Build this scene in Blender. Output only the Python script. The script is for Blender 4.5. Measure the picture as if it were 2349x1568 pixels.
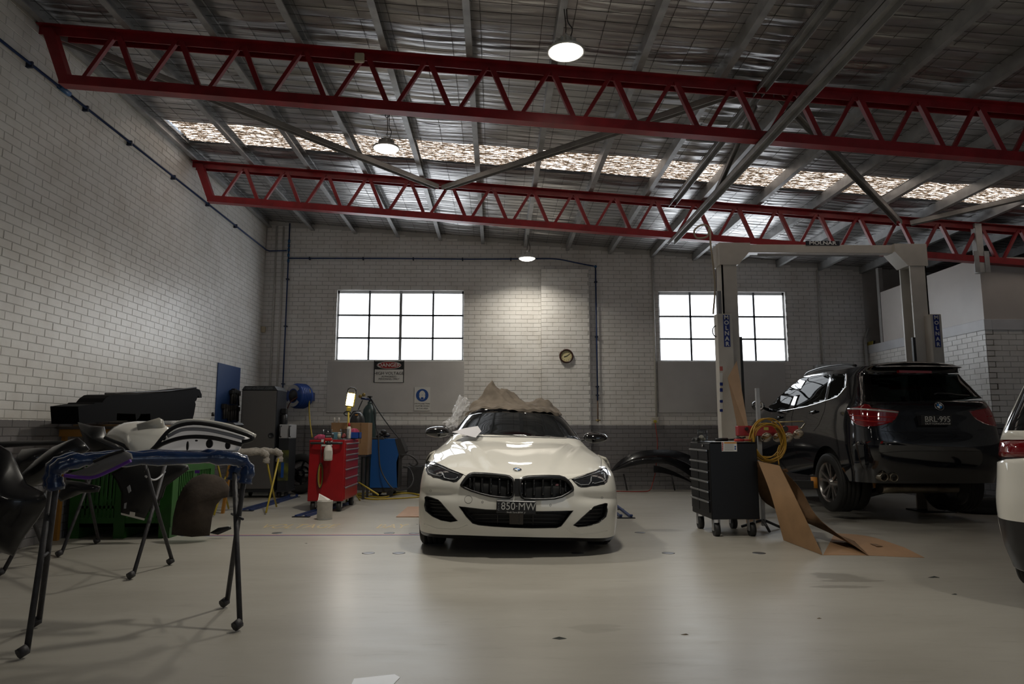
import bpy, bmesh, math, random
from mathutils import Vector, Matrix, geometry
S=bpy.context.scene
for o in list(bpy.data.objects): bpy.data.objects.remove(o)
PI=math.pi
# ---------------------------------------------------------------- camera
FPX=1566.0; CXP=1174.5; CYP=784.0; CAMH=1.17
TH=math.atan(203/1566.); PS=math.atan(36.5/math.hypot(1566,203))
cd=bpy.data.cameras.new('camera'); cam=bpy.data.objects.new('camera',cd); S.collection.objects.link(cam)
cd.sensor_width=36; cd.lens=FPX/2349*36; cd.clip_start=.05; cd.clip_end=300
cam.location=(0,0,CAMH); cam.rotation_euler=(PI/2+TH,0,-PS); S.camera=cam
# ---------------------------------------------------------------- world, exposure
S.view_settings.view_transform='Standard'; S.view_settings.look='None'; S.view_settings.gamma=1
S.cycles.max_bounces=5; S.cycles.diffuse_bounces=2; S.cycles.glossy_bounces=3; S.cycles.transmission_bounces=3; S.cycles.transparent_max_bounces=6; S.cycles.adaptive_threshold=.05
S.view_settings.use_curve_mapping=False; S.view_settings.exposure=0.0
W=bpy.data.worlds.new('World'); S.world=W; W.use_nodes=True
nt=W.node_tree; bg=nt.nodes['Background']; bg.inputs[0].default_value=(.72,.84,1,1); bg.inputs[1].default_value=1.0
LAMP_POWER=50.0; WINDOW_POWER=4.5; SKY_POWER=6.0
# ---------------------------------------------------------------- helpers
_r=Vector((math.cos(PS),-math.sin(PS),0)); _fh=Vector((math.sin(PS),math.cos(PS),0))
_w=_fh*math.cos(TH)+Vector((0,0,math.sin(TH))); _u=-_fh*math.sin(TH)+Vector((0,0,math.cos(TH)))
_c=Vector((0,0,CAMH))
def ray(x,y): return _w*FPX+_r*(x-CXP)-_u*(y-CYP)
def px(x,y,X=None,Y=None,Z=None):
    d=ray(x,y)
    t=(X-_c.x)/d.x if X is not None else (Y-_c.y)/d.y if Y is not None else (Z-_c.z)/d.z
    return _c+d*t
def proj(p):
    d=Vector(p)-_c; z=d.dot(_w); return (CXP+FPX*d.dot(_r)/z, CYP-FPX*d.dot(_u)/z)
MATS={}
def mat(name,col,rough=.5,metal=0.,spec=.5,var=0.,scale=8.,bump=0.,bscale=40.,coat=0.,emit=None,es=0.,alpha=1.,trans=0.,rvar=0.,col2=None,stretch=None,ior=None):
    if name in MATS: return MATS[name]
    m=bpy.data.materials.new(name); m.use_nodes=True; n=m.node_tree.nodes; l=m.node_tree.links
    b=n['Principled BSDF']; c=(*col,1)
    b.inputs['Base Color'].default_value=c; b.inputs['Roughness'].default_value=rough; b.inputs['Metallic'].default_value=metal
    b.inputs['Specular IOR Level'].default_value=spec; b.inputs['Coat Weight'].default_value=coat; b.inputs['Coat Roughness'].default_value=.03
    b.inputs['Transmission Weight'].default_value=trans; b.inputs['Alpha'].default_value=alpha
    if ior: b.inputs['IOR'].default_value=ior
    if emit: b.inputs['Emission Color'].default_value=(*emit,1); b.inputs['Emission Strength'].default_value=es
    if var or bump or rvar:
        tc=n.new('ShaderNodeTexCoord'); mp=n.new('ShaderNodeMapping'); l.new(tc.outputs['Object'],mp.inputs[0])
        if stretch: mp.inputs['Scale'].default_value=stretch
        ns=n.new('ShaderNodeTexNoise'); ns.inputs['Scale'].default_value=scale; ns.inputs['Detail'].default_value=5
        l.new(mp.outputs[0],ns.inputs[0])
        if var:
            mx=n.new('ShaderNodeMix'); mx.data_type='RGBA'
            k=col2 or tuple(max(0,v*(1-var)) for v in col)
            mx.inputs[6].default_value=c; mx.inputs[7].default_value=(*k,1)
            rp=n.new('ShaderNodeMapRange'); rp.inputs[1].default_value=.35; rp.inputs[2].default_value=.68
            l.new(ns.outputs[0],rp.inputs[0]); l.new(rp.outputs[0],mx.inputs[0]); l.new(mx.outputs[2],b.inputs['Base Color'])
        if rvar:
            rr=n.new('ShaderNodeMapRange'); rr.inputs[1].default_value=.3; rr.inputs[2].default_value=.7
            rr.inputs[3].default_value=rough; rr.inputs[4].default_value=rough+rvar
            l.new(ns.outputs[0],rr.inputs[0]); l.new(rr.outputs[0],b.inputs['Roughness'])
        if bump:
            n2=n.new('ShaderNodeTexNoise'); n2.inputs['Scale'].default_value=bscale; n2.inputs['Detail'].default_value=4
            l.new(mp.outputs[0],n2.inputs[0]); bp=n.new('ShaderNodeBump'); bp.inputs['Strength'].default_value=bump; bp.inputs['Distance'].default_value=.01
            l.new(n2.outputs[0],bp.inputs['Height']); l.new(bp.outputs[0],b.inputs['Normal'])
    MATS[name]=m; return m
def V(*a): return Vector(a)
class MB:
    "collects shapes and builds ONE mesh object"
    def __init__(s): s.v=[]; s.f=[]; s.sm=[]
    def add(s,vs,fs,smooth=False):
        o=len(s.v); s.v+= [Vector(p) for p in vs]; s.f+=[tuple(i+o for i in f) for f in fs]; s.sm+=[smooth]*len(fs); return s
    def box(s,a,b,ch=0.,M=None):
        (x0,y0,z0),(x1,y1,z1)=a,b
        x0,x1=min(x0,x1),max(x0,x1); y0,y1=min(y0,y1),max(y0,y1); z0,z1=min(z0,z1),max(z0,z1)
        if ch<=0:
            vs=[(x,y,z) for z in (z0,z1) for y in (y0,y1) for x in (x0,x1)]
            fs=[(0,2,3,1),(4,5,7,6),(0,1,5,4),(2,6,7,3),(0,4,6,2),(1,3,7,5)]
        else:
            c=min(ch,(x1-x0)*.49,(y1-y0)*.49,(z1-z0)*.49); vs=[];ix={}
            for k in range(3):
                for sx in (0,1):
                    for sy in (0,1):
                        for sz in (0,1):
                            p=[(x0,x1)[sx],(y0,y1)[sy],(z0,z1)[sz]]
                            for q,sg in enumerate((sx,sy,sz)):
                                if q!=k: p[q]+= -c if sg else c
                            ix[k,sx,sy,sz]=len(vs); vs.append(tuple(p))
            fs=[]
            for k in range(3):
                o=[(0,0),(1,0),(1,1),(0,1)]
                for sg in (0,1):
                    r=[]
                    for a_,b_ in o:
                        t=[a_,b_]; t.insert(k,sg); r.append(ix[(k,*t)])
                    fs.append(tuple(r if (sg==1)^(k==1) else r[::-1]))
            for k in range(3):
                i,j=[q for q in range(3) if q!=k]
                for si in (0,1):
                    for sj in (0,1):
                        def g(ax,e):
                            t=[0,0,0]; t[i]=si; t[j]=sj; t[k]=e; return ix[(ax,*t)]
                        r=[g(i,0),g(i,1),g(j,1),g(j,0)]
                        fs.append(tuple(r))
            for sx in (0,1):
                for sy in (0,1):
                    for sz in (0,1): fs.append(tuple(ix[k,sx,sy,sz] for k in range(3)))
        if M is not None: vs=[M@Vector(p) for p in vs]
        return s.add(vs,fs)
    def cyl(s,a,b,r,r2=None,n=12,caps=True,smooth=True):
        a=Vector(a); b=Vector(b); r2=r if r2 is None else r2; d=b-a
        if d.length<1e-7: return s
        q=d.to_track_quat('Z','Y').to_matrix()
        e=[q@Vector((math.cos(2*PI*i/n),math.sin(2*PI*i/n),0)) for i in range(n)]
        vs=[a+x*r for x in e]+[b+x*r2 for x in e]
        s.add(vs,[(i,(i+1)%n,n+(i+1)%n,n+i) for i in range(n)],smooth)
        if caps: s.add(vs,[tuple(range(n-1,-1,-1)),tuple(range(n,2*n))])
        return s
    def tube(s,pts,r,n=8,closed=False,caps=True,flat=None):
        pts=[Vector(p) for p in pts]; N=len(pts); rings=[]; up=None
        for i,p in enumerate(pts):
            if closed: t=pts[(i+1)%N]-pts[i-1]
            else: t=pts[min(i+1,N-1)]-pts[max(i-1,0)]
            if t.length<1e-9: t=Vector((0,0,1))
            t.normalize()
            if up is None:
                up=Vector((0,0,1)) if abs(t.z)<.9 else Vector((1,0,0))
            sd=t.cross(up); 
            if sd.length<1e-6: sd=t.orthogonal()
            sd.normalize(); up=sd.cross(t).normalized()
            rr=r(i/(N-1)) if callable(r) else r
            k=flat if flat else 1
            rings.append([p+sd*(math.cos(2*PI*j/n)*rr)+up*(math.sin(2*PI*j/n)*rr*k) for j in range(n)])
        vs=[q for g in rings for q in g]; fs=[]
        for i in range(N if closed else N-1):
            o=i*n; o2=((i+1)%N)*n
            for j in range(n): fs.append((o+j,o+(j+1)%n,o2+(j+1)%n,o2+j))
        s.add(vs,fs,True)
        if caps and not closed: s.add(rings[0]+rings[-1],[tuple(range(n-1,-1,-1)),tuple(range(n,2*n))])
        return s
    def lathe(s,prof,c=(0,0,0),ax=(0,0,1),n=24,caps=True):
        q=Vector(ax).to_track_quat('Z','Y').to_matrix(); c=Vector(c); vs=[]
        for r,h in prof:
            for i in range(n): vs.append(c+q@Vector((r*math.cos(2*PI*i/n),r*math.sin(2*PI*i/n),h)))
        fs=[]
        for k in range(len(prof)-1):
            for i in range(n): fs.append((k*n+i,k*n+(i+1)%n,(k+1)*n+(i+1)%n,(k+1)*n+i))
        s.add(vs,fs,True)
        if caps:
            m=len(prof)-1; s.add(vs,[tuple(range(n-1,-1,-1)),tuple(range(m*n,m*n+n))])
        return s
    def prism(s,poly,d):
        "poly: 3D points in a plane, d: extrusion vector"
        d=Vector(d); n=len(poly); p=[Vector(q) for q in poly]; vs=p+[q+d for q in p]
        return s.add(vs,[tuple(range(n-1,-1,-1)),tuple(range(n,2*n))]+[(i,(i+1)%n,n+(i+1)%n,n+i) for i in range(n)])
    def grid(s,fn,nu,nv,smooth=True,closeu=False):
        vs=[fn(i/nu,j/nv) for j in range(nv+1) for i in range(nu+1)]
        return s.add(vs,[(j*(nu+1)+i,j*(nu+1)+i+1,(j+1)*(nu+1)+i+1,(j+1)*(nu+1)+i) for j in range(nv) for i in range(nu)],smooth)
    def sphere(s,c,r,n=12,m=8,sc=(1,1,1)):
        c=Vector(c)
        return s.grid(lambda u,v:c+Vector((r*sc[0]*math.sin(PI*v)*math.cos(2*PI*u),r*sc[1]*math.sin(PI*v)*math.sin(2*PI*u),r*sc[2]*math.cos(PI*v))),n,m)
    def xf(s,M):
        s.v=[M@p for p in s.v]; return s
    def mesh(s,name,org=(0,0,0),recalc=True):
        me=bpy.data.meshes.new(name); o=Vector(org)
        me.from_pydata([tuple(p-o) for p in s.v],[],s.f)
        me.polygons.foreach_set('use_smooth',s.sm)
        if recalc:
            bm=bmesh.new(); bm.from_mesh(me); bmesh.ops.remove_doubles(bm,verts=bm.verts,dist=1e-5); bmesh.ops.recalc_face_normals(bm,faces=bm.faces); bm.to_mesh(me); bm.free()
        me.update(); return me
    def build(s,name,m,parent=None,label=None,kind=None,recalc=True,org=None):
        if parent is not None: org=parent['_o']
        elif org is None: org=(0,0,0)
        me=s.mesh(name,org,recalc); o=bpy.data.objects.new(name,me); S.collection.objects.link(o)
        me.materials.append(m); o['_o']=tuple(org)
        if parent is not None: o.parent=parent
        else: o.location=org
        if label: o['label']=label
        if kind: o['kind']=kind
        return o
def thing(name,label,cat,loc=(0,0,0),group=None):
    o=bpy.data.objects.new(name,None); S.collection.objects.link(o); o.location=loc; o['_o']=tuple(loc); o.empty_display_size=.1
    o['label']=label; o['category']=cat
    if group: o['group']=group
    return o
def tag(o,label,cat,group=None):
    o['label']=label; o['category']=cat
    if group: o['group']=group
    return o
def struct(o,label=None,cat=None):
    o['kind']='structure'
    if label: o['label']=label
    if cat: o['category']=cat
    return o
def text(s,size,M,m,parent,name='lettering',ext=.0015,bold=0.,align='CENTER',xs=1.):
    cu=bpy.data.curves.new('txt','FONT'); cu.body=s; cu.size=size; cu.extrude=ext; cu.align_x=align; cu.align_y='CENTER'; cu.offset=bold; cu.resolution_u=3
    t=bpy.data.objects.new('txt',cu); S.collection.objects.link(t); bpy.context.view_layer.update()
    me=bpy.data.meshes.new_from_object(t.evaluated_get(bpy.context.evaluated_depsgraph_get())); bpy.data.objects.remove(t); bpy.data.curves.remove(cu)
    org=Vector(parent['_o']) if parent is not None else Vector()
    me.transform(Matrix.Translation(-org)@M@Matrix.Diagonal((xs,1,1,1)))
    me.materials.clear(); me.materials.append(m)
    o=bpy.data.objects.new(name,me); S.collection.objects.link(o); o['_o']=tuple(org)
    if parent is not None: o.parent=parent
    return o
def frame(o,x,y):
    "matrix with origin o, local x along x, local y along y"
    x=Vector(x).normalized(); z=x.cross(Vector(y)).normalized(); y=z.cross(x)
    M=Matrix.Identity(4)
    for i in range(3): M[i][0]=x[i]; M[i][1]=y[i]; M[i][2]=z[i]; M[i][3]=Vector(o)[i]
    return M
def FACE_CAM(p): return frame(p,(1,0,0),(0,0,1))        # upright lettering that faces -Y
def crom(P,t):
    "Catmull-Rom through list of vectors, t in 0..1"
    n=len(P)-1; x=min(max(t,0),1)*n; i=min(int(x),n-1); f=x-i
    p1,p2=P[i],P[i+1]; p0=P[i-1] if i>0 else p1*2-p2; p3=P[i+2] if i+2<=n else p2*2-p1
    return p1+ (p2-p0)*(.5*f)+ (p0*2-p1*5+p2*4-p3)*(.5*f*f)+ (p1*3-p0-p2*3+p3)*(.5*f*f*f)
def smooth(pts,n=40):
    P=[Vector(p) for p in pts]; return [crom(P,i/n) for i in range(n+1)]
# ---------------------------------------------------------------- room
XL=-4.765; XR=11.0; YB=13.83; YF=-7.0
def ZR(x): return 5.47-.074*(x+4.5)
rnd=random.Random(7)
def wallpaint(name='painted_brick',k=1.):
    m=bpy.data.materials.new(name); m.use_nodes=True; n=m.node_tree.nodes; l=m.node_tree.links; b=n['Principled BSDF']
    g=n.new('ShaderNodeNewGeometry'); sp=n.new('ShaderNodeSeparateXYZ'); l.new(g.outputs['Position'],sp.inputs[0])
    ns=n.new('ShaderNodeTexNoise'); ns.inputs['Scale'].default_value=3.; ns.inputs['Detail'].default_value=6; l.new(g.outputs['Position'],ns.inputs[0])
    n3=n.new('ShaderNodeTexNoise'); n3.inputs['Scale'].default_value=60.; l.new(g.outputs['Position'],n3.inputs[0])
    ad=n.new('ShaderNodeMath'); ad.operation='MULTIPLY_ADD'; ad.inputs[1].default_value=.012; l.new(n3.outputs[0],ad.inputs[0]); l.new(sp.outputs[2],ad.inputs[2])
    lt=n.new('ShaderNodeMath'); lt.operation='LESS_THAN'; lt.inputs[1].default_value=1.28; l.new(ad.outputs[0],lt.inputs[0])
    a=n.new('ShaderNodeMix'); a.data_type='RGBA'; a.inputs[6].default_value=(.80*k,.78*k,.75*k,1); a.inputs[7].default_value=(.70*k,.67*k,.63*k,1)
    rp=n.new('ShaderNodeMapRange'); rp.inputs[1].default_value=.4; rp.inputs[2].default_value=.7; l.new(ns.outputs[0],rp.inputs[0]); l.new(rp.outputs[0],a.inputs[0])
    c=n.new('ShaderNodeMix'); c.data_type='RGBA'; l.new(lt.outputs[0],c.inputs[0]); l.new(a.outputs[2],c.inputs[6]); c.inputs[7].default_value=(.21*k,.20*k,.205*k,1)
    l.new(c.outputs[2],b.inputs['Base Color']); b.inputs['Roughness'].default_value=.33; b.inputs['Specular IOR Level'].default_value=.38
    bp=n.new('ShaderNodeBump'); bp.inputs['Strength'].default_value=.25; bp.inputs['Distance'].default_value=.004
    n4=n.new('ShaderNodeTexNoise'); n4.inputs['Scale'].default_value=35.; n4.inputs['Detail'].default_value=5; l.new(g.outputs['Position'],n4.inputs[0])
    l.new(n4.outputs[0],bp.inputs['Height']); l.new(bp.outputs[0],b.inputs['Normal'])
    return m
M_WALL=wallpaint()
M_MORTAR=wallpaint('painted_joints',.68)
def floormat():
    m=bpy.data.materials.new('sealed_concrete'); m.use_nodes=True; n=m.node_tree.nodes; l=m.node_tree.links; b=n['Principled BSDF']
    g=n.new('ShaderNodeNewGeometry')
    mp=n.new('ShaderNodeMapping'); mp.inputs['Scale'].default_value=(.35,1,1); l.new(g.outputs['Position'],mp.inputs[0])
    ns=n.new('ShaderNodeTexNoise'); ns.inputs['Scale'].default_value=1.6; ns.inputs['Detail'].default_value=8; ns.inputs['Roughness'].default_value=.62; l.new(mp.outputs[0],ns.inputs[0])
    rp=n.new('ShaderNodeMapRange'); rp.inputs[1].default_value=.3; rp.inputs[2].default_value=.72; l.new(ns.outputs[0],rp.inputs[0])
    a=n.new('ShaderNodeMix'); a.data_type='RGBA'; a.inputs[6].default_value=(.43,.41,.365,1); a.inputs[7].default_value=(.345,.325,.285,1); l.new(rp.outputs[0],a.inputs[0])
    # oily stains with a shape of their own
    w=n.new('ShaderNodeTexNoise'); w.inputs['Scale'].default_value=9; w.inputs['Detail'].default_value=6; l.new(mp.outputs[0],w.inputs[0])
    last=a.outputs[2]
    for (sx,sy,rx,ry,k) in ((2.78,5.62,.26,.22,.55),(2.62,5.3,.2,.08,.6),(.62,4.25,.2,.12,.8),(-.2,6.0,.2,.12,.85),(3.2,3.6,.3,.1,.8)):
        v=n.new('ShaderNodeVectorMath'); v.operation='SUBTRACT'; v.inputs[1].default_value=(sx,sy,0); l.new(g.outputs['Position'],v.inputs[0])
        v2=n.new('ShaderNodeVectorMath'); v2.operation='MULTIPLY'; v2.inputs[1].default_value=(1/rx,1/ry,0); l.new(v.outputs[0],v2.inputs[0])
        le=n.new('ShaderNodeVectorMath'); le.operation='LENGTH'; l.new(v2.outputs[0],le.inputs[0])
        ad=n.new('ShaderNodeMath'); ad.operation='MULTIPLY_ADD'; ad.inputs[1].default_value=2.4; l.new(w.outputs[0],ad.inputs[0]); l.new(le.outputs['Value'],ad.inputs[2])
        r2=n.new('ShaderNodeMapRange'); r2.inputs[1].default_value=2.05; r2.inputs[2].default_value=1.9; r2.inputs[4].default_value=1-k; l.new(ad.outputs[0],r2.inputs[0])
        x=n.new('ShaderNodeMix'); x.data_type='RGBA'; l.new(r2.outputs[0],x.inputs[0]); l.new(last,x.inputs[6]); x.inputs[7].default_value=(.12,.105,.08,1); last=x.outputs[2]
    # scuffs
    mp2=n.new('ShaderNodeMapping'); mp2.inputs['Scale'].default_value=(2,9,1); mp2.inputs['Rotation'].default_value=(0,0,.25); l.new(g.outputs['Position'],mp2.inputs[0])
    s2=n.new('ShaderNodeTexNoise'); s2.inputs['Scale'].default_value=1.3; s2.inputs['Detail'].default_value=9; s2.inputs['Roughness'].default_value=.7; l.new(mp2.outputs[0],s2.inputs[0])
    r3=n.new('ShaderNodeMapRange'); r3.inputs[1].default_value=.58; r3.inputs[2].default_value=.78; r3.inputs[4].default_value=.45; l.new(s2.outputs[0],r3.inputs[0])
    x=n.new('ShaderNodeMix'); x.data_type='RGBA'; l.new(r3.outputs[0],x.inputs[0]); l.new(last,x.inputs[6]); x.inputs[7].default_value=(.2,.185,.16,1)
    l.new(x.outputs[2],b.inputs['Base Color'])
    r4=n.new('ShaderNodeMapRange'); r4.inputs[3].default_value=.24; r4.inputs[4].default_value=.44; b.inputs['Specular IOR Level'].default_value=.4; l.new(s2.outputs[0],r4.inputs[0]); l.new(r4.outputs[0],b.inputs['Roughness'])
    bp=n.new('ShaderNodeBump'); bp.inputs['Strength'].default_value=.12; bp.inputs['Distance'].default_value=.004
    n4=n.new('ShaderNodeTexNoise'); n4.inputs['Scale'].default_value=7; n4.inputs['Detail'].default_value=8; l.new(mp.outputs[0],n4.inputs[0])
    l.new(n4.outputs[0],bp.inputs['Height']); l.new(bp.outputs[0],b.inputs['Normal'])
    return m
M_FLOOR=floormat()
floor=struct(MB().box((XL-.3,YF-.3,-.15),(XR+.3,YB+.3,0)).build('floor',M_FLOOR),'grey-beige sealed concrete workshop floor with scuffs and oil stains','floor')
# ---- brick walls. a wall is a mortar slab; bricks sit 5 mm proud of it
def brickwork(wall,O,ux,L,z0,z1,nrm,skip,pick,ztop=None,limit=300):
    O=Vector(O); ux=Vector(ux); nrm=Vector(nrm); P=.24; C=.086; J=.008; D=.005
    meshes={}; cells=[]; k=0; z=z0
    nc=int((z1-z0)/C)
    for k in range(nc+1):
        z=z0+k*C
        x=-(P/2 if k%2 else 0)+rnd.uniform(-.004,.004)
        while x<L:
            a=max(x,0); b=min(x+P-J,L)
            x+=P
            if b-a<.03: continue
            segs=[(a,b)]
            for (sa,sb,sz0,sz1) in skip:
                if z+C>sz0+.01 and z<sz1-.01:
                    ns=[]
                    for p,q in segs:
                        if q<=sa or p>=sb: ns.append((p,q)); continue
                        if p<sa-.03: ns.append((p,sa))
                        if q>sb+.03: ns.append((sb,q))
                    segs=ns
            for p,q in segs:
                zt=z+C-J
                if ztop: zt=min(zt,ztop(O+ux*q))
                if zt-z<.03: continue
                cells.append((p,q,z,zt))
    cells.sort(key=lambda c:pick(O+ux*((c[0]+c[1])/2)+Vector((0,0,c[2]))))
    def geo(w,h,d,e=.0025):
        vs=[V(0,0,0),ux*w,ux*w+V(0,0,h),V(0,0,h)]; e2=e
        f=[ux*e2+V(0,0,e2),ux*(w-e2)+V(0,0,e2),ux*(w-e2)+V(0,0,h-e2),ux*e2+V(0,0,h-e2)]
        return vs+[q+nrm*d for q in f],[(4,5,6,7),(0,1,5,4),(1,2,6,5),(2,3,7,6),(3,0,4,7)]
    stuff=MB()
    for i,(p,q,a,b) in enumerate(cells):
        pos=O+ux*p+V(0,0,a); d=D+rnd.uniform(-.0012,.0018)
        if i<limit:
            key=(round(q-p,2),round(b-a,2),int((d-D)*1500))
            if key not in meshes:
                vs,fs=geo(q-p,b-a,d); m=MB().add(vs,fs).mesh('brick',recalc=False)
                if ux.cross(V(0,0,1)).dot(nrm)<0: m.flip_normals()
                m.materials.append(M_WALL); meshes[key]=m
            o=bpy.data.objects.new('brick',meshes[key]); S.collection.objects.link(o); o.parent=wall
            o.location=pos-Vector(wall['_o'])
        else:
            vs,fs=geo(q-p,b-a,d); stuff.add([v+pos for v in vs],fs if ux.cross(V(0,0,1)).dot(nrm)>0 else [f[::-1] for f in fs])
    if stuff.v: stuff.build('brick_courses',M_WALL,wall,kind='stuff',recalc=False)
def slabpoly(poly,d): return MB().prism(poly,d)
# left wall
wl=struct(slabpoly([(XL,YF,0),(XL,YB+.2,0),(XL,YB+.2,5.62),(XL,YF,5.62)],(-.2,0,0)).build('wall_left',M_MORTAR),'tall white painted brick side wall with a grey band along its foot','wall')
brickwork(wl,(XL,YB,0),(0,-1,0),YB-4.5,0.0,5.36,(1,0,0),[],lambda p:(0 if (6.35<p.y and 1.3<p.z<4.75) else 100)+p.y+ (0 if p.z<5 else 3))
# back wall with two window openings
W1=(px(774,665,Y=YB).x,px(1064,665,Y=YB).x); W2=(px(1510,665,Y=YB).x,px(1800,665,Y=YB).x); WZ=(2.585,4.03)
XBR=XR
wbm=MB(); T=.22
def zt(x): return ZR(x)+.02
cols=[XL-.2,W1[0],W1[1],W2[0],W2[1],XBR]
for i in range(5):
    a,b=cols[i],cols[i+1]
    if i in (1,3):
        wbm.box((a,YB,0),(b,YB+T,WZ[0]))
        wbm.prism([(a,YB,WZ[1]),(b,YB,WZ[1]),(b,YB,zt(b)),(a,YB,zt(a))],(0,T,0))
    else: wbm.prism([(a,YB,0),(b,YB,0),(b,YB,zt(b)),(a,YB,zt(a))],(0,T,0))
wb=struct(wbm.build('wall_back',M_MORTAR),'white painted brick rear wall with two steel windows and a grey painted foot','wall')
PIL=(px(1241,617,Y=YB-.11).x,px(1350,617,Y=YB-.11).x,4.47)
sk=[(W1[0]-XL,W1[1]-XL,*WZ),(W2[0]-XL,W2[1]-XL,*WZ),(PIL[0]-XL,PIL[1]-XL,-1,PIL[2])]
brickwork(wb,(XL,YB,0),(1,0,0),7.65-XL,0,5.6,(0,-1,0),sk,lambda p:(0 if (p.z>1.6) else 50)+abs(p.x-.8)+abs(p.z-3.1),ztop=lambda p:ZR(p.x)-.08)
pl=struct(MB().box((PIL[0],YB-.11,0),(PIL[1],YB+.05,PIL[2])).build('pilaster',M_MORTAR),'shallow white brick pier standing proud of the rear wall behind the clock','pier')
brickwork(pl,(PIL[0],YB-.11,0),(1,0,0),PIL[1]-PIL[0],0,PIL[2],(0,-1,0),[],lambda p:abs(p.z-3))
brickwork(pl,(PIL[1],YB,0),(0,-1,0),.11,0,PIL[2],(1,0,0),[],lambda p:abs(p.z-3),limit=0)
# right and front walls of the hall (outside the picture)
wr=struct(MB().box((XR,YF,0),(XR+.2,YB,4.6)).build('wall_right',M_WALL),'white painted side wall beyond the office','wall')
wf=MB(); DX=(3.2,8.4); DZ=3.6
wf.prism([(XL-.2,YF,0),(DX[0],YF,0),(DX[0],YF,zt(DX[0])+.1),(XL-.2,YF,zt(XL)+.1)],(0,-.2,0)).prism([(DX[1],YF,0),(XR+.2,YF,0),(XR+.2,YF,zt(XR)+.1),(DX[1],YF,zt(DX[1])+.1)],(0,-.2,0))
wf.prism([(DX[0],YF,DZ),(DX[1],YF,DZ),(DX[1],YF,zt(DX[1])+.1),(DX[0],YF,zt(DX[0])+.1)],(0,-.2,0))
struct(wf.build('wall_front',M_WALL),'white painted front wall with an open vehicle doorway','wall')
# ---- roof: crinkled silver foil held by wire safety mesh, with a dirty translucent strip
SKY0,SKY1=9.17,9.93
M_FOIL=mat('silver_foil',(.62,.61,.61),.27,.9,var=.35,scale=1.2,rvar=.2,bump=.5,bscale=16,stretch=(.25,1.6,1))
def foilz(x,y):
    s=math.sin
    w=.012*s(y*23+1.3*s(x*2.1)+2*s(y*.7))*(.5+.5*s(x*1.1+y*.6))+.005*s(y*57+2*s(x*3.3+y))+.006*s(y*11+s(x*1.7)*2)
    k=((x+4.69)/.88)%1
    return ZR(x)-.012*math.sin(PI*k)+w*min(1,4*k*(1-k)+.2)
def roofpatch(y0,y1,ny,nx=190):
    return MB().grid(lambda u,v:V(XL-.1+(XR-XL+.1)*u,y0+(y1-y0)*v,foilz(XL-.1+(XR-XL+.1)*u,y0+(y1-y0)*v)),nx,ny)
ceil=struct(roofpatch(SKY1,YB,170).build('ceiling',M_FOIL),'sloping roof lining of crinkled silver foil behind wire mesh','ceiling')
roofpatch(YF,3.2,60,60).build('foil_sheet',M_FOIL,ceil)
roofpatch(3.2,SKY0,230).build('foil_sheet',M_FOIL,ceil)
MB().prism([(XL-.3,YF-.2,ZR(XL-.3)+.12),(XR+.2,YF-.2,ZR(XR+.2)+.12),(XR+.2,YF-.2,ZR(XR+.2)+.15),(XL-.3,YF-.2,ZR(XL-.3)+.15)],(0,SKY0-YF+.2,0)).build('roof_sheet',mat('roof_steel',(.3,.3,.3),.6),ceil)
MB().prism([(XL-.3,SKY1,ZR(XL-.3)+.12),(XR+.2,SKY1,ZR(XR+.2)+.12),(XR+.2,SKY1,ZR(XR+.2)+.15),(XL-.3,SKY1,ZR(XL-.3)+.15)],(0,YB-SKY1+.3,0)).build('roof_sheet',MATS['roof_steel'],ceil)
wm=MB()
M_WIRE=mat('mesh_wire',(.09,.085,.08),.5,.6)
y=2.9
while y<YB:
    wm.cyl((XL,y,ZR(XL)-.022),(XR,y,ZR(XR)-.022),.003,n=3,caps=False); y+=.15
x=XL+.1
while x<XR:
    wm.cyl((x,2.6,ZR(x)-.019),(x,YB,ZR(x)-.019),.003,n=3,caps=False); x+=.3
wm.build('safety_mesh',M_WIRE,ceil,kind='stuff',recalc=False)
def skymat():
    m=bpy.data.materials.new('dirty_translucent_sheet'); m.use_nodes=True; n=m.node_tree.nodes; l=m.node_tree.links; b=n['Principled BSDF']
    g=n.new('ShaderNodeNewGeometry'); mp=n.new('ShaderNodeMapping'); mp.inputs['Scale'].default_value=(3,48,1); l.new(g.outputs['Position'],mp.inputs[0])
    ns=n.new('ShaderNodeTexNoise'); ns.inputs['Scale'].default_value=3.2; ns.inputs['Detail'].default_value=7; ns.inputs['Roughness'].default_value=.72; l.new(mp.outputs[0],ns.inputs[0])
    rp=n.new('ShaderNodeValToRGB'); e=rp.color_ramp.elements; e[0].position=.50; e[0].color=(.015,.010,.006,1); e[1].position=.61; e[1].color=(1,.93,.86,1)
    q=e.new(.545); q.color=(.10,.065,.04,1)
    l.new(ns.outputs[0],rp.inputs[0]); l.new(rp.outputs[0],b.inputs['Emission Color']); b.inputs['Emission Strength'].default_value=SKY_POWER
    b.inputs['Base Color'].default_value=(.12,.1,.08,1); b.inputs['Roughness'].default_value=.6
    return m
M_SKY=skymat()
sl=MB()
sl.grid(lambda u,v:V(XL+.13+(XR-XL-.1)*u,SKY0-.02+(SKY1-SKY0+.04)*v,ZR(XL+.1+(XR-XL-.1)*u)+.035+.012*math.sin(v*9*2*PI)),1,36)
struct(sl.build('window_3',M_SKY),'dirty translucent roof strip glowing with daylight between the red trusses','skylight')
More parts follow.
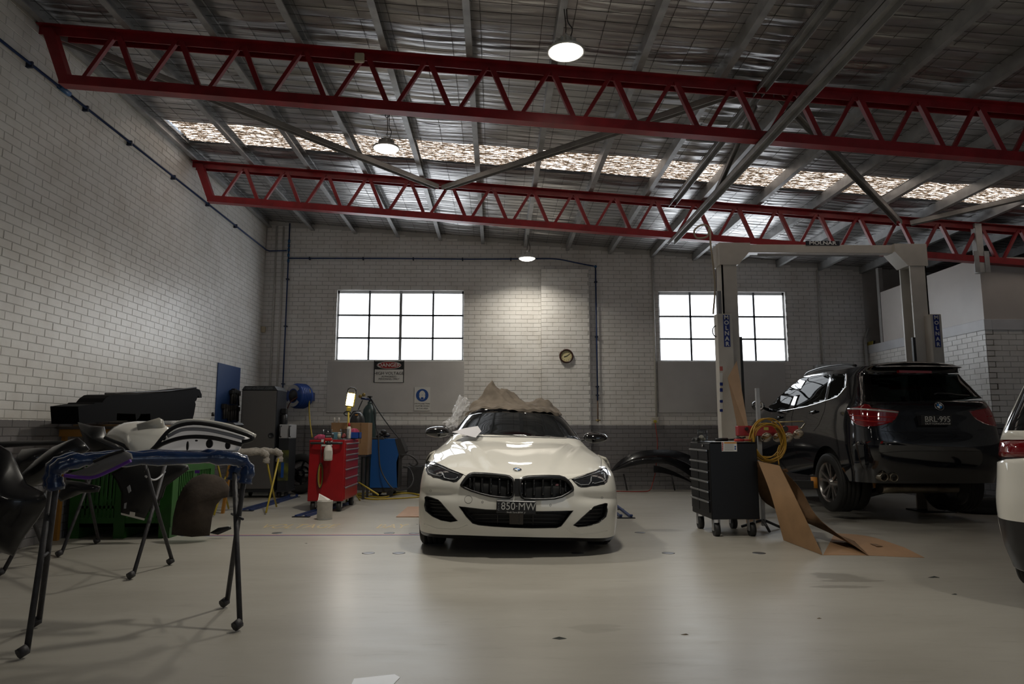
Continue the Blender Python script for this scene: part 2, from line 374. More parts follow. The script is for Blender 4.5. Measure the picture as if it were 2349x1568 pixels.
# ---- steel windows with frosted panes
M_STEEL=mat('window_steel',(.12,.13,.14),.5,.3)
M_FRW=mat('window_reveal',(.62,.63,.64),.5)
M_PANE=mat('frosted_daylight_pane',(.9,.93,.97),.25,emit=(.90,.95,1.0),es=WINDOW_POWER)
for wi,(a,b) in enumerate((W1,W2)):
    t=thing('window_%d'%(wi+1),['steel window with twelve frosted panes above the danger sign','steel window with twelve frosted panes behind the vehicle lift'][wi],'window',((a+b)/2,YB,WZ[0])); t['kind']='structure'
    fr=MB(); y0=YB+.07; y1=YB+.11
    fr.box((a,y0,WZ[0]),(a+.035,y1,WZ[1])).box((b-.035,y0,WZ[0]),(b,y1,WZ[1])).box((a,y0,WZ[1]-.06),(b,y1,WZ[1])).box((a,y0,WZ[0]),(b,y1,WZ[0]+.02))
    fr.build('window_frame',M_FRW,t)
    mid=(a+b)/2
    MB().box((mid-.028,y0-.005,WZ[0]),(mid+.028,y1,WZ[1])).build('mullion',mat('mullion_grey',(.33,.34,.35),.5),t)
    for q in (a+(b-a)*.253,a+(b-a)*.757): MB().box((q-.019,y0-.012,WZ[0]),(q+.019,y0+.02,WZ[1])).build('glazing_bar',M_STEEL,t)
    hs=[WZ[0]+.02,WZ[0]+.46,WZ[0]+.93,WZ[1]-.06]
    for q in hs[1:3]: MB().box((a,y0-.012,q-.018),(b,y0+.02,q+.018)).build('glazing_bar',M_STEEL,t)
    xs=[a+.035,a+(b-a)*.253,mid,a+(b-a)*.757,b-.035]
    for i in range(4):
        for j in range(3): MB().box((xs[i],YB+.085,hs[j]),(xs[i+1],YB+.093,hs[j+1])).build('pane',M_PANE,t)
# ---------------------------------------------------------------- roof steel
M_RED=mat('red_oxide_paint',(.30,.013,.019),.42,var=.35,scale=6)
M_GALV=mat('galvanised_steel',(.42,.42,.42),.45,.55,var=.3,scale=5)
PD=.15
def ztop(x): return ZR(x)-PD
def truss(Y,lab):
    t=thing('roof_truss',lab,'truss',(0,Y,4.0))
    x0,x1=-4.75,XR-.05
    def bar(xa,za,xb,zb,h,w):  # sloped flat-topped channel between two points, w in Y
        return [(xa,Y-w/2,za),(xb,Y-w/2,zb),(xb,Y-w/2,zb-h),(xa,Y-w/2,za-h)]
    MB().prism(bar(x0,ztop(x0),x1,ztop(x1),.012,.13),(0,.13,0)).prism(bar(x0,ztop(x0),x1,ztop(x1),.095,.012),(0,.012,0)).prism([V(*p)+V(0,.118,0) for p in bar(x0,ztop(x0),x1,ztop(x1),.095,.012)],(0,.012,0)).build('top_chord',M_RED,t)
    xb0=-4.47; dz=.64
    MB().prism(bar(xb0,ztop(xb0)-dz+.1,x1,ztop(x1)-dz+.1,.1,.12),(0,.12,0)).build('bottom_chord',M_RED,t)
    # webs
    MB().prism([(-4.70,Y-.05,ztop(-4.7)-.05),(-4.58,Y-.05,ztop(-4.58)-.05),(-4.36,Y-.05,ztop(-4.4)-dz+.02),(-4.47,Y-.05,ztop(-4.47)-dz+.02)],(0,.1,0)).build('end_strut',M_RED,t)
    p=.6445; k=0; xb=-4.30
    while xb+.5<x1:
        xt=xb+.30
        for (a,b) in ((xb,xt),(xt+.05,xb+p-.07)):
            za=ztop(a)-dz+.05 if a==xb else ztop(a)-.06
            zb=ztop(b)-.06 if a==xb else ztop(b)-dz+.05
            w=.045 if a==xb else .055
            MB().prism([(a,Y-w/2,za),(a+w,Y-w/2,za),(b+w,Y-w/2,zb),(b,Y-w/2,zb)],(0,w,0)).build('web_bar',M_RED,t)
        xb+=p
    return t
Y1,Y2=6.72,10.33
truss(Y1,'red lattice steel roof truss nearest the camera, above the white coupe'); truss(Y2,'red lattice steel roof truss further back, just in front of the lift')
# purlins along the building
PN=['second','third','fourth','fifth','sixth','seventh','eighth','ninth','tenth','eleventh','twelfth','thirteenth','fourteenth','fifteenth','sixteenth','seventeenth']
pr=MB()
w,h,tk,lip=.068,PD-.002,.006,.018
cs=[(0,0),(w,0),(w,lip),(w-tk,lip),(w-tk,tk),(tk,tk),(tk,h-tk),(w-tk,h-tk),(w-tk,h-lip),(w,h-lip),(w,h),(0,h)]
for k in range(17):
    x=-4.69+.88*k
    if x>XR-.1: break
    m=MB().prism([(x-.03+a,YF,ztop(x)+b+.001) for a,b in cs],(0,YB-YF,0))
    lab='galvanised roof purlin right beside the left brick wall' if k==0 else 'galvanised roof purlin, %s one counted from the left brick wall'%PN[k-1]
    if k<12 or True: tag(m.build('purlin',M_GALV,org=(x,4,ztop(x))),lab,'purlin','galvanised purlins under the silver foil')
# bracing
def brace(a,b,lab,w=.09,h=.07,nm='roof_brace',m=None):
    a=Vector(a); b=Vector(b); d=(b-a); q=frame(a,d,V(0,0,1).cross(d) if abs(d.normalized().z)<.99 else V(1,0,0)); L=d.length
    k=MB(); t=.008
    for (p,r) in (((0,-w/2,-h),(L,-w/2+t,0)),((0,w/2-t,-h),(L,w/2,0)),((0,-w/2,-t),(L,w/2,0))): k.box(p,r,M=q)
    return tag(k.build(nm,m or M_GALV,org=tuple(a)),lab,'brace')
M_BRACE=mat('brace_grey',(.36,.345,.33),.5,.3,var=.25)
brace(px(130,78,Y=Y1+.08),px(1003,424,Y=Y2-.09),'long grey channel brace running from the left wall to the rear truss',m=M_BRACE)
brace(px(1715,196,Y=Y1+.08),px(1018,426,Y=Y2-.09),'grey channel brace from the rear truss up to the near truss over the coupe',m=M_BRACE)
brace(px(1783,206,Y=Y1+.08),px(2062,505,Y=Y2-.09),'grey channel brace sloping towards the right lift post',m=M_BRACE)
brace(px(2088,507,Y=Y2-.09),px(2349,447,Y=Y2-1.0),'pale channel brace at the right edge beside the skylight',m=M_BRACE)
xm=2.78
a=px(1548,462,Y=Y2); b=px(1757,196,Y=Y1)
brace((xm,YF,b.z-(b.z-a.z)*0),(xm,Y2+.1,a.z-.0),'long galvanised tie at top chord level crossing both red trusses',w=.1,h=.06,nm='roof_tie')
a=px(1540,548,Y=Y2); b=px(1748,314,Y=Y1)
brace((xm-.03,YF,b.z-.02),(xm-.03,Y2+.06,a.z-.02),'long galvanised tie under the bottom chords of both red trusses',w=.1,h=.06,nm='roof_tie')
brace((xm,Y1+.2,ztop(xm)-.12),(xm,Y2-2.0,ztop(xm)-.62),'short diagonal strut between the two long ties',w=.05,h=.05,nm='tie_strut')
# ---------------------------------------------------------------- pendant high bay lamps
M_LENS=mat('lamp_lens',(1,1,1),.4,emit=(1,.95,.84),es=12.)
M_LAMPB=mat('lamp_housing',(.75,.74,.70),.35,.4)
M_BLK=mat('black_plastic',(.018,.018,.02),.4)
def lamp(p,ztie,lab,power=1.,dx=0.,dy=0.):
    p=Vector(p); t=thing('pendant_lamp',lab,'lamp',tuple(p),'high bay pendant lamps')
    MB().lathe([(.02,.13),(.06,.125),(.07,.085),(.10,.055),(.165,.02),(.168,0),(.158,-.004),(.150,.004)],p,n=40,caps=False).build('lamp_body',M_LAMPB,t)
    MB().lathe([(.0,-.035),(.06,-.033),(.115,-.024),(.143,-.008),(.150,.008)],p,n=40,caps=False).build('lens',M_LENS,t)
    fins=MB()
    for i in range(12):
        a=i*PI/6; fins.box((-.004,.05,.05),(.004,.1,.11),M=Matrix.Translation(p)@Matrix.Rotation(a,4,'Z'))
    fins.build('heat_sink',M_LAMPB,t)
    top=Vector((p.x+dx,p.y+dy,ztie))
    MB().tube([p+V(0,0,.12),p+V(0,0,.155),p+V(.012,0,.17),p+V(0,0,.185)],.006,6).build('hook',M_GALV,t)
    MB().tube(smooth([p+V(0,0,.18),p.lerp(top,.5)+V(.012,0,0),top],12),.005,6).build('chain',M_WIRE,t)
    MB().tube(smooth([p+V(.03,0,.11),p+V(.06,0,.22),p.lerp(top,.6)+V(.03,0,0),top+V(.03,0,0)],16),.005,6).build('power_cord',M_BLK,t)
    ld=bpy.data.lights.new('lamp_light','AREA'); ld.shape='DISK'; ld.size=.29; ld.spread=math.radians(142); ld.energy=LAMP_POWER*power; ld.color=(1,.94,.82)
    lo_=bpy.data.objects.new('lamp_light',ld); S.collection.objects.link(lo_); lo_.parent=t; lo_.location=(0,0,-.04)
    return t
P1=px(1298,120,Y=5.72); P2=px(886,341,Y=8.25); P3=px(1209,593,Y=12.9)
lamp(P1,ZR(P1.x)-.05,'bright round pendant lamp nearest the camera, hanging before the near red truss',dx=-.02)
l2=lamp(P2,ZR(P2.x)-.05,'bright round pendant lamp hanging over the skylight strip between the trusses')
lamp(P3,ZR(P3.x)-.05,'small bright pendant lamp furthest back, in front of the brick wall',power=.5)
MB().tube([P2+V(.0,.0,.42+.03*math.sin(i*.7))+V(.022*math.cos(i*.7),0,.02) for i in range(30)],.005,6).build('coiled_cord',M_BLK,l2)
jb=MB().box((-1.47,6.62,ztop(-1.4)-.16),(-1.37,6.665,ztop(-1.4)-.06),.01); tag(jb.build('junction_box',mat('cream_plastic',(.6,.52,.36),.5),org=(-1.42,6.64,5)),'cream junction box on the near truss above the hanging lamp','junction box')
for (x,y,l,pw_) in ((4.6,3.0,'pendant lamp over the white hatchback, outside the picture',.35),(-2.6,.5,'pendant lamp left behind the camera',.07),(1.5,-2.4,'pendant lamp behind the camera in the middle',.25),(7.0,-1.5,'pendant lamp right behind the camera',.2)):
    lamp((x,y,4.3 if x>4 else 4.7),ZR(x)-.05,l,power=pw_)
# ---------------------------------------------------------------- lofted car skins with cut-in features
import numpy as np
def nsurf(net,sym=True):
    "net[row][col]=(x,y,z), col 0 = centre line when sym; returns S(u,v) (u -1..1 or 0..1, v 0..1) -> Vector"
    if sym: net=[[(-p[0],p[1],p[2]) for p in r[:0:-1]]+list(r) for r in net]
    A=np.array(net,float); nv,nu=A.shape[:2]
    def w(f): return np.array([-.5*f+f*f-.5*f**3,1-2.5*f*f+1.5*f**3,.5*f+2*f*f-1.5*f**3,-.5*f*f+.5*f**3])
    B=np.zeros((nv+2,nu+2,3)); B[1:-1,1:-1]=A
    B[0]=2*B[1]-B[2]; B[-1]=2*B[-2]-B[-3]; B[:,0]=2*B[:,1]-B[:,2]; B[:,-1]=2*B[:,-2]-B[:,-3]
    def Sf(u,v):
        a=min(max((u+1)/2 if sym else u,0),1)*(nu-1); b=min(max(v,0),1)*(nv-1)
        i=min(int(a),nu-2); j=min(int(b),nv-2)
        return Vector(np.einsum('i,j,jik->k',w(a-i),w(b-j),B[j:j+4,i:i+4]))
    return Sf
def inpoly(p,poly):
    x,y=p; c=False; n=len(poly)
    for i in range(n):
        x1,y1=poly[i]; x2,y2=poly[i-1]
        if (y1>y)!=(y2>y) and x<(x2-x1)*(y-y1)/(y2-y1)+x1: c=not c
    return c
class Skin:
    def __init__(s,net,T,nu,nv,sym=True,asp=1.,u0=-1.,disp=None):
        f=nsurf(net,sym); s.T=T; s.S=(lambda u,v:T@f(u,v)) if disp is None else (lambda u,v:T@disp(f(u,v))); s.nu,s.nv=nu,nv; s.u0=u0 if sym else 0.; s.asp=asp
        s.feat=[]; s.tab=[]
        for j in range(41):
            for i in range(61):
                u=s.u0+(1-s.u0)*i/60; v=j/40; p=s.S(u,v); q=proj(p); s.tab.append((u,v,q[0],q[1]))
        s.tab=np.array(s.tab)
    def uv(s,x,y,near=None):
        d=(s.tab[:,2]-x)**2+(s.tab[:,3]-y)**2
        if near is not None: d=d+1e9*((s.tab[:,0]<near[0])|(s.tab[:,0]>near[1])|(s.tab[:,1]<near[2])|(s.tab[:,1]>near[3]))
        k=int(np.argmin(d)); u,v=s.tab[k,0],s.tab[k,1]; e=1e-3
        for _ in range(12):
            q=proj(s.S(u,v)); r=np.array([x-q[0],y-q[1]])
            qa=proj(s.S(u+e,v)); qb=proj(s.S(u,v+e))
            if u+e>1: qa=proj(s.S(u-e,v)); qa=(2*q[0]-qa[0],2*q[1]-qa[1])
            if v+e>1: qb=proj(s.S(u,v-e)); qb=(2*q[0]-qb[0],2*q[1]-qb[1])
            J=np.array([[qa[0]-q[0],qb[0]-q[0]],[qa[1]-q[1],qb[1]-q[1]]])/e
            dd=np.linalg.lstsq(J+1e-6*np.eye(2),r,rcond=None)[0]; m=max(1,np.abs(dd).max()/.06); u=float(np.clip(u+dd[0]/m,s.u0,1)); v=float(np.clip(v+dd[1]/m,0,1))
        return (u,v)
    def pt(s,x,y,off=0.,near=None):
        u,v=s.uv(x,y,near); return s.S(u,v)+s.nrm(u,v)*off
    def nrm(s,u,v):
        e=2e-3; a=s.S(min(u+e,1),v)-s.S(max(u-e,s.u0),v); b=s.S(u,min(v+e,1))-s.S(u,max(v-e,0)); n=a.cross(b)
        if n.length<1e-12: return V(0,-1,0)
        n.normalize(); return n*s.sgn
    sgn=1
    def feature(s,name,pix,sub=1,near=None,uvs=False):
        if not uvs:
            q=[]
            for i in range(len(pix)):
                a=pix[i]; b=pix[(i+1)%len(pix)]
                for k in range(sub): q.append((a[0]+(b[0]-a[0])*k/sub,a[1]+(b[1]-a[1])*k/sub))
            pix=[s.uv(*p,near) for p in q]
        s.feat.append((name,pix)); return pix
    def cut(s):
        "triangulates the sheet around the features; returns region -> list of (uv triangles)"
        A=s.asp; pts=[];edges=[];segs=[]
        for n,pl in s.feat:
            o=len(pts); pts+=[(p[0]*A,p[1]) for p in pl]; k=len(pl)
            edges+=[(o+i,o+(i+1)%k) for i in range(k)]
            segs+=[((pl[i][0]*A,pl[i][1]),(pl[(i+1)%k][0]*A,pl[(i+1)%k][1])) for i in range(k)]
        sg=np.array(segs) if segs else None
        du=(1-s.u0)*A/s.nu; dv=1/s.nv; eps=.3*min(du,dv)
        for j in range(s.nv+1):
            for i in range(s.nu+1):
                p=np.array([(s.u0+(1-s.u0)*i/s.nu)*A,j/s.nv])
                if sg is not None and 0<i<s.nu and 0<j<s.nv:
                    a=sg[:,0];b=sg[:,1];d=b-a; t=np.clip(((p-a)*d).sum(1)/np.maximum((d*d).sum(1),1e-12),0,1)
                    if (((a+d*t[:,None]-p)**2).sum(1)).min()<eps*eps: continue
                pts.append(tuple(p))
        r=geometry.delaunay_2d_cdt([Vector(p) for p in pts],edges,[],0,1e-6)
        vs=r[0]; out={}
        s.vs=[(v.x/A,v.y) for v in vs]
        for f in r[2]:
            c=(sum(vs[i].x for i in f)/len(f)/A,sum(vs[i].y for i in f)/len(f)); name='body'
            for n,pl in s.feat:
                if inpoly(c,pl): name=n
            out.setdefault(name,[]).append(tuple(f))
        s.reg=out; return out
    def mesh(s,region,depth=0.,wall=True,push=None):
        "MB of a region; depth>0 sinks it along the inward normal with walls round it"
        fs=s.reg.get(region,[]); m=MB(); ids={}; vs=[]
        def vid(i):
            if i not in ids:
                ids[i]=len(vs); u,v=s.vs[i]; p=s.S(u,v)
                if depth: p=p-s.nrm(u,v)*depth if push is None else p+Vector(push)*depth
                vs.append(p)
            return ids[i]
        ff=[tuple(vid(i) for i in f) for f in fs]; m.add(vs,ff,True)
        if depth and wall:
            ec={}
            for f in fs:
                for a,b in ((f[0],f[1]),(f[1],f[2]),(f[2],f[0])):
                    k=(min(a,b),max(a,b)); ec[k]=ec.get(k,0)+1
            for (a,b),c in ec.items():
                if c==1: m.add([s.S(*s.vs[a]),s.S(*s.vs[b]),vs[ids[b]],vs[ids[a]]],[(0,1,2,3)])
        return m
    def line(s,pix,r,m=None,off=0.,n=6,closed=False,near=None,sub=3):
        q=[]; k=len(pix)
        for i in range(k if closed else k-1):
            a=pix[i]; b=pix[(i+1)%k]
            for t in range(sub): q.append((a[0]+(b[0]-a[0])*t/sub,a[1]+(b[1]-a[1])*t/sub))
        if not closed: q.append(pix[-1])
        m=m or MB(); m.tube([s.pt(*p,off,near) for p in q],r,n,closed=closed); return m
    def ring(s,outer,inner,off,m=None):
        "raised band between two pixel outlines with the same number of points"
        m=m or MB(); n=len(outer); o=[s.pt(*p,0) for p in outer]; o2=[s.pt(*p,off) for p in outer]; i2=[s.pt(*p,off) for p in inner]; i3=[s.pt(*p,-.02) for p in inner]
        vs=o+o2+i2+i3; fs=[]
        for k in range(3):
            for j in range(n): fs.append((k*n+j,k*n+(j+1)%n,(k+1)*n+(j+1)%n,(k+1)*n+j))
        return m.add(vs,fs,True)
def shrink(poly,k,kx=None):
    "move outline points towards the inside by k pixels"
    n=len(poly); out=[]; ar=sum(poly[i-1][0]*poly[i][1]-poly[i][0]*poly[i-1][1] for i in range(n))
    sg=1 if ar>0 else -1
    for i in range(n):
        a=Vector(poly[i-1]); b=Vector(poly[i]); c=Vector(poly[(i+1)%n]); d1=(b-a).normalized(); d2=(c-b).normalized()
        n1=Vector((-d1.y,d1.x))*sg; n2=Vector((-d2.y,d2.x))*sg; q=(n1+n2); 
        q=q.normalized()/max(.4,math.cos(n1.angle(n2,0)/2)) if q.length>1e-6 else n1
        out.append((b.x+q.x*k,b.y+q.y*k))
    return out
def crop(ox,oy,sc): return lambda L:[(ox+x/sc,oy+y/sc) for x,y in L]
def wheel(parent,c,ax,R,Wd,rim=.24,spokes=5,double=True,side=1,mt=None,mr=None,st=0.):
    "tyre with tread grooves and a spoked rim; ax is the axle unit vector pointing outwards"
    c=Vector(c); ax=Vector(ax).normalized(); h=Wd/2
    prof=[(rim,-h+.01),(rim+.03,-h),(R-.03,-h+.003),(R-.008,-h+.02)]
    n=4
    for i in range(n):
        a=-h+.025+(Wd-.05)*i/n; b=-h+.025+(Wd-.05)*(i+1)/n
        prof+=[(R,a+.002),(R,b-.008),(R-.008,b-.006),(R-.008,b-.001)]
    prof+=[(R-.008,h-.02),(R-.03,h-.003),(rim+.03,h),(rim,h-.01)]
    MB().lathe(prof,c,ax,n=48,caps=False).build('tyre',mt or M_TYRE,parent)
    rm=MB().lathe([(rim,-h+.01),(rim-.015,-h+.03),(rim-.02,h-.05),(rim-.006,h-.018),(rim+.003,h-.008)],c,ax,n=40,caps=False).build('rim',mr or M_RIM,parent)
    q=ax.to_track_quat('Z','Y').to_matrix().to_4x4(); Mx=Matrix.Translation(c)@q
    MB().lathe([(.0,h-.03),(.032,h-.03),(.034,h-.05),(.075,h-.055),(.08,-h*.2)],c,ax,n=20,caps=False).build('hub',mr or M_RIM,rm)
    for k in range(spokes):
        for d in ((-.13,.13) if double else (0,)):
            a=st+2*PI*k/spokes; m=MB()
            b=a+d; e=a+d*1.7
            def P(r,an,z): return Mx@Vector((r*math.cos(an),r*math.sin(an),z))
            ta=.011/.06; 
            m.add([P(.05,b-.26,h-.05),P(.05,b+.26,h-.05),P(rim-.005,e+.075,h-.02),P(rim-.005,e-.075,h-.02),P(.05,b-.26,h-.08),P(.05,b+.26,h-.08),P(rim-.005,e+.075,h-.05),P(rim-.005,e-.075,h-.05)],
                  [(0,1,2,3),(4,7,6,5),(0,4,5,1),(1,5,6,2),(2,6,7,3),(3,7,4,0)])
            m.build('spoke',mr or M_RIM,rm)
    MB().lathe([(0,-h+.02),(.16,-h+.02),(.16,-h+.05),(0,-h+.05)],c,ax,n=24,caps=False).build('brake_disc',mat('brake_steel',(.12,.12,.12),.5,.6),parent)
    return rm
M_TYRE=mat('tyre_rubber',(.012,.012,.012),.65,bump=.2,bscale=60)
M_RIM=mat('alloy_rim',(.16,.16,.17),.3,.9)
M_WHITE=mat('pearl_white_paint',(.80,.78,.715),.55,coat=1.,spec=.12)
M_BLKG=mat('black_gloss',(.006,.006,.007),.08,coat=1.)
M_BLKS=mat('black_satin',(.012,.012,.013),.32)
M_VOID=mat('dark_mesh',(.004,.004,.004),.6)
M_GLS=mat('windscreen_glass',(.008,.009,.010),.03,spec=.4)
M_CHR=mat('chrome',(.8,.8,.8),.1,1.)
M_SEAM=mat('panel_gap',(.01,.01,.01),.8)
M_BLUEB=mat('badge_blue',(.03,.22,.62),.25); M_WHB=mat('badge_white',(.8,.82,.84),.25)
def roundel(c,n,r,parent,up=(0,0,1)):
    "round car badge: black ring, chrome edges and blue and white quarters"
    c=Vector(c); n=Vector(n).normalized(); x=Vector(up).cross(n).normalized(); M=frame(c,x,n.cross(x)); k=32
    o=MB().xf(M).add([M@V(0,0,0)],[]).lathe([(r,0),(r,.004),(r*.97,.006),(r*.6,.006),(r*.58,.004),(0,.004)],c,n,n=k,caps=False).build('badge',M_BLKG,parent)
    MB().lathe([(r*1.04,0),(r*1.04,.0065),(r*.97,.0075),(r*.95,.006)],c,n,n=k,caps=False).build('badge_rim',M_CHR,o)
    for i in range(4):
        m=MB(); pts=[M@V(0,0,.0068)]+[M@V(r*.62*math.cos(PI/2*i+PI/16*j),r*.62*math.sin(PI/2*i+PI/16*j),.0068) for j in range(9)]
        m.add(pts,[(0,j,j+1) for j in range(1,9)]); m.build('badge_quarter',M_BLUEB if i%2 else M_WHB,o)
    for i,ch in enumerate('BMW'):
        a=PI/2+(1-i)*.75; text(ch,r*.42,M@Matrix.Translation((r*.79*math.cos(a),r*.79*math.sin(a),.007))@Matrix.Rotation(a-PI/2,4,'Z'),M_WHB,o,name='badge_letter',ext=.0004)
    return o
# ---------------------------------------------------------------- white coupe
CX0,CY0=.212,6.47
TC=Matrix.Translation((CX0,CY0,0))@Matrix.Rotation(math.radians(1.55),4,'Y')@Matrix.Translation((0,0,.012))
car=thing('coupe','pearl white coupe facing the camera, its roof under a brown cloth','car',(CX0,CY0+2.4,0))
nose=[
 [(0,.10,.172),(.25,.10,.172),(.5,.12,.172),(.7,.17,.165),(.85,.27,.158),(.95,.42,.16),(.972,.54,.17)],
 [(0,.03,.28),(.25,.035,.28),(.5,.06,.28),(.72,.13,.28),(.88,.25,.28),(.97,.42,.29),(.985,.54,.30)],
 [(0,.0,.42),(.25,.01,.42),(.5,.045,.43),(.72,.12,.44),(.89,.25,.45),(.978,.43,.47),(.992,.56,.48)],
 [(0,.01,.56),(.25,.02,.56),(.5,.06,.57),(.72,.14,.58),(.885,.28,.60),(.972,.48,.62),(.99,.64,.64)],
 [(0,.035,.665),(.25,.045,.665),(.5,.09,.67),(.71,.18,.69),(.865,.34,.72),(.955,.56,.74),(.98,.76,.75)],
 [(0,.10,.745),(.24,.11,.745),(.48,.17,.75),(.67,.28,.775),(.82,.46,.80),(.915,.68,.81),(.965,.88,.80)],
 [(0,.36,.83),(.22,.37,.835),(.45,.43,.845),(.63,.53,.86),(.78,.68,.865),(.89,.86,.855),(.955,1.0,.84)],
 [(0,.85,.935),(.22,.85,.945),(.45,.88,.955),(.61,.93,.945),(.76,1.01,.935),(.87,1.09,.91),(.95,1.15,.87)],
 [(0,1.42,1.03),(.22,1.42,1.04),(.45,1.44,1.04),(.6,1.46,1.025),(.74,1.49,1.005),(.85,1.5,.96),(.945,1.5,.90)]]
def ndisp(p):
    a=abs(p.x); k=min(1,max(0,(a-.42)/.3)); k=k*k*(3-2*k)
    y=p.y+.030*math.exp(-((p.z-.545+.05*(a-.6))/.045)**2)*k
    t=min(1,max(0,(p.y-.12)/1.3)); xl=.27+.34*t; z=p.z-(.012*math.exp(-((a-xl-.05)/.05)**2)-.006*math.exp(-((a-xl+.04)/.05)**2))*min(1,max(0,(p.z-.74)/.06))
    return V(p.x,y,z)
sk=Skin(nose,TC,110,110,asp=1.0,disp=ndisp); sk.sgn=1
if (sk.nrm(0,.3)).y>0: sk.sgn=-1
c7=crop(960,980,5.808); c8=crop(1180,980,5.808); c1=crop(920,860,3.563)
HL=c7([(92,500),(105,465),(135,446),(215,460),(310,503),(400,545),(500,587),(600,625),(565,665),(510,720),(470,727),(340,700),(200,665),(130,625),(98,570)])
HR=c8([(760,690),(800,680),(900,650),(1000,612),(1090,577),(1160,548),(1210,535),(1235,550),(1250,600),(1250,660),(1235,720),(1195,757),(1100,775),(960,793),(890,795),(850,780),(800,730)])
GL=c7([(556,770),(575,735),(612,682),(650,640),(690,616),(740,607),(900,614),(1050,625),(1150,636),(1215,650),(1262,682),(1281,730),(1283,800),(1281,870),(1262,925),(1215,953),(1100,947),(960,930),(820,895),(700,857),(610,817),(565,788)])
GR=c8([(790,830),(785,795),(760,750),(720,706),(670,668),(600,648),(450,643),(300,645),(180,652),(115,664),(78,694),(62,740),(58,810),(62,880),(85,938),(135,966),(280,972),(420,970),(540,961),(640,935),(730,885),(780,850)])
LI=[(1053,1160.8),(1066,1162.8),(1080,1164.6),(1115,1168.5),(1142,1169.4),(1185,1171.5),(1225.6,1172.6),(1266,1172.3),(1300,1171.4),(1315,1170.8),(1307,1179.7),(1297,1193.5),(1287,1206),(1276.4,1209.9),(1221,1210.7),(1180,1209.5),(1132,1206.8),(1097.7,1203.6),(1084,1199.4),(1070,1185)]
SL=c7([(85,925),(112,914),(180,935),(260,965),(300,1000),(350,1060),(430,1150),(520,1243),(430,1258),(300,1235),(180,1180),(95,1110),(80,1040)])
SR=c8([(1237,1010),(1210,1009),(1130,1032),(1060,1055),(1000,1110),(900,1200),(785,1303),(850,1325),(1000,1310),(1130,1265),(1220,1190),(1238,1120)])
for n_,p_ in (('headL',HL),('headR',HR),('grL',GL),('grR',GR),('low',LI),('sideL',SL),('sideR',SR)): sk.feature(n_,p_,2)
sk.cut()
body=sk.mesh('body').build('front_body',M_WHITE,car)
M_HEAD=mat('headlamp_glass',(.02,.022,.026),.04,coat=1.,spec=.7)
M_DRL=mat('light_guide',(.35,.36,.38),.15,.3)
for nm,pl,refl in (('headL',HL,0),('headR',HR,1)):
    h=sk.mesh(nm,.004).build('headlamp',M_HEAD,car)
    sk.line(pl,.0035,closed=True,sub=1).build('headlamp_edge',M_BLKG,h)
dl=[c7([(150,500),(120,560),(135,600),(200,630),(290,650),(320,630),(305,590)]),c7([(320,600),(345,670),(420,690),(490,690),(525,660)]),c7([(140,490),(260,510),(400,575),(540,620)])]
dr=[c8([(800,720),(885,765),(990,760),(1020,720),(1025,660)]),c8([(1045,735),(1070,745),(1190,715),(1215,690),(1190,600)]),c8([(790,690),(900,665),(1050,620),(1190,575)])]
hs=[o for o in car.children if o.name.startswith('headlamp')]
for h,ls in zip(hs,(dl,dr)):
    for q in ls: sk.line(q,.0045,off=.001).build('light_guide',M_DRL,h)
# kidney grilles: raised frame, recessed dark mesh, upright slats
for nm,pl in (('grL',GL),('grR',GR)):
    fr=sk.ring(pl,shrink(pl,4.6),.012).build('grille_frame',M_BLKS,car)
    sk.mesh(nm,.05).build('grille_mesh',M_VOID,fr)
for (cc,xs,y0,y1) in ((c7,(680,735,845,960,1080,1195,1250),(660,655,655,655,655,665,700),(810,850,875,885,890,895,880)),(c8,(95,145,265,385,505,620,690),(700,670,665,665,665,670,700),(900,920,915,910,905,890,860))):
    fr=[o for o in car.children if o.name.startswith('grille_frame')][0 if cc is c7 else 1]
    for x,a,b in zip(xs,y0,y1):
        p=cc([(x,a),(x,b)]); P=[sk.pt(p[0][0],p[0][1]+(p[1][1]-p[0][1])*k/6,-.022) for k in range(7)]
        MB().tube(P,.012,6,flat=1.6).build('grille_slat',M_BLKG,fr)
bt=c7([(1281,690),(1352,690),(1352,918),(1281,918)])
br=MB(); q=[sk.pt(*p,.0) for p in bt]; q2=[sk.pt(*p,.012) for p in bt]; br.add(q+q2,[(4,5,6,7),(0,1,5,4),(1,2,6,5),(2,3,7,6),(3,0,4,7)]); br.build('grille_bridge',M_BLKS,car)
mb=c8([(543,772),(560,748),(590,748),(590,772)])
g=MB().add([sk.pt(*p,-.005) for p in mb],[(0,1,2,3)]).build('grille_emblem',mat('emblem_stripes',(.10,.03,.04),.4),car)
# intakes
for nm,pl,sl in (('low',LI,((1075,1180,1300,1182),(1082,1190,1296,1192),(1090,1199,1290,1201))),('sideL',SL,tuple((975+i*1,1145+i*9,1010+i*11,1148+i*9) for i in range(6))),('sideR',SR,tuple((1392-i*1,1158+i*9,1357-i*11,1161+i*9) for i in range(6)))):
    f=sk.mesh(nm,.06).build('air_intake',M_VOID,car); sk.line(pl,.004,closed=True,sub=1).build('intake_edge',M_BLKG,f)
    for a in sl:
        k=8; MB().tube([sk.pt(a[0]+(a[2]-a[0])*i/k,a[1]+(a[3]-a[1])*i/k,-.035) for i in range(k+1)],.006,5).build('intake_slat',M_BLKS,f)
for x in (1155,1205,1237): sk.line([(x-14,1174),(x-14,1207)],.005,off=-.025).build('intake_rib',M_BLKS,car)
sc=MB(); q=[sk.pt(*p,-.02) for p in ((1168,1178),(1201,1179),(1200,1205),(1169,1204))]; q2=[p+V(0,.04,0) for p in q]; sc.add(q+q2,[(0,1,2,3),(0,4,5,1),(1,5,6,2),(2,6,7,3),(3,7,4,0)]); sc.build('radar_cover',mat('radar_black',(.02,.014,.013),.25),car)
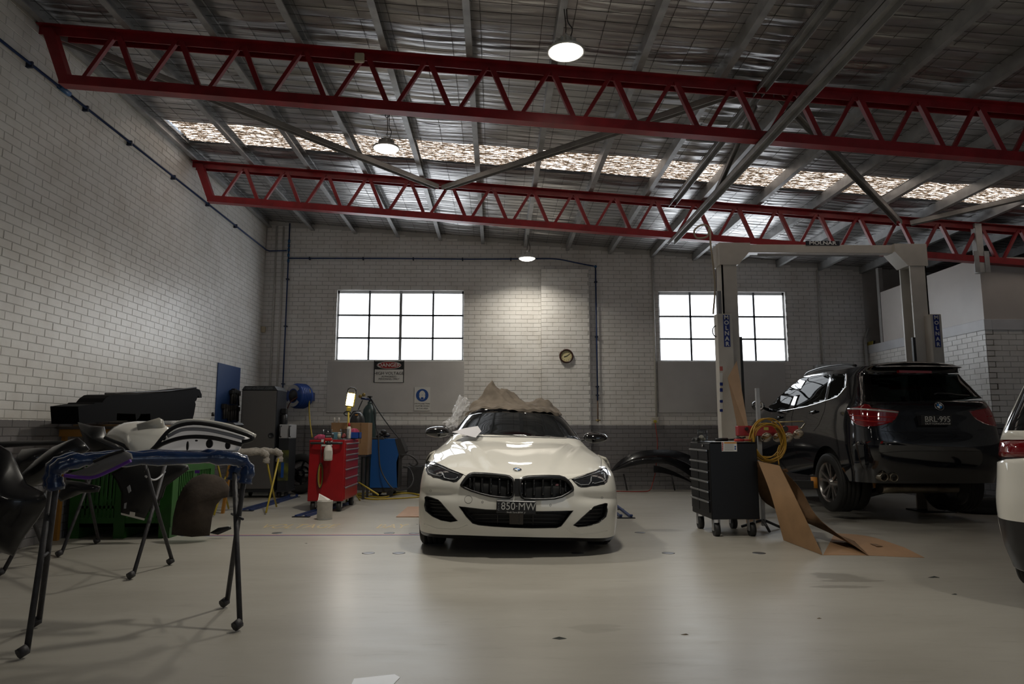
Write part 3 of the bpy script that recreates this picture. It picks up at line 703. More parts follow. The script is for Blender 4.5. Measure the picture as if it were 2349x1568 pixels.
# seams, sensors, tow cover, badge, plate
sm=MB()
sk.line(c7([(640,648),(400,545),(215,460),(190,330),(205,300)]),.0025,sm,.0005); sk.line(c8([(715,695),(1090,577),(1150,535),(1160,450),(1150,400)]),.0025,sm,.0005)
sk.line(c7([(205,300),(280,190),(380,90)]),.0025,sm,.0005); sk.line(c8([(1150,400),(1060,280),(910,165)]),.0025,sm,.0005)
sm.build('bonnet_gap',M_SEAM,car)
def circ(cx,cy,r,n=20): return [(cx+r*math.cos(2*PI*i/n),cy+r*math.sin(2*PI*i/n)) for i in range(n)]
a=c7([(665,958)])[0]; sk.line(circ(a[0],a[1],8.8),.0012,closed=True,sub=1,off=.0005).build('tow_cover_gap',M_SEAM,car)
for p in (c7([(162,843)])[0],c7([(852,992)])[0],c8([(480,1030)])[0],c8([(1167,933)])[0]): sk.line(circ(p[0],p[1],2.2,12),.0012,closed=True,sub=1,off=.0005).build('parking_sensor',M_SEAM,car)
# sculpted creases of the bumper
sk.line(c7([(75,1285),(250,1345),(440,1355),(560,1340),(650,1300)]),.008,None,-.004).build('bumper_lip',M_WHITE,car); sk.line(c8([(1240,1375),(1100,1400),(860,1425),(760,1395),(700,1345)]),.008,None,-.004).build('bumper_lip',M_WHITE,car)
u,v=sk.uv(1186.5,1077); roundel(sk.S(u,v)+sk.nrm(u,v)*.001,sk.nrm(u,v),.041,car)
PLT=[(1143,1149),(1225,1151),(1224.5,1175),(1142.5,1173)]
pc=sum((sk.pt(*p) for p in PLT),V(0,0,0))/4; pc.y-=.03; R_=Matrix.Rotation(math.radians(1.55),4,'Y')
PM=Matrix.Translation(pc)@R_
pw=.372/2*.98; ph=.112/2
plate=MB().box((-pw,-.006,-ph),(pw,.012,ph),.004,M=PM).build('number_plate',mat('plate_black',(.015,.015,.017),.3),car,label='black number plate with pale characters')
M_PLT=mat('plate_grey_characters',(.55,.55,.53),.4)
def PT(x,z,d=.0075): return PM@frame((x,-d,z),(1,0,0),(0,0,1))
text('850·MW',.098,PT(.02,.006),M_PLT,plate,xs=.92); 
for i,ch in enumerate('VIC'): text(ch,.026,PT(-.162,.028-.026*i),mat('plate_blue',(.3,.32,.34),.4),plate)
text('South Yarra BMW  JI',.02,PT(0,-.046),M_PLT,plate)
# greenhouse: windscreen, pillars, roof
gh=[
 [(0,1.36,1.015),(.35,1.37,1.02),(.66,1.42,1.0),(.79,1.50,.98),(.87,1.62,.95),(.93,1.9,.93)],
 [(0,1.66,1.17),(.34,1.68,1.17),(.61,1.74,1.145),(.735,1.84,1.105),(.82,1.96,1.03),(.91,2.2,.955)],
 [(0,2.0,1.335),(.32,2.02,1.332),(.56,2.09,1.30),(.67,2.2,1.25),(.76,2.3,1.12),(.89,2.45,.965)],
 [(0,2.34,1.46),(.30,2.37,1.455),(.51,2.45,1.42),(.61,2.56,1.355),(.72,2.65,1.17),(.88,2.75,.97)],
 [(0,2.8,1.505),(.29,2.82,1.50),(.49,2.88,1.465),(.59,2.95,1.40),(.70,3.05,1.2),(.875,3.1,.975)],
 [(0,3.5,1.47),(.29,3.5,1.465),(.48,3.52,1.43),(.58,3.55,1.36),(.69,3.6,1.18),(.87,3.6,.98)],
 [(0,4.4,1.16),(.28,4.4,1.155),(.46,4.4,1.13),(.56,4.4,1.1),(.67,4.38,1.05),(.86,4.3,.98)],
 [(0,4.95,.98),(.28,4.95,.98),(.46,4.93,.97),(.56,4.92,.965),(.67,4.9,.96),(.84,4.8,.95)]]
g2=Skin(gh,TC,64,64); g2.sgn=1
if g2.nrm(0,.2).y>0: g2.sgn=-1
WS=[(1037,992),(1050,974),(1062,957),(1074,941),(1100,938.5),(1186,937),(1262,937),(1288,938),(1301,955),(1317,977),(1336,1004.5),(1260,1001.5),(1186,999.5),(1110,996.5)]
NW=(-1,1,0,.42); g2.feature('ws',WS,2,NW)
g2.feature('roof',[(-.52,.36),(.52,.36),(.62,.55),(.62,.68),(-.62,.68),(-.62,.55)],uvs=True)
g2.feature('sgl',[(-.66,.2),(-.66,.6),(-.9,.62),(-.93,.2)],uvs=True); g2.feature('sgr',[(.66,.2),(.66,.6),(.9,.62),(.93,.2)],uvs=True)
g2.feature('rear_glass',[(-.5,.72),(.5,.72),(.56,.87),(-.56,.87)],uvs=True)
g2.cut()
g2.mesh('body').build('cabin_shell',M_WHITE,car)
wsg=g2.mesh('ws',.003).build('windscreen',M_GLS,car); g2.line(WS,.006,closed=True,sub=1,near=NW).build('windscreen_seal',M_BLKS,wsg)
g2.mesh('roof').build('roof_panel',M_BLKG,car); g2.mesh('rear_glass').build('rear_window',M_GLS,car)
for n_ in ('sgl','sgr'): g2.mesh(n_).build('side_window',M_GLS,car)
g2.line([(1060,1000),(1130,1001.5),(1186,1001.5),(1250,1003.5),(1320,1005)],.012,off=-.006,near=NW).build('wiper_tray',M_BLKS,car)
MB().grid(lambda a,b:sk.S(-.92+1.84*a,0)+V(0,.012+.10*b,-.002-.055*b*(1-.15*b)),40,4).build('splitter',M_BLKS,car)
# flanks and tail
def flank(sd):
    m=MB(); n=60
    def P(a,b):
        y=.9+a*4.15; arch=0.
        for yc in (.90,3.92):
            if abs(y-yc)<.39: arch=max(arch,.345+math.sqrt(.39**2-(y-yc)**2)-.0)
        z0=max(.2,arch); z1=.9+.06*a
        z=z0+(z1-z0)*b; k=min(1,(5.1-y)/.5); x=(.988-.05*b**3)*(.86+.14*math.sqrt(max(0,k)))
        return TC@V(sd*x,y,z)
    return m.grid(P,n,10)
for sd in (-1,1): flank(sd).build('body_side',M_WHITE,car)
MB().grid(lambda a,b:TC@V((a*2-1)*.86,5.05+.03*math.cos((a-.5)*PI)-.1*(b-.5)**2,.25+.72*b),20,10).build('tail',M_WHITE,car)
MB().box((-.72,.42,.15),(.72,4.9,.21),M=TC).build('underbody',M_VOID,car)
MB().box((-.7,.6,.2),(.7,1.35,.8),M=TC).build('engine_bay',M_VOID,car)
for x,y in ((-.86,.90),(.86,.90),(-.86,3.92),(.86,3.92)):
    wheel(car,(CX0+x,CY0+y,.35),(1 if x>0 else -1,0,0),.35,.255)
# door mirrors
for sd,pts in ((-1,(1003,990)),(1,(1366,1003))):
    c=px(*pts,Y=CY0+1.78); w=.105
    def Pm(u,v):
        a=2*PI*u; t=v; rr=(math.sin(PI*min(max(t,.001),.999)))**.35
        xx=(t-.5)*.285; k=1-.18*(t if sd>0 else 1-t)
        return c+V(xx,.10*rr*math.cos(a)*.9,.072*rr*math.sin(a)*k+ .01*math.cos(a))
    mi=MB().grid(Pm,20,14).build('door_mirror',M_BLKG,car)
    MB().box((c.x-.105,c.y+.05,c.z-.04),(c.x+.105,c.y+.075,c.z+.04),.01).build('mirror_glass',M_CHR,mi)
    MB().tube(smooth([c+V(-sd*.10,0,-.02),c+V(-sd*.19,.03,-.05),c+V(-sd*.25,.03,-.09)],8),.022,8,flat=.5).build('mirror_foot',M_BLKG,mi)
# ---------------------------------------------------------------- office block at the right
M_PANEL=mat('cream_wall_panel',(.62,.57,.53),.38,var=.12,scale=1.5,bump=.05,bscale=30)
M_TRIMP=mat('white_trim_board',(.66,.66,.68),.4,var=.15,scale=3)
XO,YO=7.65,10.4; ZT0,ZT1=2.73,2.90; ZP=3.90
ow=struct(MB().box((XO,YO,0),(XO+.12,YB-.002,ZT0)).build('wall_office_side',M_MORTAR),'white painted block wall of the office, side facing the lift','wall')
brickwork(ow,(XO,YB-.01,0),(0,-1,0),YB-YO-.01,0,ZT0,(-1,0,0),[],lambda p:p.y+(0 if p.z>1.6 else 5))
of=struct(MB().box((XO+.12,YO,0),(8.42,YO+.12,ZT0)).box((8.42,YO,2.08),(9.4,YO+.12,ZT0)).box((9.4,YO,0),(XR-.002,YO+.12,ZT0)).box((XO,YO,0),(XO+.13,YO+.02,ZT0)).build('wall_office_front',M_MORTAR),'white painted block wall of the office, front with a security door','wall')
brickwork(of,(XO+.002,YO,0),(1,0,0),1.6,0,ZT0,(0,-1,0),[(.72,1.8,-1,2.14)],lambda p:p.x)
for nm,a,b,l in (('trim_1',(XO-.02,YO-.02,ZT0),(XO+.1,YB-.003,ZT1),'white timber trim board along the side of the office'),('trim_2',(XO+.1,YO-.02,ZT0),(XR-.003,YO+.1,ZT1),'white timber trim board across the front of the office')):
    struct(MB().box(a,b,.004).build(nm,M_TRIMP),l,'trim')
up=struct(MB().box((XO+.0,YO,ZT1),(XO+.03,11.75,ZP)).build('wall_office_upper_side',M_PANEL),'upper office wall of cream sheet panels facing the lift','wall')
MB().box((XO,11.76,ZT1),(XO+.03,13.2,ZP)).build('wall_panel',M_PANEL,up)
struct(MB().box((XO+.03,YO,ZT1),(XR-.003,YO+.03,ZP)).build('wall_office_upper_front',M_PANEL),'upper office wall of cream sheet panels facing the camera','wall')
struct(MB().box((XO+.05,YO+.05,ZT0-.1),(XR-.004,YB-.004,ZT0-.02)).build('ceiling_office',mat('dark_board',(.05,.045,.045),.8)),'dark floor deck over the office','deck')
# door
M_SCR=mat('security_screen',(.012,.012,.014),.5)
dr_=thing('door_1','dark mesh security door with a white frame at the right edge','door',(8.9,YO-.01,0)); dr_['kind']='structure'
MB().box((8.40,YO-.03,0),(8.47,YO+.1,2.12),.004).box((8.40,YO-.03,2.05),(9.45,YO+.1,2.12),.004).box((9.38,YO-.03,0),(9.45,YO+.1,2.12),.004).build('door_frame',M_TRIMP,dr_)
MB().box((8.47,YO+.03,0),(9.38,YO+.06,2.05)).build('door_leaf',M_SCR,dr_)
gr=MB()
for i in range(12): gr.box((8.50+i*.078,YO+.02,.05),(8.506+i*.078,YO+.03,2.02))
for i in range(26): gr.box((8.47,YO+.018,.05+i*.078),(9.38,YO+.028,.056+i*.078))
gr.build('door_grille',mat('grille_wire',(.03,.03,.035),.4,.4),dr_,kind='stuff')
MB().box((8.47,YO+.0,0),(8.50,YO+.05,2.05)).build('door_stile',MATS['black_plastic'],dr_)
# steel posts of the office and handrails of its stair
M_STL=mat('pale_steel_post',(.50,.49,.47),.4,.2,var=.15)
def post(x,y,z0,z1,w,lab,d=None,br=True):
    t=thing('steel_post',lab,'post',(x,y,z0)); d=d or w
    MB().box((x-w/2,y-d/2,z0),(x+w/2,y+d/2,z1),.006).build('post_shaft',M_STL,t)
    if br:
        for s in (-1,1): MB().box((x+s*w*.75-.04,y-d/2-.012,z0+.0),(x+s*w*.75+.04,y-d/2-.004,z0+.34)).build('bracket',M_GALV,t)
    return t
post(7.60,YO-.07,3.62,ZR(7.6)-PD-.002,.11,'pale steel column rising from the office corner to the roof')
post(XO+.05,13.28,ZT1,ZR(7.7)-PD-.002,.09,'pale steel column at the far end of the cream office panels',br=False)
for i,(p,zt_) in enumerate((((1962,835),3.35),((1990,860),3.5))):
    b=px(*p,X=XO-.07); t=thing('handrail_post',['grey handrail post with bent top, the further of two by the stair','grey handrail post with bent top, the nearer of two by the stair'][i],'handrail',(b.x,b.y,0),'handrail posts of the office stair')
    MB().box((b.x-.025,b.y-.02,0),(b.x+.025,b.y+.02,3.05),.004).build('rail_upright',M_STL,t)
    MB().cyl((b.x,b.y,3.03),(b.x+.12,b.y+.05,3.27),.022,n=8).build('rail_bend',M_STL,t)
hz=thing('hazard_edge','yellow and black striped edge strip beside the office stair','hazard strip',(XO,13.2,ZT1))
ya,yb_=px(1958,838,X=XO-.03).y,px(2005,822,X=XO-.03).y
n_=9
for i in range(n_):
    y0=yb_+(min(ya,YB-.05)-yb_)*i/n_; y1=yb_+(min(ya,YB-.05)-yb_)*(i+1)/n_
    MB().prism([(XO-.024,y0,ZT1),(XO-.024,y1,ZT1),(XO-.024,y1-.03,ZT1+.07),(XO-.024,y0-.03,ZT1+.07)],(.03,0,0)).build('stripe',mat('hazard_yellow',(.55,.42,.03),.5) if i%2 else MATS['black_plastic'],hz)
# ---------------------------------------------------------------- two post lift
M_LIFT=mat('lift_cream_paint',(.62,.58,.52),.38,var=.12,scale=4); M_LBL=mat('label_blue',(.012,.03,.22),.4); M_LWH=mat('label_white',(.72,.72,.70),.4)
M_ARM=mat('lift_arm_black',(.02,.02,.02),.5); M_ORG=mat('pad_orange',(.55,.22,.02),.5); M_PURP=mat('purple_tape',(.12,.03,.30),.5)
YL=10.1
lift=thing('vehicle_lift','cream two-post vehicle lift holding the black car','vehicle lift',(5.2,YL,0))
xl=(px(1657,650,Y=YL-.14).x,px(1691,650,Y=YL-.14).x); xr=(px(2094,700,Y=YL-.14).x,px(2131,700,Y=YL-.14).x)
zb=px(1654,556,Y=YL-.15).z
for (a,b),sd in ((xl,1),(xr,-1)):
    o=MB().box((a,YL-.14,0),(b,YL-.115,zb-.3)).box((a,YL+.115,0),(b,YL+.14,zb-.3))
    if sd>0: o.box((a,YL-.14,0),(a+.02,YL+.14,zb-.3))
    else: o.box((b-.02,YL-.14,0),(b,YL+.14,zb-.3))
    c=o.build('column',M_LIFT,lift)
    MB().box((a-.12,YL-.22,0),(b+.12,YL+.22,.02),.004).build('base_plate',M_ARM,lift)
    g=(a-.03,b+.03); e=b+.22 if sd>0 else a-.22
    k=MB()
    q=[(g[0],YL-.15,zb),(e,YL-.15,zb),(e,YL-.15,zb-.12),(g[1],YL-.15,zb-.34),(g[0],YL-.15,zb-.34)] if sd>0 else [(g[1],YL-.15,zb),(e,YL-.15,zb),(e,YL-.15,zb-.12),(g[0],YL-.15,zb-.34),(g[1],YL-.15,zb-.34)]
    k.prism(q,(0,.3,0)).build('corner_gusset',M_LIFT,lift)
    # carriage and lifting arms
    xc=(a+b)/2
    MB().box((xc-.09+sd*.03,YL-.11,.35),(xc+.09+sd*.03,YL+.11,1.0),.01).build('carriage',M_ARM,lift)
    MB().box(((b if sd>0 else a-.04),YL-.14,.4),((b+.04 if sd>0 else a),YL-.10,2.55)).build('guide_strip',M_ARM,lift)
    for dy in (-.42,.95):
        p0=V(xc+sd*.12,YL,.42); p1=V(xc+sd*1.0,YL+dy,.42); d=p1-p0
        a_=MB().box((0,-.055,-.05),(d.length,.055,.05),.006,M=frame(p0,d,V(0,0,1).cross(d))).build('lift_arm',M_ARM,lift)
        MB().cyl(p1+V(0,0,-.05),p1+V(0,0,.10),.06,n=16).build('arm_pad',M_ORG,a_)
        MB().box((d.length*.5,-.06,-.055),(d.length*.62,.06,.055),M=frame(p0,d,V(0,0,1).cross(d))).build('arm_band',M_ORG,a_)
MB().box((xl[0]+.1,YL-.08,zb-.13),(xr[1]-.1,YL+.08,zb-.005),.004).build('cross_beam',M_LIFT,lift)
MB().cyl((xl[1]+.35,YL-.1,zb-.17),(xr[0]-.45,YL-.1,zb-.17),.022,n=8).build('cutoff_bar',mat('grey_foam_bar',(.35,.35,.36),.6),lift)
bc=px(1887,557.5,Y=YL-.085)
lb=MB().box((bc.x-.26,YL-.086,bc.z-.035),(bc.x+.26,YL-.079,bc.z+.035)).build('name_label',mat('label_dark',(.02,.02,.03),.4),lift)
text('MOLNAR',.075,FACE_CAM((bc.x,YL-.088,bc.z)),M_LWH,lb,bold=.002,xs=1.35)
# covers with the upright lettering
def letters(xc,y,z0,z1,parent,h):
    l=MB().box((xc-h*.62,y-.004,z0),(xc+h*.62,y,z1)).build('name_label',M_LBL,parent)
    for i,ch in enumerate('MOLNAR'): text(ch,h*1.12,FACE_CAM((xc,y-.006,z1-(z1-z0)*(i+.5)/6)),M_LWH,l,bold=.0025,xs=1.05)
yc=YL-.30
a=px(1645,719,Y=yc); b=px(1676,719,Y=yc); lo=.35
cv=MB().box((a.x,yc,lo),(b.x+.02,YL-.141,a.z),.004).build('power_cover',M_LIFT,lift)
t0=px(1666,722,Y=yc); t1=px(1666,795,Y=yc); letters(px(1667,760,Y=yc).x,yc-.001,t1.z,t0.z,cv,.075)
MB().tube([V(a.x,yc+.08,a.z-.25)+V(-.05*math.sin(i*PI/10),0,.08*math.cos(i*PI/10)) for i in range(11)],.008,6).build('cable_loop',M_BLK,cv)
MB().box((a.x+.04,yc+.05,a.z),(a.x+.09,YL-.15,a.z+.35)).build('motor_stub',mat('motor_grey',(.2,.2,.21),.5),cv)
for (y0,y1,m) in ((840,850,mat('label_red',(.5,.12,.1),.5)),(877,884,M_LBL),(890,898,M_LBL),(917,923,M_LBL),(938,944,M_LBL),(855,876,M_LWH),(900,916,M_LWH),(925,937,M_LWH)):
    p=px(1651,y0,Y=yc); q=px(1658,y1,Y=yc); MB().box((p.x,yc-.003,q.z),(q.x,yc-.0005,p.z)).build('sticker',m,cv)
MB().box((px(1659,0,Y=yc).x+.01,yc-.004,1.0),(px(1664,0,Y=yc).x+.015,yc-.0005,1.45)).build('tape_strip',M_PURP,cv)
a=px(2137,720,Y=yc); b=px(2157,720,Y=yc)
cv2=MB().box((a.x-.02,yc,.3),(b.x+.01,YL-.141,a.z),.004).build('side_cover',M_LIFT,lift)
t0=px(2145,722,Y=yc); t1=px(2145,796,Y=yc); letters((a.x+b.x)/2-.006,yc-.001,t1.z,t0.z,cv2,.068)
# hose hanging beside the left post
h0=px(1632,530,Y=9.9)
hs_=thing('air_hose','thin beige hose looped over the red truss and hanging down beside the left lift post','hose',(h0.x,9.9,2.9))
MB().tube(smooth([px(1636,720,Y=10.1),px(1640,650,Y=10.1),px(1630,560,Y=10.1),px(1628,525,Y=10.15),px(1612,515,Y=10.15),px(1593,528,Y=10.15),px(1598,545,Y=10.15),px(1622,542,Y=10.15),px(1627,522,Y=10.15)],50),.014,8).build('hose_line',mat('beige_hose',(.36,.30,.22),.6),hs_)
# ---------------------------------------------------------------- black car on the lift
SX,SY,SZ=5.45,8.33,.375
def suvnet(k=1.):
    side=[(1.0,),(1.7,),(2.4,),(3.1,)]
    def row(z,rear,xs,ys,front,zf=(0,0)):
        r=[(x,y,z) for x,y in rear]
        r+=[(x,y,z) for x,y in zip(xs,ys)]
        r+=[(x,y,z+d) for (x,y),d in zip(front,zf)]
        return r
    return [
     row(.15,[(0,.10),(.45,.11),(.72,.17),(.85,.33),(.89,.55)],(.89,.89,.89,.89),(1.0,1.7,2.4,3.1),[(.88,3.8),(.75,4.5)]),
     row(.36,[(0,.0),(.46,.02),(.77,.10),(.90,.28),(.93,.55)],(.935,.925,.925,.93),(1.0,1.7,2.4,3.1),[(.925,3.8),(.80,4.55)]),
     row(.60,[(0,-.03),(.46,-.01),(.79,.08),(.92,.28),(.95,.58)],(.95,.945,.945,.945),(1.0,1.7,2.4,3.1),[(.93,3.8),(.82,4.55)]),
     row(.78,[(0,.02),(.46,.03),(.78,.10),(.905,.29),(.94,.6)],(.945,.945,.945,.94),(1.02,1.7,2.4,3.1),[(.925,3.8),(.80,4.5)]),
     row(.96,[(0,.06),(.46,.07),(.76,.13),(.885,.30),(.925,.62)],(.93,.93,.93,.925),(1.05,1.7,2.4,3.1),[(.90,3.75),(.72,4.4)],(-.02,-.1)),
     row(1.13,[(0,.11),(.45,.12),(.72,.18),(.845,.34),(.89,.66)],(.90,.905,.905,.895),(1.08,1.7,2.4,3.05),[(.85,3.55),(.6,3.9)],(-.06,-.1)),
     row(1.33,[(0,.27),(.43,.28),(.67,.33),(.775,.48),(.815,.78)],(.825,.83,.825,.80),(1.12,1.7,2.35,2.85),[(.74,3.1),(.5,3.3)],(-.05,-.05)),
     row(1.52,[(0,.42),(.40,.43),(.61,.47),(.70,.60),(.735,.88)],(.745,.745,.735,.70),(1.2,1.7,2.15,2.5),[(.62,2.7),(.4,2.8)],(-.03,-.03)),
     row(1.635,[(0,.36),(.38,.37),(.56,.41),(.63,.55),(.655,.85)],(.66,.66,.65,.61),(1.2,1.65,2.05,2.3),[(.5,2.42),(.3,2.5)],(-.02,-.02))]
TS=Matrix.Translation((SX,SY,SZ))
suv=thing('wagon','black glossy wagon raised on the lift, seen from behind','car',(SX,SY+2,.1))
M_BPAINT=mat('black_car_paint',(.004,.005,.008),.1,coat=1.,spec=.6)
M_TINT=bpy.data.materials.new('tinted_glass'); M_TINT.use_nodes=True
def tint(m,tr,gl=.02):
    n=m.node_tree.nodes; l=m.node_tree.links; n.clear(); o=n.new('ShaderNodeOutputMaterial'); t=n.new('ShaderNodeBsdfTransparent'); t.inputs[0].default_value=(*tr,1)
    g=n.new('ShaderNodeBsdfGlossy'); g.inputs['Roughness'].default_value=gl; f=n.new('ShaderNodeLayerWeight'); f.inputs[0].default_value=.5; mx=n.new('ShaderNodeMixShader')
    pw=n.new('ShaderNodeMath'); pw.operation='POWER'; pw.inputs[1].default_value=4; ad=n.new('ShaderNodeMath'); ad.operation='MULTIPLY_ADD'; ad.inputs[1].default_value=.2; ad.inputs[2].default_value=.03
    l.new(f.outputs['Facing'],pw.inputs[0]); l.new(pw.outputs[0],ad.inputs[0]); l.new(ad.outputs[0],mx.inputs[0]); l.new(t.outputs[0],mx.inputs[1]); l.new(g.outputs[0],mx.inputs[2]); l.new(mx.outputs[0],o.inputs[0]); return m
tint(M_TINT,(.06,.085,.078))
ss=Skin(suvnet(),TS,150,70,asp=2.2); ss.sgn=1
if ss.nrm(0,.4).y>0: ss.sgn=-1
c61=crop(1640,820,6.534); c53=crop(1900,820,5.227); cA=crop(1560,820,2.977)
NS=(-1,-.18,0,1); NRR=(-.55,.6,0,1)
W_F=c61([(850,812),(880,720),(920,635),(960,560),(1030,480),(1100,410),(1200,335),(1310,290),(1280,350),(1250,420),(1210,520),(1170,620),(1130,720),(1105,772)])
W_R=c61([(1180,768),(1215,640),(1260,520),(1320,400),(1385,300),(1440,278),(1540,262),(1640,252),(1735,247),(1715,330),(1690,480),(1650,640),(1500,692),(1350,735)])
W_Q=c61([(1685,628),(1705,530),(1720,430),(1740,340),(1765,248),(1860,243),(1950,243),(1958,340),(1955,430),(1900,510),(1830,580)])
TL=c53([(222,628),(250,604),(340,585),(440,552),(495,562),(520,600),(600,608),(720,622),(850,640),(830,690),(800,740),(720,785),(640,808),(560,820),(430,825),(330,800),(270,735)])
TR=c53([(1745,660),(1850,645),(1950,630),(1948,560),(1975,575),(2000,610),(2030,700),(2046,780),(2048,820),(2020,842),(1985,838),(1968,800),(1900,798),(1830,788),(1785,725)])
RW=c53([(425,195),(600,195),(900,202),(1300,215),(1560,238),(1630,285),(1700,340),(1780,412),(1850,480),(1700,496),(1450,512),(1240,520),(1000,524),(800,526),(600,527),(425,527)])
for nm,pl in (('wf',W_F),('wr',W_R),('wq',W_Q)):
    q=ss.feature(nm,pl,2,NS); ss.feature(nm+'m',[(-u,v) for u,v in q],uvs=True)
q=ss.feature('tl',TL,1,(-.62,0,0,1)); ss.feature('tr',[(-u,v) for u,v in q],uvs=True); ss.feature('rw',RW,1,(-.5,.5,0,1))
def suvarch(yc,zc,R,n=26):
    r=[]
    for i in range(n+1):
        a=-.12+ (PI+.24)*i/n; p=TS@V(-.945,yc+R*math.cos(a),max(.153,zc+R*math.sin(a))); r.append(ss.uv(*proj(p),NS))
    return r
for yc in (1.0,3.82):
    q=suvarch(yc,.16,.43) ; ss.feature('arch',q,uvs=True); ss.feature('arch',[(-u,v) for u,v in q],uvs=True)
ss.cut()
sb=ss.mesh('body').build('body_shell',M_BPAINT,suv)
for nm in ('wf','wr','wq','wfm','wrm','wqm'):
    ss.mesh(nm,.004).build('side_window',M_TINT,suv)
M_TINT2=bpy.data.materials.new('dark_tinted_glass'); M_TINT2.use_nodes=True; tint(M_TINT2,(.14,.16,.16))
ss.mesh('rw',.004).build('rear_window',M_TINT2,suv)
M_TAIL=mat('red_lamp_lens',(.13,.002,.005),.06,coat=1.,emit=(.5,.005,.01),es=.02)
M_TAILS=mat('lamp_silver_strip',(.62,.60,.60),.15,.5)
for nm,ln,st,nr in (('tl',[c53([(260,690),(430,700),(560,705),(800,715)]),c53([(290,740),(430,755),(560,765),(770,770)])],c53([(235,615),(350,612),(480,622),(560,628),(700,640),(840,655)]),(-.62,0,0,1)),('tr',[c53([(1790,715),(1960,700)]),c53([(1810,755),(1965,750)])],c53([(1750,668),(1850,655),(1945,643)]),(0,.62,0,1))):
    t_=ss.mesh(nm,.002).build('tail_lamp',M_TAIL,suv)
    ss.line(st,.013,off=-.003,near=nr).build('lamp_strip',M_TAILS,t_)
    for q in ln: ss.line(q,.006,off=-.001,near=nr).build('lamp_rib',mat('red_rib',(.5,.02,.02),.2),t_)
# chrome window line, seams
ss.line(c61([(850,832),(980,806),(1100,786),(1350,740),(1500,700),(1650,652),(1750,620),(1835,590),(1905,520),(1965,440),(1975,340),(1970,245)]),.008,near=NS,off=.002).build('chrome_trim',M_CHR,suv)
ss.line(c61([(1310,290),(1340,275)]),.004,near=NS).build('pillar_trim',M_BLKG,suv)
for q in (c61([(1180,770),(1150,900),(1160,1100),(1180,1300),(1230,1500)]),c61([(1660,645),(1640,800),(1560,1000),(1480,1100)])):
    ss.line(q,.003,near=NS,off=.0005).build('door_gap',M_SEAM,suv)
for q in (c61([(1440,830),(1530,805)]),c61([(900,925),(1000,890)])): ss.line(q,.016,near=NS,off=.02).build('door_handle',M_BPAINT,suv)
NR2=(-.45,.45,0,1)
for q in (c53([(430,860),(800,890),(1200,905),(1700,880),(1960,850)]),c53([(480,1150),(900,1120),(1400,1118),(1900,1120)]),c53([(420,200),(400,420),(420,520),(520,560),(860,640),(800,760),(640,850)])):
    ss.line(q,.003,near=NR2,off=.0005).build('tailgate_gap',M_SEAM,suv)
q=c53([(455,1022),(490,1003),(660,1000),(650,1030)]); MB().add([ss.pt(*p,.006,NR2) for p in q]+[ss.pt(*p,-.002,NR2) for p in q],[(0,1,2,3),(0,4,5,1),(1,5,6,2),(2,6,7,3),(3,7,4,0)]).build('reflector',mat('dark_red_reflector',(.18,.006,.006),.2),suv)
u,v=ss.uv(*c53([(1328,583)])[0],NR2); roundel(ss.S(u,v)+ss.nrm(u,v)*.002,ss.nrm(u,v),.054,suv)
pc=px(*c53([(1298,748)])[0],Y=SY-.02)
plt=MB().box((pc.x-.19,pc.y-.006,pc.z-.062),(pc.x+.19,pc.y+.09,pc.z+.062),.004).build('number_plate',MATS['plate_black'],suv,label='black number plate with grey characters')
text('BRL·995',.1,FACE_CAM((pc.x+.01,pc.y-.0075,pc.z+.008)),M_PLT,plt,xs=.95,bold=.0005); text('DUTTONGARAGE',.03,FACE_CAM((pc.x+.01,pc.y-.0075,pc.z-.045)),M_PLT,plt,xs=1.3)
# roof, spoiler, brake light, wiper, antenna, rails
fs_=nsurf(suvnet())
def roofP(a,b):
    u=-.02-.93*a; p=fs_(u,1.); q=V(-p.x,p.y,p.z); return TS@(p.lerp(q,b)+V(0,0,.055*math.sin(PI*b)**.7*min(1,a*5)))
MB().grid(roofP,40,20).build('roof_panel',M_BPAINT,suv)
MB().grid(lambda a,b:TS@V((a*2-1)*(.56-.02*b),.40-.15*(1-b)**1.3+.06*(2*a-1)**2,1.625+.035*b-.02*(1-b)),20,6).grid(lambda a,b:TS@V((a*2-1)*(.56-.0*b),.25+.15*b+.06*(2*a-1)**2,1.605-.02*b),20,4).build('spoiler',M_BPAINT,suv)
q=c53([(850,150),(1240,158),(1240,186),(850,180)]); q=[px(*p,Y=SY+.235) for p in q]; MB().prism(q,(0,.05,0)).build('brake_light',M_TAIL,suv)
MB().tube([px(*p,Y=SY+.2) for p in c53([(1270,440),(1310,425),(1450,435),(1560,450),(1690,458)])],.012,6).build('wiper',M_BLKS,suv)
p=px(2053,839,Y=SY+1.0); MB().prism([p+V(-.09,0,-.03),p+V(.08,0,-.03),p+V(.06,0,.0),p+V(.03,0,.045),p+V(-.01,0,.045),p+V(-.05,0,.01)],(0,.06,0)).build('antenna_fin',M_BLKG,suv)
for sd in (-1,1): MB().tube(smooth([TS@V(sd*.62,.7,1.66),TS@V(sd*.63,1.0,1.70),TS@V(sd*.63,1.6,1.715),TS@V(sd*.61,2.1,1.69),TS@V(sd*.58,2.3,1.655)],20),.018,8).build('roof_rail',M_BLKS,suv)
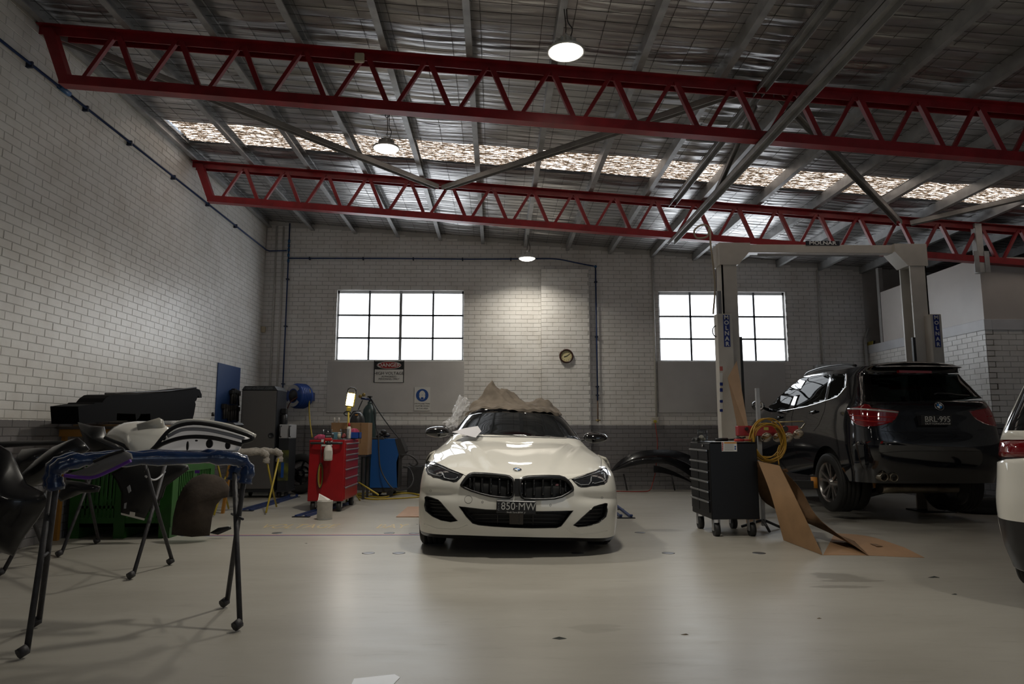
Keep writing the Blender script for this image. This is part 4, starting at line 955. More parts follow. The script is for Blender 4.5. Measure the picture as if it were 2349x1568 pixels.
# bonnet, windscreen, underside, interior
def fr(a,b,ua,ub,dz):
    p=fs_(-ua-(ub-ua)*a,b[0]); return p
MB().grid(lambda a,b:TS@(lambda p,q:p.lerp(q,b)+V(0,0,.06*math.sin(PI*b)))(*(lambda p:(p,V(-p.x,p.y,p.z)))(fs_(-(.80+.2*a),.62-.12*a))),10,12).build('bonnet',M_BPAINT,suv)
MB().grid(lambda a,b:TS@(lambda p,q:p.lerp(q,b)+V(0,0,.04*math.sin(PI*b)))(*(lambda p:(p,V(-p.x,p.y,p.z)))(fs_(-.98,.63+.37*a))),8,10).build('windscreen',M_TINT,suv)
MB().box((-.8,.3,.16),(.8,4.3,.22),M=TS).build('underbody',M_VOID,suv)
MB().box((-.84,.5,.22),(.84,3.2,.55),M=TS).build('cabin_floor',M_VOID,suv)
for x in (-.4,.4):
    MB().box((x-.27,2.35,.55),(x+.27,2.55,1.15),.06,M=TS).box((x-.13,2.37,1.17),(x+.13,2.5,1.38),.04,M=TS).build('front_seat',M_BLKS,suv)
MB().box((-.72,1.15,.55),(.72,1.35,1.12),.05,M=TS).build('rear_seat',M_BLKS,suv)
MB().box((-.66,2.95,.9),(.66,3.4,1.08),.05,M=TS).build('dashboard',M_BLKS,suv)
# exhaust and silencer
M_EXH=mat('exhaust_steel',(.32,.28,.22),.3,.9,var=.3)
for p in c53([(668,1430),(788,1436)]):
    c=px(*p,Y=SY+.06); e=MB().lathe([(.042,.25),(.042,0),(.048,-.012),(.052,0),(.052,.25)],c,(0,1,0),n=24,caps=False).build('exhaust_tip',M_EXH,suv)
    MB().lathe([(0,.12),(.042,.12)],c,(0,1,0),n=24,caps=False).build('tip_bore',M_VOID,e)
a=px(2035,1118,Y=SY+.55); b=px(2190,1118,Y=SY+.55)
MB().tube([a+V(-.1,0,0),a,b],.095,16,flat=.75).build('silencer',M_EXH,suv)
c=px(2195,1128,Y=SY+.75); MB().sphere(c,.13,14,10,(1,1.2,1.3)).build('silencer_end',M_BLKS,suv)
MB().tube([px(1960,1140,Y=SY+.95),px(2030,1122,Y=SY+.85),px(2060,1116,Y=SY+.75)],.05,10).build('suspension_arm',M_ARM,suv)
for sd,y,zc in ((-1,1.0,.475),(1,1.0,.475),(-1,3.82,.52),(1,3.82,.52)):
    wheel(suv,(SX+sd*.82,SY+y,zc),(sd,0,0),.39,.27,rim=.262,st=.3,mr=mat('silver_alloy',(.42,.41,.40),.28,.9))
    MB().lathe([(0,-.05),(.43,-.05),(.43,.08)],(SX+sd*.62,SY+y,SZ+.16),(sd,0,0),n=32,caps=False).build('wheel_housing',M_VOID,suv)
# mirror
c=px(1739,930,Y=SY+2.95)
mi=MB().sphere(c,.1,16,10,(1.1,.7,.85)).build('door_mirror',M_BPAINT,suv)
MB().lathe([(0,0),(.07,.0),(.072,.008)],c+V(-.01,-.07,.0),(0,-1,0),n=20,caps=False).build('mirror_glass',M_CHR,mi)
MB().cyl(c,c+V(.22,.05,-.08),.025,n=8).build('mirror_foot',M_BPAINT,mi)
# ---------------------------------------------------------------- white hatchback cut by the right edge
HX,HY,HZ=4.02,4.04,0.
TW=Matrix.Translation((HX,HY,HZ))@Matrix.Rotation(math.radians(-45),4,'Z')
hat=thing('hatchback','white car with a red tail lamp, cut off by the right edge','car',(HX+1.5,HY+1.5,0))
hn=[[(x*1.0,y*1.0,z*1.02+d) for x,y,z in r] for r,d in zip(suvnet(),(.06,.04,.03,.03,.02,.02,.02,.02,.02))]
hw=Skin(hn,TW,110,50,asp=2.2); hw.sgn=1
if hw.nrm(0,.4).y>0: hw.sgn=-1
cW=crop(1960,1020,4.612)
def band(z0,z1,u0=-1.,u1=1.,n=60,f=hw):
    # uv outline between two heights round the whole skin
    def vof(u,z):
        a,b=0.,1.
        for _ in range(24):
            m=(a+b)/2
            if f.S(u,m).z<z: a=m
            else: b=m
        return a
    us=[u0+(u1-u0)*i/n for i in range(n+1)]
    return [(u,max(.001,vof(u,z0(u)))) for u in us]+[(u,vof(u,z1(u))) for u in us[::-1]]
# black lower bumper rises towards the middle of the tail
hw.feature('skirt',band(lambda u:.0,lambda u:.56 if abs(u)<.32 else .36,-.998,.998,120),uvs=True)
TLH=[(2290,1010),(2296,1003),(2306,998),(2325,1002),(2349,1006),(2380,1008),(2380,1048),(2349,1050),(2320,1049),(2300,1047),(2291,1040),(2288,1025)]
q=hw.feature('lamp',TLH,1,(-.62,0,0,1)); hw.feature('lampm',[(-u,v) for u,v in q],uvs=True)
q=band(lambda u:1.17,lambda u:1.50,-.30,.30,20); hw.feature('gl0',q,uvs=True)
for k_,(u0,u1) in enumerate(((-.80,-.64),(-.62,-.50),(-.48,-.40))):
    q=band(lambda u:1.18,lambda u:1.50,u0,u1,10); hw.feature('gl%d'%(k_*2+1),q,uvs=True); hw.feature('gl%d'%(k_*2+2),[(-a,b) for a,b in q],uvs=True)
hw.cut()
hw.mesh('body').build('body_shell',M_WHITE,hat); hw.mesh('skirt').build('lower_bumper',M_BLKS,hat); [hw.mesh('gl%d'%i).build('window_glass',M_GLS,hat) for i in range(7)]
hw.mesh('lamp',.002).build('tail_lamp',M_TAIL,hat); hw.mesh('lampm',.002).build('tail_lamp',M_TAIL,hat)
fh_=nsurf(hn)
MB().grid(lambda a,b:TW@(lambda p,q:p.lerp(q,b)+V(0,0,.055*math.sin(PI*b)**.7*min(1,a*5)))(*(lambda p:(p,V(-p.x,p.y,p.z)))(fh_(-.02-.93*a,1.))),30,14).build('roof_panel',M_WHITE,hat)
MB().grid(lambda a,b:TW@(lambda p,q:p.lerp(q,b)+V(0,0,.06*math.sin(PI*b)))(*(lambda p:(p,V(-p.x,p.y,p.z)))(fh_(-(.80+.2*a),.62-.12*a))),10,12).build('bonnet',M_WHITE,hat)
MB().grid(lambda a,b:TW@(lambda p,q:p.lerp(q,b)+V(0,0,.04*math.sin(PI*b)))(*(lambda p:(p,V(-p.x,p.y,p.z)))(fh_(-.98,.63+.37*a))),8,10).build('windscreen',M_GLS,hat)
MB().box((-.8,.3,.22),(.8,4.3,.3),M=TW).build('underbody',M_VOID,hat)
for sd in (-1,1):
    for y in (.98,3.8): wheel(hat,TW@V(sd*.80,y,.345),TW.to_3x3()@V(sd,0,0),.345,.23)
# ---------------------------------------------------------------- things on the rear wall
M_BOARD=mat('white_board',(.58,.56,.54),.4,var=.1,scale=2); M_SIGNW=mat('sign_white',(.66,.65,.62),.4); M_SIGNK=mat('sign_black',(.014,.014,.016),.4); M_SIGNR=mat('sign_red',(.33,.02,.02),.4)
def pbox(m,x0,y0,x1,y1,Y,th,ch=0.):
    a=px(x0,y0,Y=Y); b=px(x1,y1,Y=Y); return m.box((a.x,Y,b.z),(b.x,Y+th,a.z),ch)
tag(pbox(MB(),752,827,1064,946,YB-.035,.028,.003).build('wall_board',M_BOARD,org=(-2,YB,2)),'plain white board under the left window, carrying the danger sign','board')
tag(pbox(MB(),1508,828,1806,946,YB-.035,.028,.003).build('wall_board',M_BOARD,org=(4.7,YB,2)),'plain white board under the right window, behind the lift post','board')
YS=YB-.045
sg=thing('danger_sign','danger high voltage sign hanging on the white board','sign',tuple(px(892,877,Y=YS)))
pbox(MB(),858,826.5,926.5,877,YS,.008).build('sign_plate',M_SIGNW,sg)
h_=pbox(MB(),860,828,925,847,YS-.0015,.0012).build('sign_header',M_SIGNK,sg)
c=px(892.5,837.2,Y=YS-.002); r=px(919,837,Y=YS).x-c.x
def ell(c,rx,rz,y,n=40): return [(c.x+rx*math.cos(2*PI*i/n),y,c.z+rz*math.sin(2*PI*i/n)) for i in range(n)]
MB().prism(ell(c,r+.012,.075,YS-.003),(0,.001,0)).build('oval_border',M_SIGNW,h_); MB().prism(ell(c,r,.066,YS-.004),(0,.001,0)).build('oval',M_SIGNR,h_)
text('DANGER',.105,FACE_CAM((c.x,YS-.005,c.z)),M_SIGNW,sg,xs=1.05,bold=.002)
for s_,y_,z_,x_ in (('HIGH VOLTAGE',856,.085,1.0),('AUTHORISED',863.5,.05,1.),('PERSONNEL ONLY',869,.05,1.)):
    p=px(892.3,y_,Y=YS-.001); text(s_,z_,FACE_CAM((p.x,YS-.0015,p.z)),M_SIGNK,sg,xs=x_)
for a in ((858,826.5,859,877),(925.5,826.5,926.5,877),(858,876,926.5,877)): pbox(MB(),*a,YS-.001,.001).build('sign_border',M_SIGNK,sg)
M_SBLUE=mat('sign_blue',(.012,.07,.28),.4)
es_=thing('eye_protection_sign','blue and white eye protection sign on the white board','sign',tuple(px(968,941,Y=YS)))
pbox(MB(),951,887.5,986.5,941,YS,.006,.001).build('sign_plate',M_SIGNW,es_)
c=px(968.6,906,Y=YS-.001); R_e=px(983,906,Y=YS).x-c.x
d_=MB().prism(ell(c,R_e,R_e,YS-.002),(0,.0015,0)).build('sign_disc',M_SBLUE,es_)
MB().prism(ell(c+V(0,0,.0),R_e*.5,R_e*.72,YS-.003),(0,.001,0)).build('head_symbol',M_SIGNW,d_)
MB().box((c.x-R_e*.52,YS-.004,c.z-.005),(c.x+R_e*.52,YS-.003,c.z+.008)).build('goggle_strap',M_SBLUE,d_)
for s in (-1,1): MB().prism(ell(c+V(s*R_e*.22,0,-.005),R_e*.2,R_e*.14,YS-.0045),(0,.001,0)).build('goggle_lens',M_SIGNW,d_)
MB().prism(ell(c+V(0,0,-R_e*.5),R_e*.24,R_e*.2,YS-.004),(0,.001,0)).build('chin_mark',M_SBLUE,d_)  # blue chin shape printed as part of the pictogram
for i,s_ in enumerate(('EYE PROTECTION','MUST BE WORN','IN THIS AREA')):
    p=px(968.6,925.5+i*5.4,Y=YS); text(s_,.038,FACE_CAM((p.x,YS-.0005,p.z)),M_SIGNK,es_)
# clock
YCk=YB-.125; c=px(1299,816.5,Y=YCk); R_=px(1315.5,816,Y=YCk).x-c.x
ck=thing('wall_clock','round wooden wall clock with a cream dial on the brick pier','clock',(c.x,YCk,c.z-R_))
MB().lathe([(R_*.98,0),(R_,.012),(R_*.97,.03),(R_*.88,.04),(R_*.78,.03),(R_*.75,.012)],c,(0,-1,0),n=40,caps=False).build('clock_case',mat('dark_walnut',(.06,.022,.012),.35,var=.4,scale=20),ck)
df=MB().lathe([(0,.010),(R_*.77,.010)],c,(0,-1,0),n=40,caps=False).build('dial',mat('dial_cream',(.62,.55,.30),.5),ck)
for i in range(12):
    a=i*PI/6; p=c+V(math.sin(a)*R_*.6,-.011,math.cos(a)*R_*.6); text(str(i or 12),R_*.2,FACE_CAM(p),M_SIGNK,df,name='numeral',ext=.0005)
for a,l,w in ((-105,.36,.012),(56,.56,.008)):
    a=math.radians(a); d=V(math.sin(a),0,math.cos(a)); s=V(d.z,0,-d.x)*w*.5; p=c+V(0,-.013,0); MB().prism([p-s-d*.02,p+s-d*.02,p+s+d*R_*l,p-s+d*R_*l],(0,-.002,0)).build('clock_hand',M_SIGNK,df)
# blue air line with clips
M_BPIPE=mat('blue_pipe',(.010,.035,.13),.4); M_BFIT=mat('blue_fitting',(.015,.09,.24),.4)
ap=thing('air_pipe','blue compressed air pipe running along the left wall and across the rear wall','pipe',(XL+.05,YB-.06,2))
pipe=lambda pts,n='pipe_run',r=.014,m=None: MB().tube(pts,r,8).build(n,m or M_BPIPE,ap)
xa=XL+.05; ya=YB-.055
zA=4.845
pipe([V(xa,3.,zA),V(xa,ya-.05,zA-.01),V(xa+.05,ya,zA-.02),V(px(658,569,Y=ya).x,ya,zA-.01)])
xv=px(656,720,Y=ya).x
pipe([V(xv,ya,px(660,512,Y=ya).z),V(xv,ya,px(648,945,Y=ya).z)])
for y_ in (553,563,573,585,598): 
    p=px(660,y_,Y=ya); MB().cyl((xv,ya,p.z-.03),(xv,ya,p.z+.03),.024,n=10).build('pipe_fitting',M_BFIT,ap)
pipe([px(x,y,Y=ya) for x,y in ((662,592),(900,592.5),(1080,594),(1200,593.5),(1235,593))])
yp=YB-.15
pipe(smooth([px(1235,593,Y=ya),px(1262,593,Y=YB-.1),px(1286,595,Y=yp),px(1320,602,Y=yp),px(1345,607,Y=YB-.1),px(1362,610,Y=ya)],16))
xv2=px(1368,730,Y=ya).x; zt_=px(1364,611,Y=ya).z
pipe([V(xv2,ya,zt_),V(xv2,ya,px(1373,918,Y=ya).z)]); pipe([V(xv2,ya,px(1373,918,Y=ya).z),V(xv2,ya,px(1375,968,Y=ya).z)],'copper_pipe',.010,mat('rusty_copper',(.12,.06,.035),.5,.3))
MB().sphere((xv2,ya,zt_),.03).build('pipe_elbow',M_BFIT,ap); 
MB().cyl((xv2-.05,ya-.02,px(0,963,Y=ya).z),(xv2+.05,ya-.02,px(0,963,Y=ya).z),.012,n=8).build('drain_tap',mat('brass',(.3,.22,.08),.4,.7),ap)
M_CLIP=mat('pipe_clip',(.012,.02,.05),.5)
for y in (6.6,7.55,8.5,9.7,10.9,12.1): MB().box((XL,y-.012,zA-.04),(xa+.018,y+.012,zA+.025)).build('pipe_clip',M_CLIP,ap)
for x,y in ((710,592),(833,592.5),(948,593),(1061,594),(1172,594)):
    p=px(x,y,Y=ya); MB().box((p.x-.012,ya-.018,p.z-.03),(p.x+.012,YB,p.z+.025)).build('pipe_clip',M_CLIP,ap)
for x,q in ((xv,(640,748,880)),(xv2,(643,770,885,905))):
    for y in q: p=px(700,y,Y=ya); MB().box((x-.03,ya-.018,p.z-.012),(x+.03,YB,p.z+.012)).build('pipe_clip',M_CLIP,ap)
MB().cyl((XL+.05,7.05,zA),(XL+.05,7.22,zA),.03,n=10).build('pipe_fitting',M_BFIT,ap)
# white conduits
M_COND=mat('white_conduit',(.58,.56,.52),.4)
def conduit(x,z0,z1,lab,y=YB-.012,r=.018): return tag(MB().cyl((x,y-r,z0),(x,y-r,z1),r,n=10).build('conduit',M_COND,org=(x,y,z0)),lab,'conduit')
x1=px(632,620,Y=YB).x; x2=px(648,620,Y=YB).x
conduit(x1,1.2,5.36,'white conduit in the rear left corner, the one nearer the corner'); conduit(x2,1.2,5.35,'white conduit in the rear left corner, next to the blue pipe')
x3=px(1500,760,Y=YB).x
conduit(x3,1.40,4.83,'white conduit running down beside the right window to a power socket',r=.022)
conduit(px(1878,700,Y=YB).x,2.5,4.5,'grey conduit on the rear wall above the black car')
tag(MB().cyl((px(606,600,Y=YB).x,YB-.015,2.9),(px(612,600,Y=YB).x-.02,YB-.015,5.3),.008,n=8).build('cable',M_COND,org=(-4.7,YB,3)),'thin cable running down the rear left corner to a small box','cable')
p=px(602,755,Y=YB-.06); tag(MB().box((p.x-.03,YB-.07,p.z-.06),(p.x+.05,YB-.006,p.z+.06),.008).build('junction_box',MATS['cream_plastic'],org=tuple(p)),'small cream junction box high in the rear left corner','junction box')
p=px(1503,964,Y=YB-.05)
so=thing('power_socket','cream power socket on the rear wall with a red lead plugged in','socket',(p.x,YB,p.z))
MB().box((p.x-.075,YB-.06,p.z-.065),(p.x+.075,YB-.006,p.z+.065),.008).build('socket_box',mat('socket_cream',(.55,.52,.46),.5),so); MB().cyl((p.x-.01,YB-.11,p.z-.02),(p.x-.01,YB-.055,p.z-.02),.03,n=12).build('plug',mat('yellow_plug',(.5,.42,.05),.5),so)
M_REDL=mat('red_lead',(.28,.03,.02),.5)
tag(MB().tube(smooth([px(1503,970,Y=13.7),px(1508,1012,Y=13.6),px(1506,1050,Y=13.55),px(1504,1080,Y=13.5),px(1497,1108,Y=13.42),px(1490,1124,Y=13.2),px(1470,1127,Y=13.15),px(1410,1126,Y=13.1),px(1380,1124,Y=13.2)],50),.009,6).build('extension_lead',M_REDL,org=(2.9,13.5,0)),'red extension lead hanging from the socket down to the floor','lead')
# air conditioner ledge behind the black car
tag(MB().box((px(1866,840,Y=YB).x,YB-.16,2.38),(px(1945,840,Y=YB).x,YB-.008,2.50),.01).build('wall_unit',mat('unit_white',(.55,.56,.57),.4),org=(6.6,YB,2.4)),'small white unit on the rear wall just above the black car roof','wall unit')
# hose reel
rl=thing('hose_reel','blue wall-mounted hose reel with a yellow hose','hose reel',tuple(px(690,935,Y=YB-.02)))
c=px(688,908,Y=YB-.35); ax=V(-.55,-.83,0).normalized(); R_=.235
M_REEL=mat('reel_blue',(.012,.055,.26),.35)
MB().lathe([(R_*.55,-.16),(R_*.9,-.15),(R_,-.11),(R_,.11),(R_*.93,.15),(R_*.55,.165)],c,ax,n=36).build('reel_case',M_REEL,rl)
for k in range(5): MB().lathe([(R_+.001,-.09+k*.04),(R_+.010,-.085+k*.04),(R_+.010,-.075+k*.04),(R_+.001,-.07+k*.04)],c,ax,n=36,caps=False).build('reel_rib',M_REEL,rl)
MB().lathe([(0,.175),(R_*.5,.175),(R_*.52,.16)],c,ax,n=28,caps=False).build('reel_cap',M_BLK,rl)
fm=frame(c+ax*.167,V(0,0,1).cross(ax),V(0,0,1))
for s in (1,-1):
    m=MB(); pts=[]
    for i in range(13):
        a=PI/2*s+(-.95+1.9*i/12); pts.append((fm@V(math.cos(a)*R_*.9,math.sin(a)*R_*.9,0),fm@V(math.cos(a)*R_*.6,math.sin(a)*R_*.6,.002)))
    m.add([q for p in pts for q in p],[(2*i,2*i+1,2*i+3,2*i+2) for i in range(12)]); m.build('reel_label',mat('reel_label_grey',(.42,.42,.43),.5),rl)
M_YH=mat('yellow_hose',(.42,.30,.025),.45)
MB().tube(smooth([px(708,887,Y=YB-.35),px(711,900,Y=YB-.42),px(709,930,Y=YB-.42),px(711,965,Y=YB-.6),px(716,1003,Y=YB-.9)],24),.014,8).build('hose_drop',M_YH,rl)
MB().box((c.x+.05,YB-.2,c.z-.08),(c.x+.2,YB-.006,c.z+.08)).build('reel_bracket',M_REEL,rl)
tag(MB().tube(smooth([px(683,910,Y=YB-.55),px(668,920,Y=YB-.6),px(660,935,Y=YB-.5),px(654,955,Y=YB-.45),px(652,985,Y=YB-.5)],20),.010,6).build('supply_hose',mat('dark_red_hose',(.09,.015,.012),.5),org=(-3.9,13.3,1.3)),'dark red supply hose between the blue reel and the filter','hose')
# gas cylinder
YG=13.2; c=px(843,1115,Y=YG); rg=.128
gc=thing('gas_cylinder','tall dark green gas cylinder with gauges beside the blue welder','gas cylinder',(c.x,YG,.12))
M_GAS=mat('cylinder_green',(.03,.055,.055),.38,var=.2)
zt_=px(842,929,Y=YG).z
MB().lathe([(rg*.96,.12),(rg,.15),(rg,zt_-.16),(rg*.9,zt_-.08),(rg*.62,zt_-.02),(rg*.3,zt_+.02),(.04,zt_+.03),(.04,zt_+.07)],(c.x,YG,0),n=32).build('cylinder_body',M_GAS,gc)
vz=px(842,912,Y=YG).z; M_BRS=MATS['brass']
MB().cyl((c.x,YG,zt_+.06),(c.x,YG,vz+.02),.02,n=10).build('valve_stem',M_BLK,gc); MB().lathe([(.045,0),(.05,.012),(.045,.024)],(c.x,YG,vz+.01),n=12).build('valve_wheel',M_BLK,gc)
MB().cyl((c.x,YG-.02,vz-.03),(c.x-.16,YG-.04,vz-.01),.022,n=10).build('regulator',mat('regulator_blue',(.03,.05,.14),.4),gc)
for dx,dz in ((-.17,.035),(-.105,.065)): MB().lathe([(.032,0),(.034,.03),(.03,.034),(0,.034)],(c.x+dx,YG-.05,vz+dz-.01),(0,-1,0),n=16,caps=False).build('gauge',M_BRS,gc)
tag(MB().tube(smooth([V(c.x-.13,YG-.05,vz-.05),px(820,945,Y=YG-.1),px(812,985,Y=YG-.1)],14),.011,6).build('gas_hose',M_BLK,org=(c.x,YG,1.2)),'black gas hose curving down left of the cylinder','hose')
tag(MB().tube(smooth([V(c.x+.03,YG-.05,vz-.03),px(857,935,Y=YG-.15),px(862,975,Y=YG-.15),px(868,1000,Y=YG-.25)],16),.011,6).build('gas_hose',M_BLK,org=(c.x,YG,1.2)),'black gas hose falling from the cylinder to the welder top','hose')
tag(MB().tube(smooth([V(c.x+.03,YG-.06,vz-.01),px(870,945,Y=YG-.2),px(895,980,Y=YG-.3),px(918,1008,Y=YG-.4)],18),.011,6).build('gas_hose',M_BLK,org=(c.x,YG,1.2)),'long black gas hose slanting from the cylinder over the blue welder','hose')
# blue welder
wd=thing('welder','blue welding machine on wheels with a cable coil','welder',tuple(px(885,1125,Y=12.6)))
M_WB=mat('welder_blue',(.008,.085,.30),.35); M_WK=mat('welder_grey',(.03,.03,.032),.5)
Y0=12.45; a=px(851,1006,Y=Y0); b=px(913,1118,Y=Y0); zb_=b.z
MB().prism([(a.x,Y0,zb_),(b.x-.01,Y0,zb_),(b.x,Y0,px(914,1042,Y=Y0).z),(px(905,1008,Y=Y0).x,Y0,a.z),(a.x+.01,Y0,a.z)],(0,.45,0)).build('side_panel',M_WB,wd)
xf=px(938,0,Y=Y0).x
MB().prism([(b.x,Y0+.0,zb_),(xf-.03,Y0,zb_+.02),(xf-.05,Y0,px(0,1060,Y=Y0).z),(px(930,1030,Y=Y0).x,Y0,px(0,1036,Y=Y0).z),(px(918,1006,Y=Y0).x,Y0,a.z+.01),(px(906,1008,Y=Y0).x,Y0,a.z),(b.x,Y0,px(914,1042,Y=Y0).z)],(0,.45,0)).build('front_panel',M_WK,wd)
MB().box((a.x-.03,Y0-.01,a.z-.01),(px(905,0,Y=Y0).x,Y0+.46,a.z+.02),.006).build('top_tray',M_WK,wd)
MB().box((a.x,Y0+.02,zb_-.08),(xf-.1,Y0+.43,zb_)).build('undercarriage',M_WK,wd)
for x in (a.x+.1,xf-.16):
    for y in (Y0+.04,Y0+.4): MB().cyl((x,y-.03,.055),(x,y+.03,.055),.055,n=16).build('wheel',M_TYRE,wd)
MB().box((px(857,0,Y=Y0).x,Y0-.004,px(0,1023,Y=Y0).z),(px(864,0,Y=Y0).x,Y0-.0005,px(0,1013,Y=Y0).z)).build('sticker',M_SIGNW,wd)
MB().tube(smooth([px(868,990,Y=12.35),px(869,1030,Y=12.3),px(872,1070,Y=12.25),px(885,1100,Y=12.2),px(905,1122,Y=12.1),px(935,1120,Y=12.0),px(948,1100,Y=12.1),px(940,1075,Y=12.3),px(925,1070,Y=12.4)],40),.013,6).build('welding_cable',M_WK,wd)
for i,(x,y) in enumerate(((880,990),(874,995),(888,998),(870,1000),(876,1003))): MB().sphere(px(x,y,Y=12.6),.05,8,6,(1.2,1,.8)).build('gun_coil',M_BLK,wd)
MB().tube(smooth([px(x,y,Y=12.3) for x,y in ((918,1045),(935,1042),(950,1050),(958,1062),(950,1068),(938,1062))],18),.016,6).build('torch_lead',M_BLK,wd)
tag(MB().box((px(935,1060,Y=13.1).x,13.1,0),(px(968,1060,Y=13.1).x,13.5,px(0,1070,Y=13.1).z),.01).build('dark_crate',mat('crate_dark',(.03,.03,.034),.6,var=.3,bump=.4,bscale=25),org=(-1.8,13.3,0)),'dark plastic crate against the wall right of the welder','crate')
# ---------------------------------------------------------------- red tool cart
RX0,RX1,RY0,RY1=px(705,1140,Y=10.2).x,px(787,1140,Y=10.2).x,10.2,11.2
M_CRED=mat('cart_red',(.30,.006,.010),.32,var=.15,scale=5); M_CASTER=mat('caster_rubber',(.015,.015,.015),.6)
rz0,rz1=.15,1.035
def cart(t,x0,x1,y0,y1,z0,z1,m,face,drawers,hm,locks=True):
    MB().box((x0,y0,z0),(x1,y1,z1),.008).build('cabinet_body',m,t)
    xf=x1 if face>0 else x0
    for (a,b,c0,c1) in drawers:   # z0,z1, y0,y1
        d=MB().box((xf-.004 if face>0 else xf-.012,c0,a),(xf+.012 if face>0 else xf+.004,c1,b),.003).build('drawer',m,t)
        MB().box((xf+.010 if face>0 else xf-.028,c0,b-.022),(xf+.028 if face>0 else xf-.010,c1,b-.004),.003).build('drawer_handle',hm,d)
    for x in (x0+.07,x1-.07):
        for y in (y0+.08,y1-.08):
            w=MB().cyl((x-.028,y,.072),(x+.028,y,.072),.072,n=24).build('caster',M_CASTER,t)
            MB().box((x-.04,y-.03,.06),(x-.031,y+.03,z0)).box((x+.031,y-.03,.06),(x+.04,y+.03,z0)).box((x-.04,y-.03,z0-.008),(x+.032,y+.03,z0)).build('caster_fork',M_GALV,w)
rc=thing('tool_cart','red roller tool chest with drawers on its right side','tool cart',((RX0+RX1)/2,(RY0+RY1)/2,0))
zs=[rz1-.045,rz1-.13,rz1-.21,rz1-.29,rz1-.42,rz1-.55,rz1-.68,rz0+.02]
cart(rc,RX0,RX1,RY0,RY1,rz0,rz1,M_CRED,1,[(zs[i+1]+.006,zs[i]-.004,RY0+.05,RY1-.05) for i in range(7)],mat('handle_grey',(.25,.22,.24),.35,.5))
hz_=px(745,1016,Y=RY0-.06).z
MB().tube(smooth([V(RX0+.05,RY0,hz_),V(RX0+.07,RY0-.06,hz_),V(RX1-.07,RY0-.06,hz_),V(RX1-.05,RY0,hz_)],16),.018,8).build('push_handle',M_BLK,rc)
pbox(MB(),737,1007.5,762,1023,RY0-.004,.003).build('paper_label',M_SIGNW,rc)
MB().box((RX0+.01,RY0+.01,rz1),(RX1-.01,RY1-.01,rz1+.008)).build('top_mat',M_BLK,rc)
# spray bottle and cord hanging on the handle
YSB=RY0-.1; c=px(753,1038,Y=YSB)
sbt=thing('spray_bottle','white trigger spray bottle with red head hanging on the red chest handle','spray bottle',(c.x,YSB,c.z-.11))
MB().lathe([(.052,-.112),(.062,-.10),(.064,0),(.055,.07),(.034,.10),(.032,.125)],c,n=24).build('bottle',mat('bottle_white',(.6,.57,.52),.4),sbt)
MB().lathe([(.034,.115),(.036,.15),(.02,.17)],c,n=16).build('collar',M_BLK,sbt)
MB().box((c.x-.06,YSB-.025,c.z+.165),(c.x+.05,YSB+.025,c.z+.215),.012).box((c.x-.07,YSB-.012,c.z+.13),(c.x-.05,YSB+.012,c.z+.19),.004).build('trigger_head',mat('spray_red',(.4,.02,.02),.4),sbt)
pbox(MB(),746,1033,760,1052,YSB-.066,.003).build('bottle_label',mat('label_pale',(.5,.47,.42),.5),sbt)
lp=[]
c0=px(735,1090,Y=RY0-.03)
for k in range(4): lp.append(MB().tube([V(c0.x+(.022+.006*k)*math.sin(2*PI*i/24),RY0-.02-.006*k,c0.z-(.15+.01*k)*math.cos(2*PI*i/24)) for i in range(24)],.006,5,closed=True))
cb=thing('coiled_lead','bundle of black and yellow lead hanging on the red chest','lead',(c0.x,RY0-.03,c0.z-.16))
for k,m_ in enumerate(lp): m_.build('lead_loop',M_BLK if k%2 else M_YH,cb)
MB().tube([V(c0.x,RY0-.03,c0.z+.12),px(737,1020,Y=RY0-.07)],.005,5).build('hanging_string',M_BLK,cb)
# things on the red chest
zt_=rz1+.009
def cup(x,y,Y,h,r,m,lab,r2=None,cont=None,name='plastic_cup'):
    b=px(x,y,Y=Y); r2=r2 or r*1.2
    t=thing(name,lab,'cup',(b.x,Y,zt_))
    MB().lathe([(r*.02,0),(r,.001),(r2,h),(r2-.003,h),(r-.003,.005)],(b.x,Y,zt_),n=24,caps=False).build('cup_wall',m,t)
    if cont:
        for i in range(5): MB().sphere((b.x+rnd.uniform(-.5,.5)*r,Y+rnd.uniform(-.5,.5)*r,zt_+.02+rnd.uniform(.0,.3)*h),r*.4,8,6).build('cup_filling',cont,t)
    return t
M_CLR=bpy.data.materials.new('clear_plastic'); M_CLR.use_nodes=True; tint(M_CLR,(.82,.84,.86),.08)
M_PINK=mat('pink_rag',(.45,.05,.12),.8,var=.3)
cup(751,1000,10.6,.14,.062,M_CLR,'clear measuring cup at the left on the red chest',cont=MATS['white_board'])
cup(790,1000,10.5,.15,.06,M_CLR,'clear cup with red contents on the red chest',cont=mat('red_bits',(.4,.06,.05),.6))
def rag(x,y,Y,w,h,m,lab):
    b=px(x,y,Y=Y); c=V(b.x,Y,zt_)
    def P(u,v):
        a=2*PI*u; r=math.sin(PI/2*v)*w*(1+.25*math.sin(5*a+3*v)+.12*math.sin(9*a)); return c+V(r*math.cos(a),r*.7*math.sin(a),h*math.cos(PI/2*v)**.8*(1+.2*math.sin(4*a+2)*v))
    return tag(MB().grid(P,28,8).build('rag',m,org=tuple(c)),lab,'rag')
rag(735,1000,10.4,.075,.07,M_PINK,'crumpled pink rag on the left front corner of the red chest'); rag(812,990,10.95,.08,.16,M_PINK,'crumpled pink rag in the blue tub on the red chest')
p=px(756,1000,Y=10.35); ch_=thing('charger','black battery charger on the front of the red chest','charger',(p.x,10.35,zt_))
MB().box((p.x-.055,10.29,zt_),(p.x+.055,10.4,zt_+.085),.012).build('charger_case',M_BLK,ch_); MB().box((p.x-.04,10.286,zt_+.03),(p.x+.04,10.2895,zt_+.055)).build('charger_plate',M_GALV,ch_)
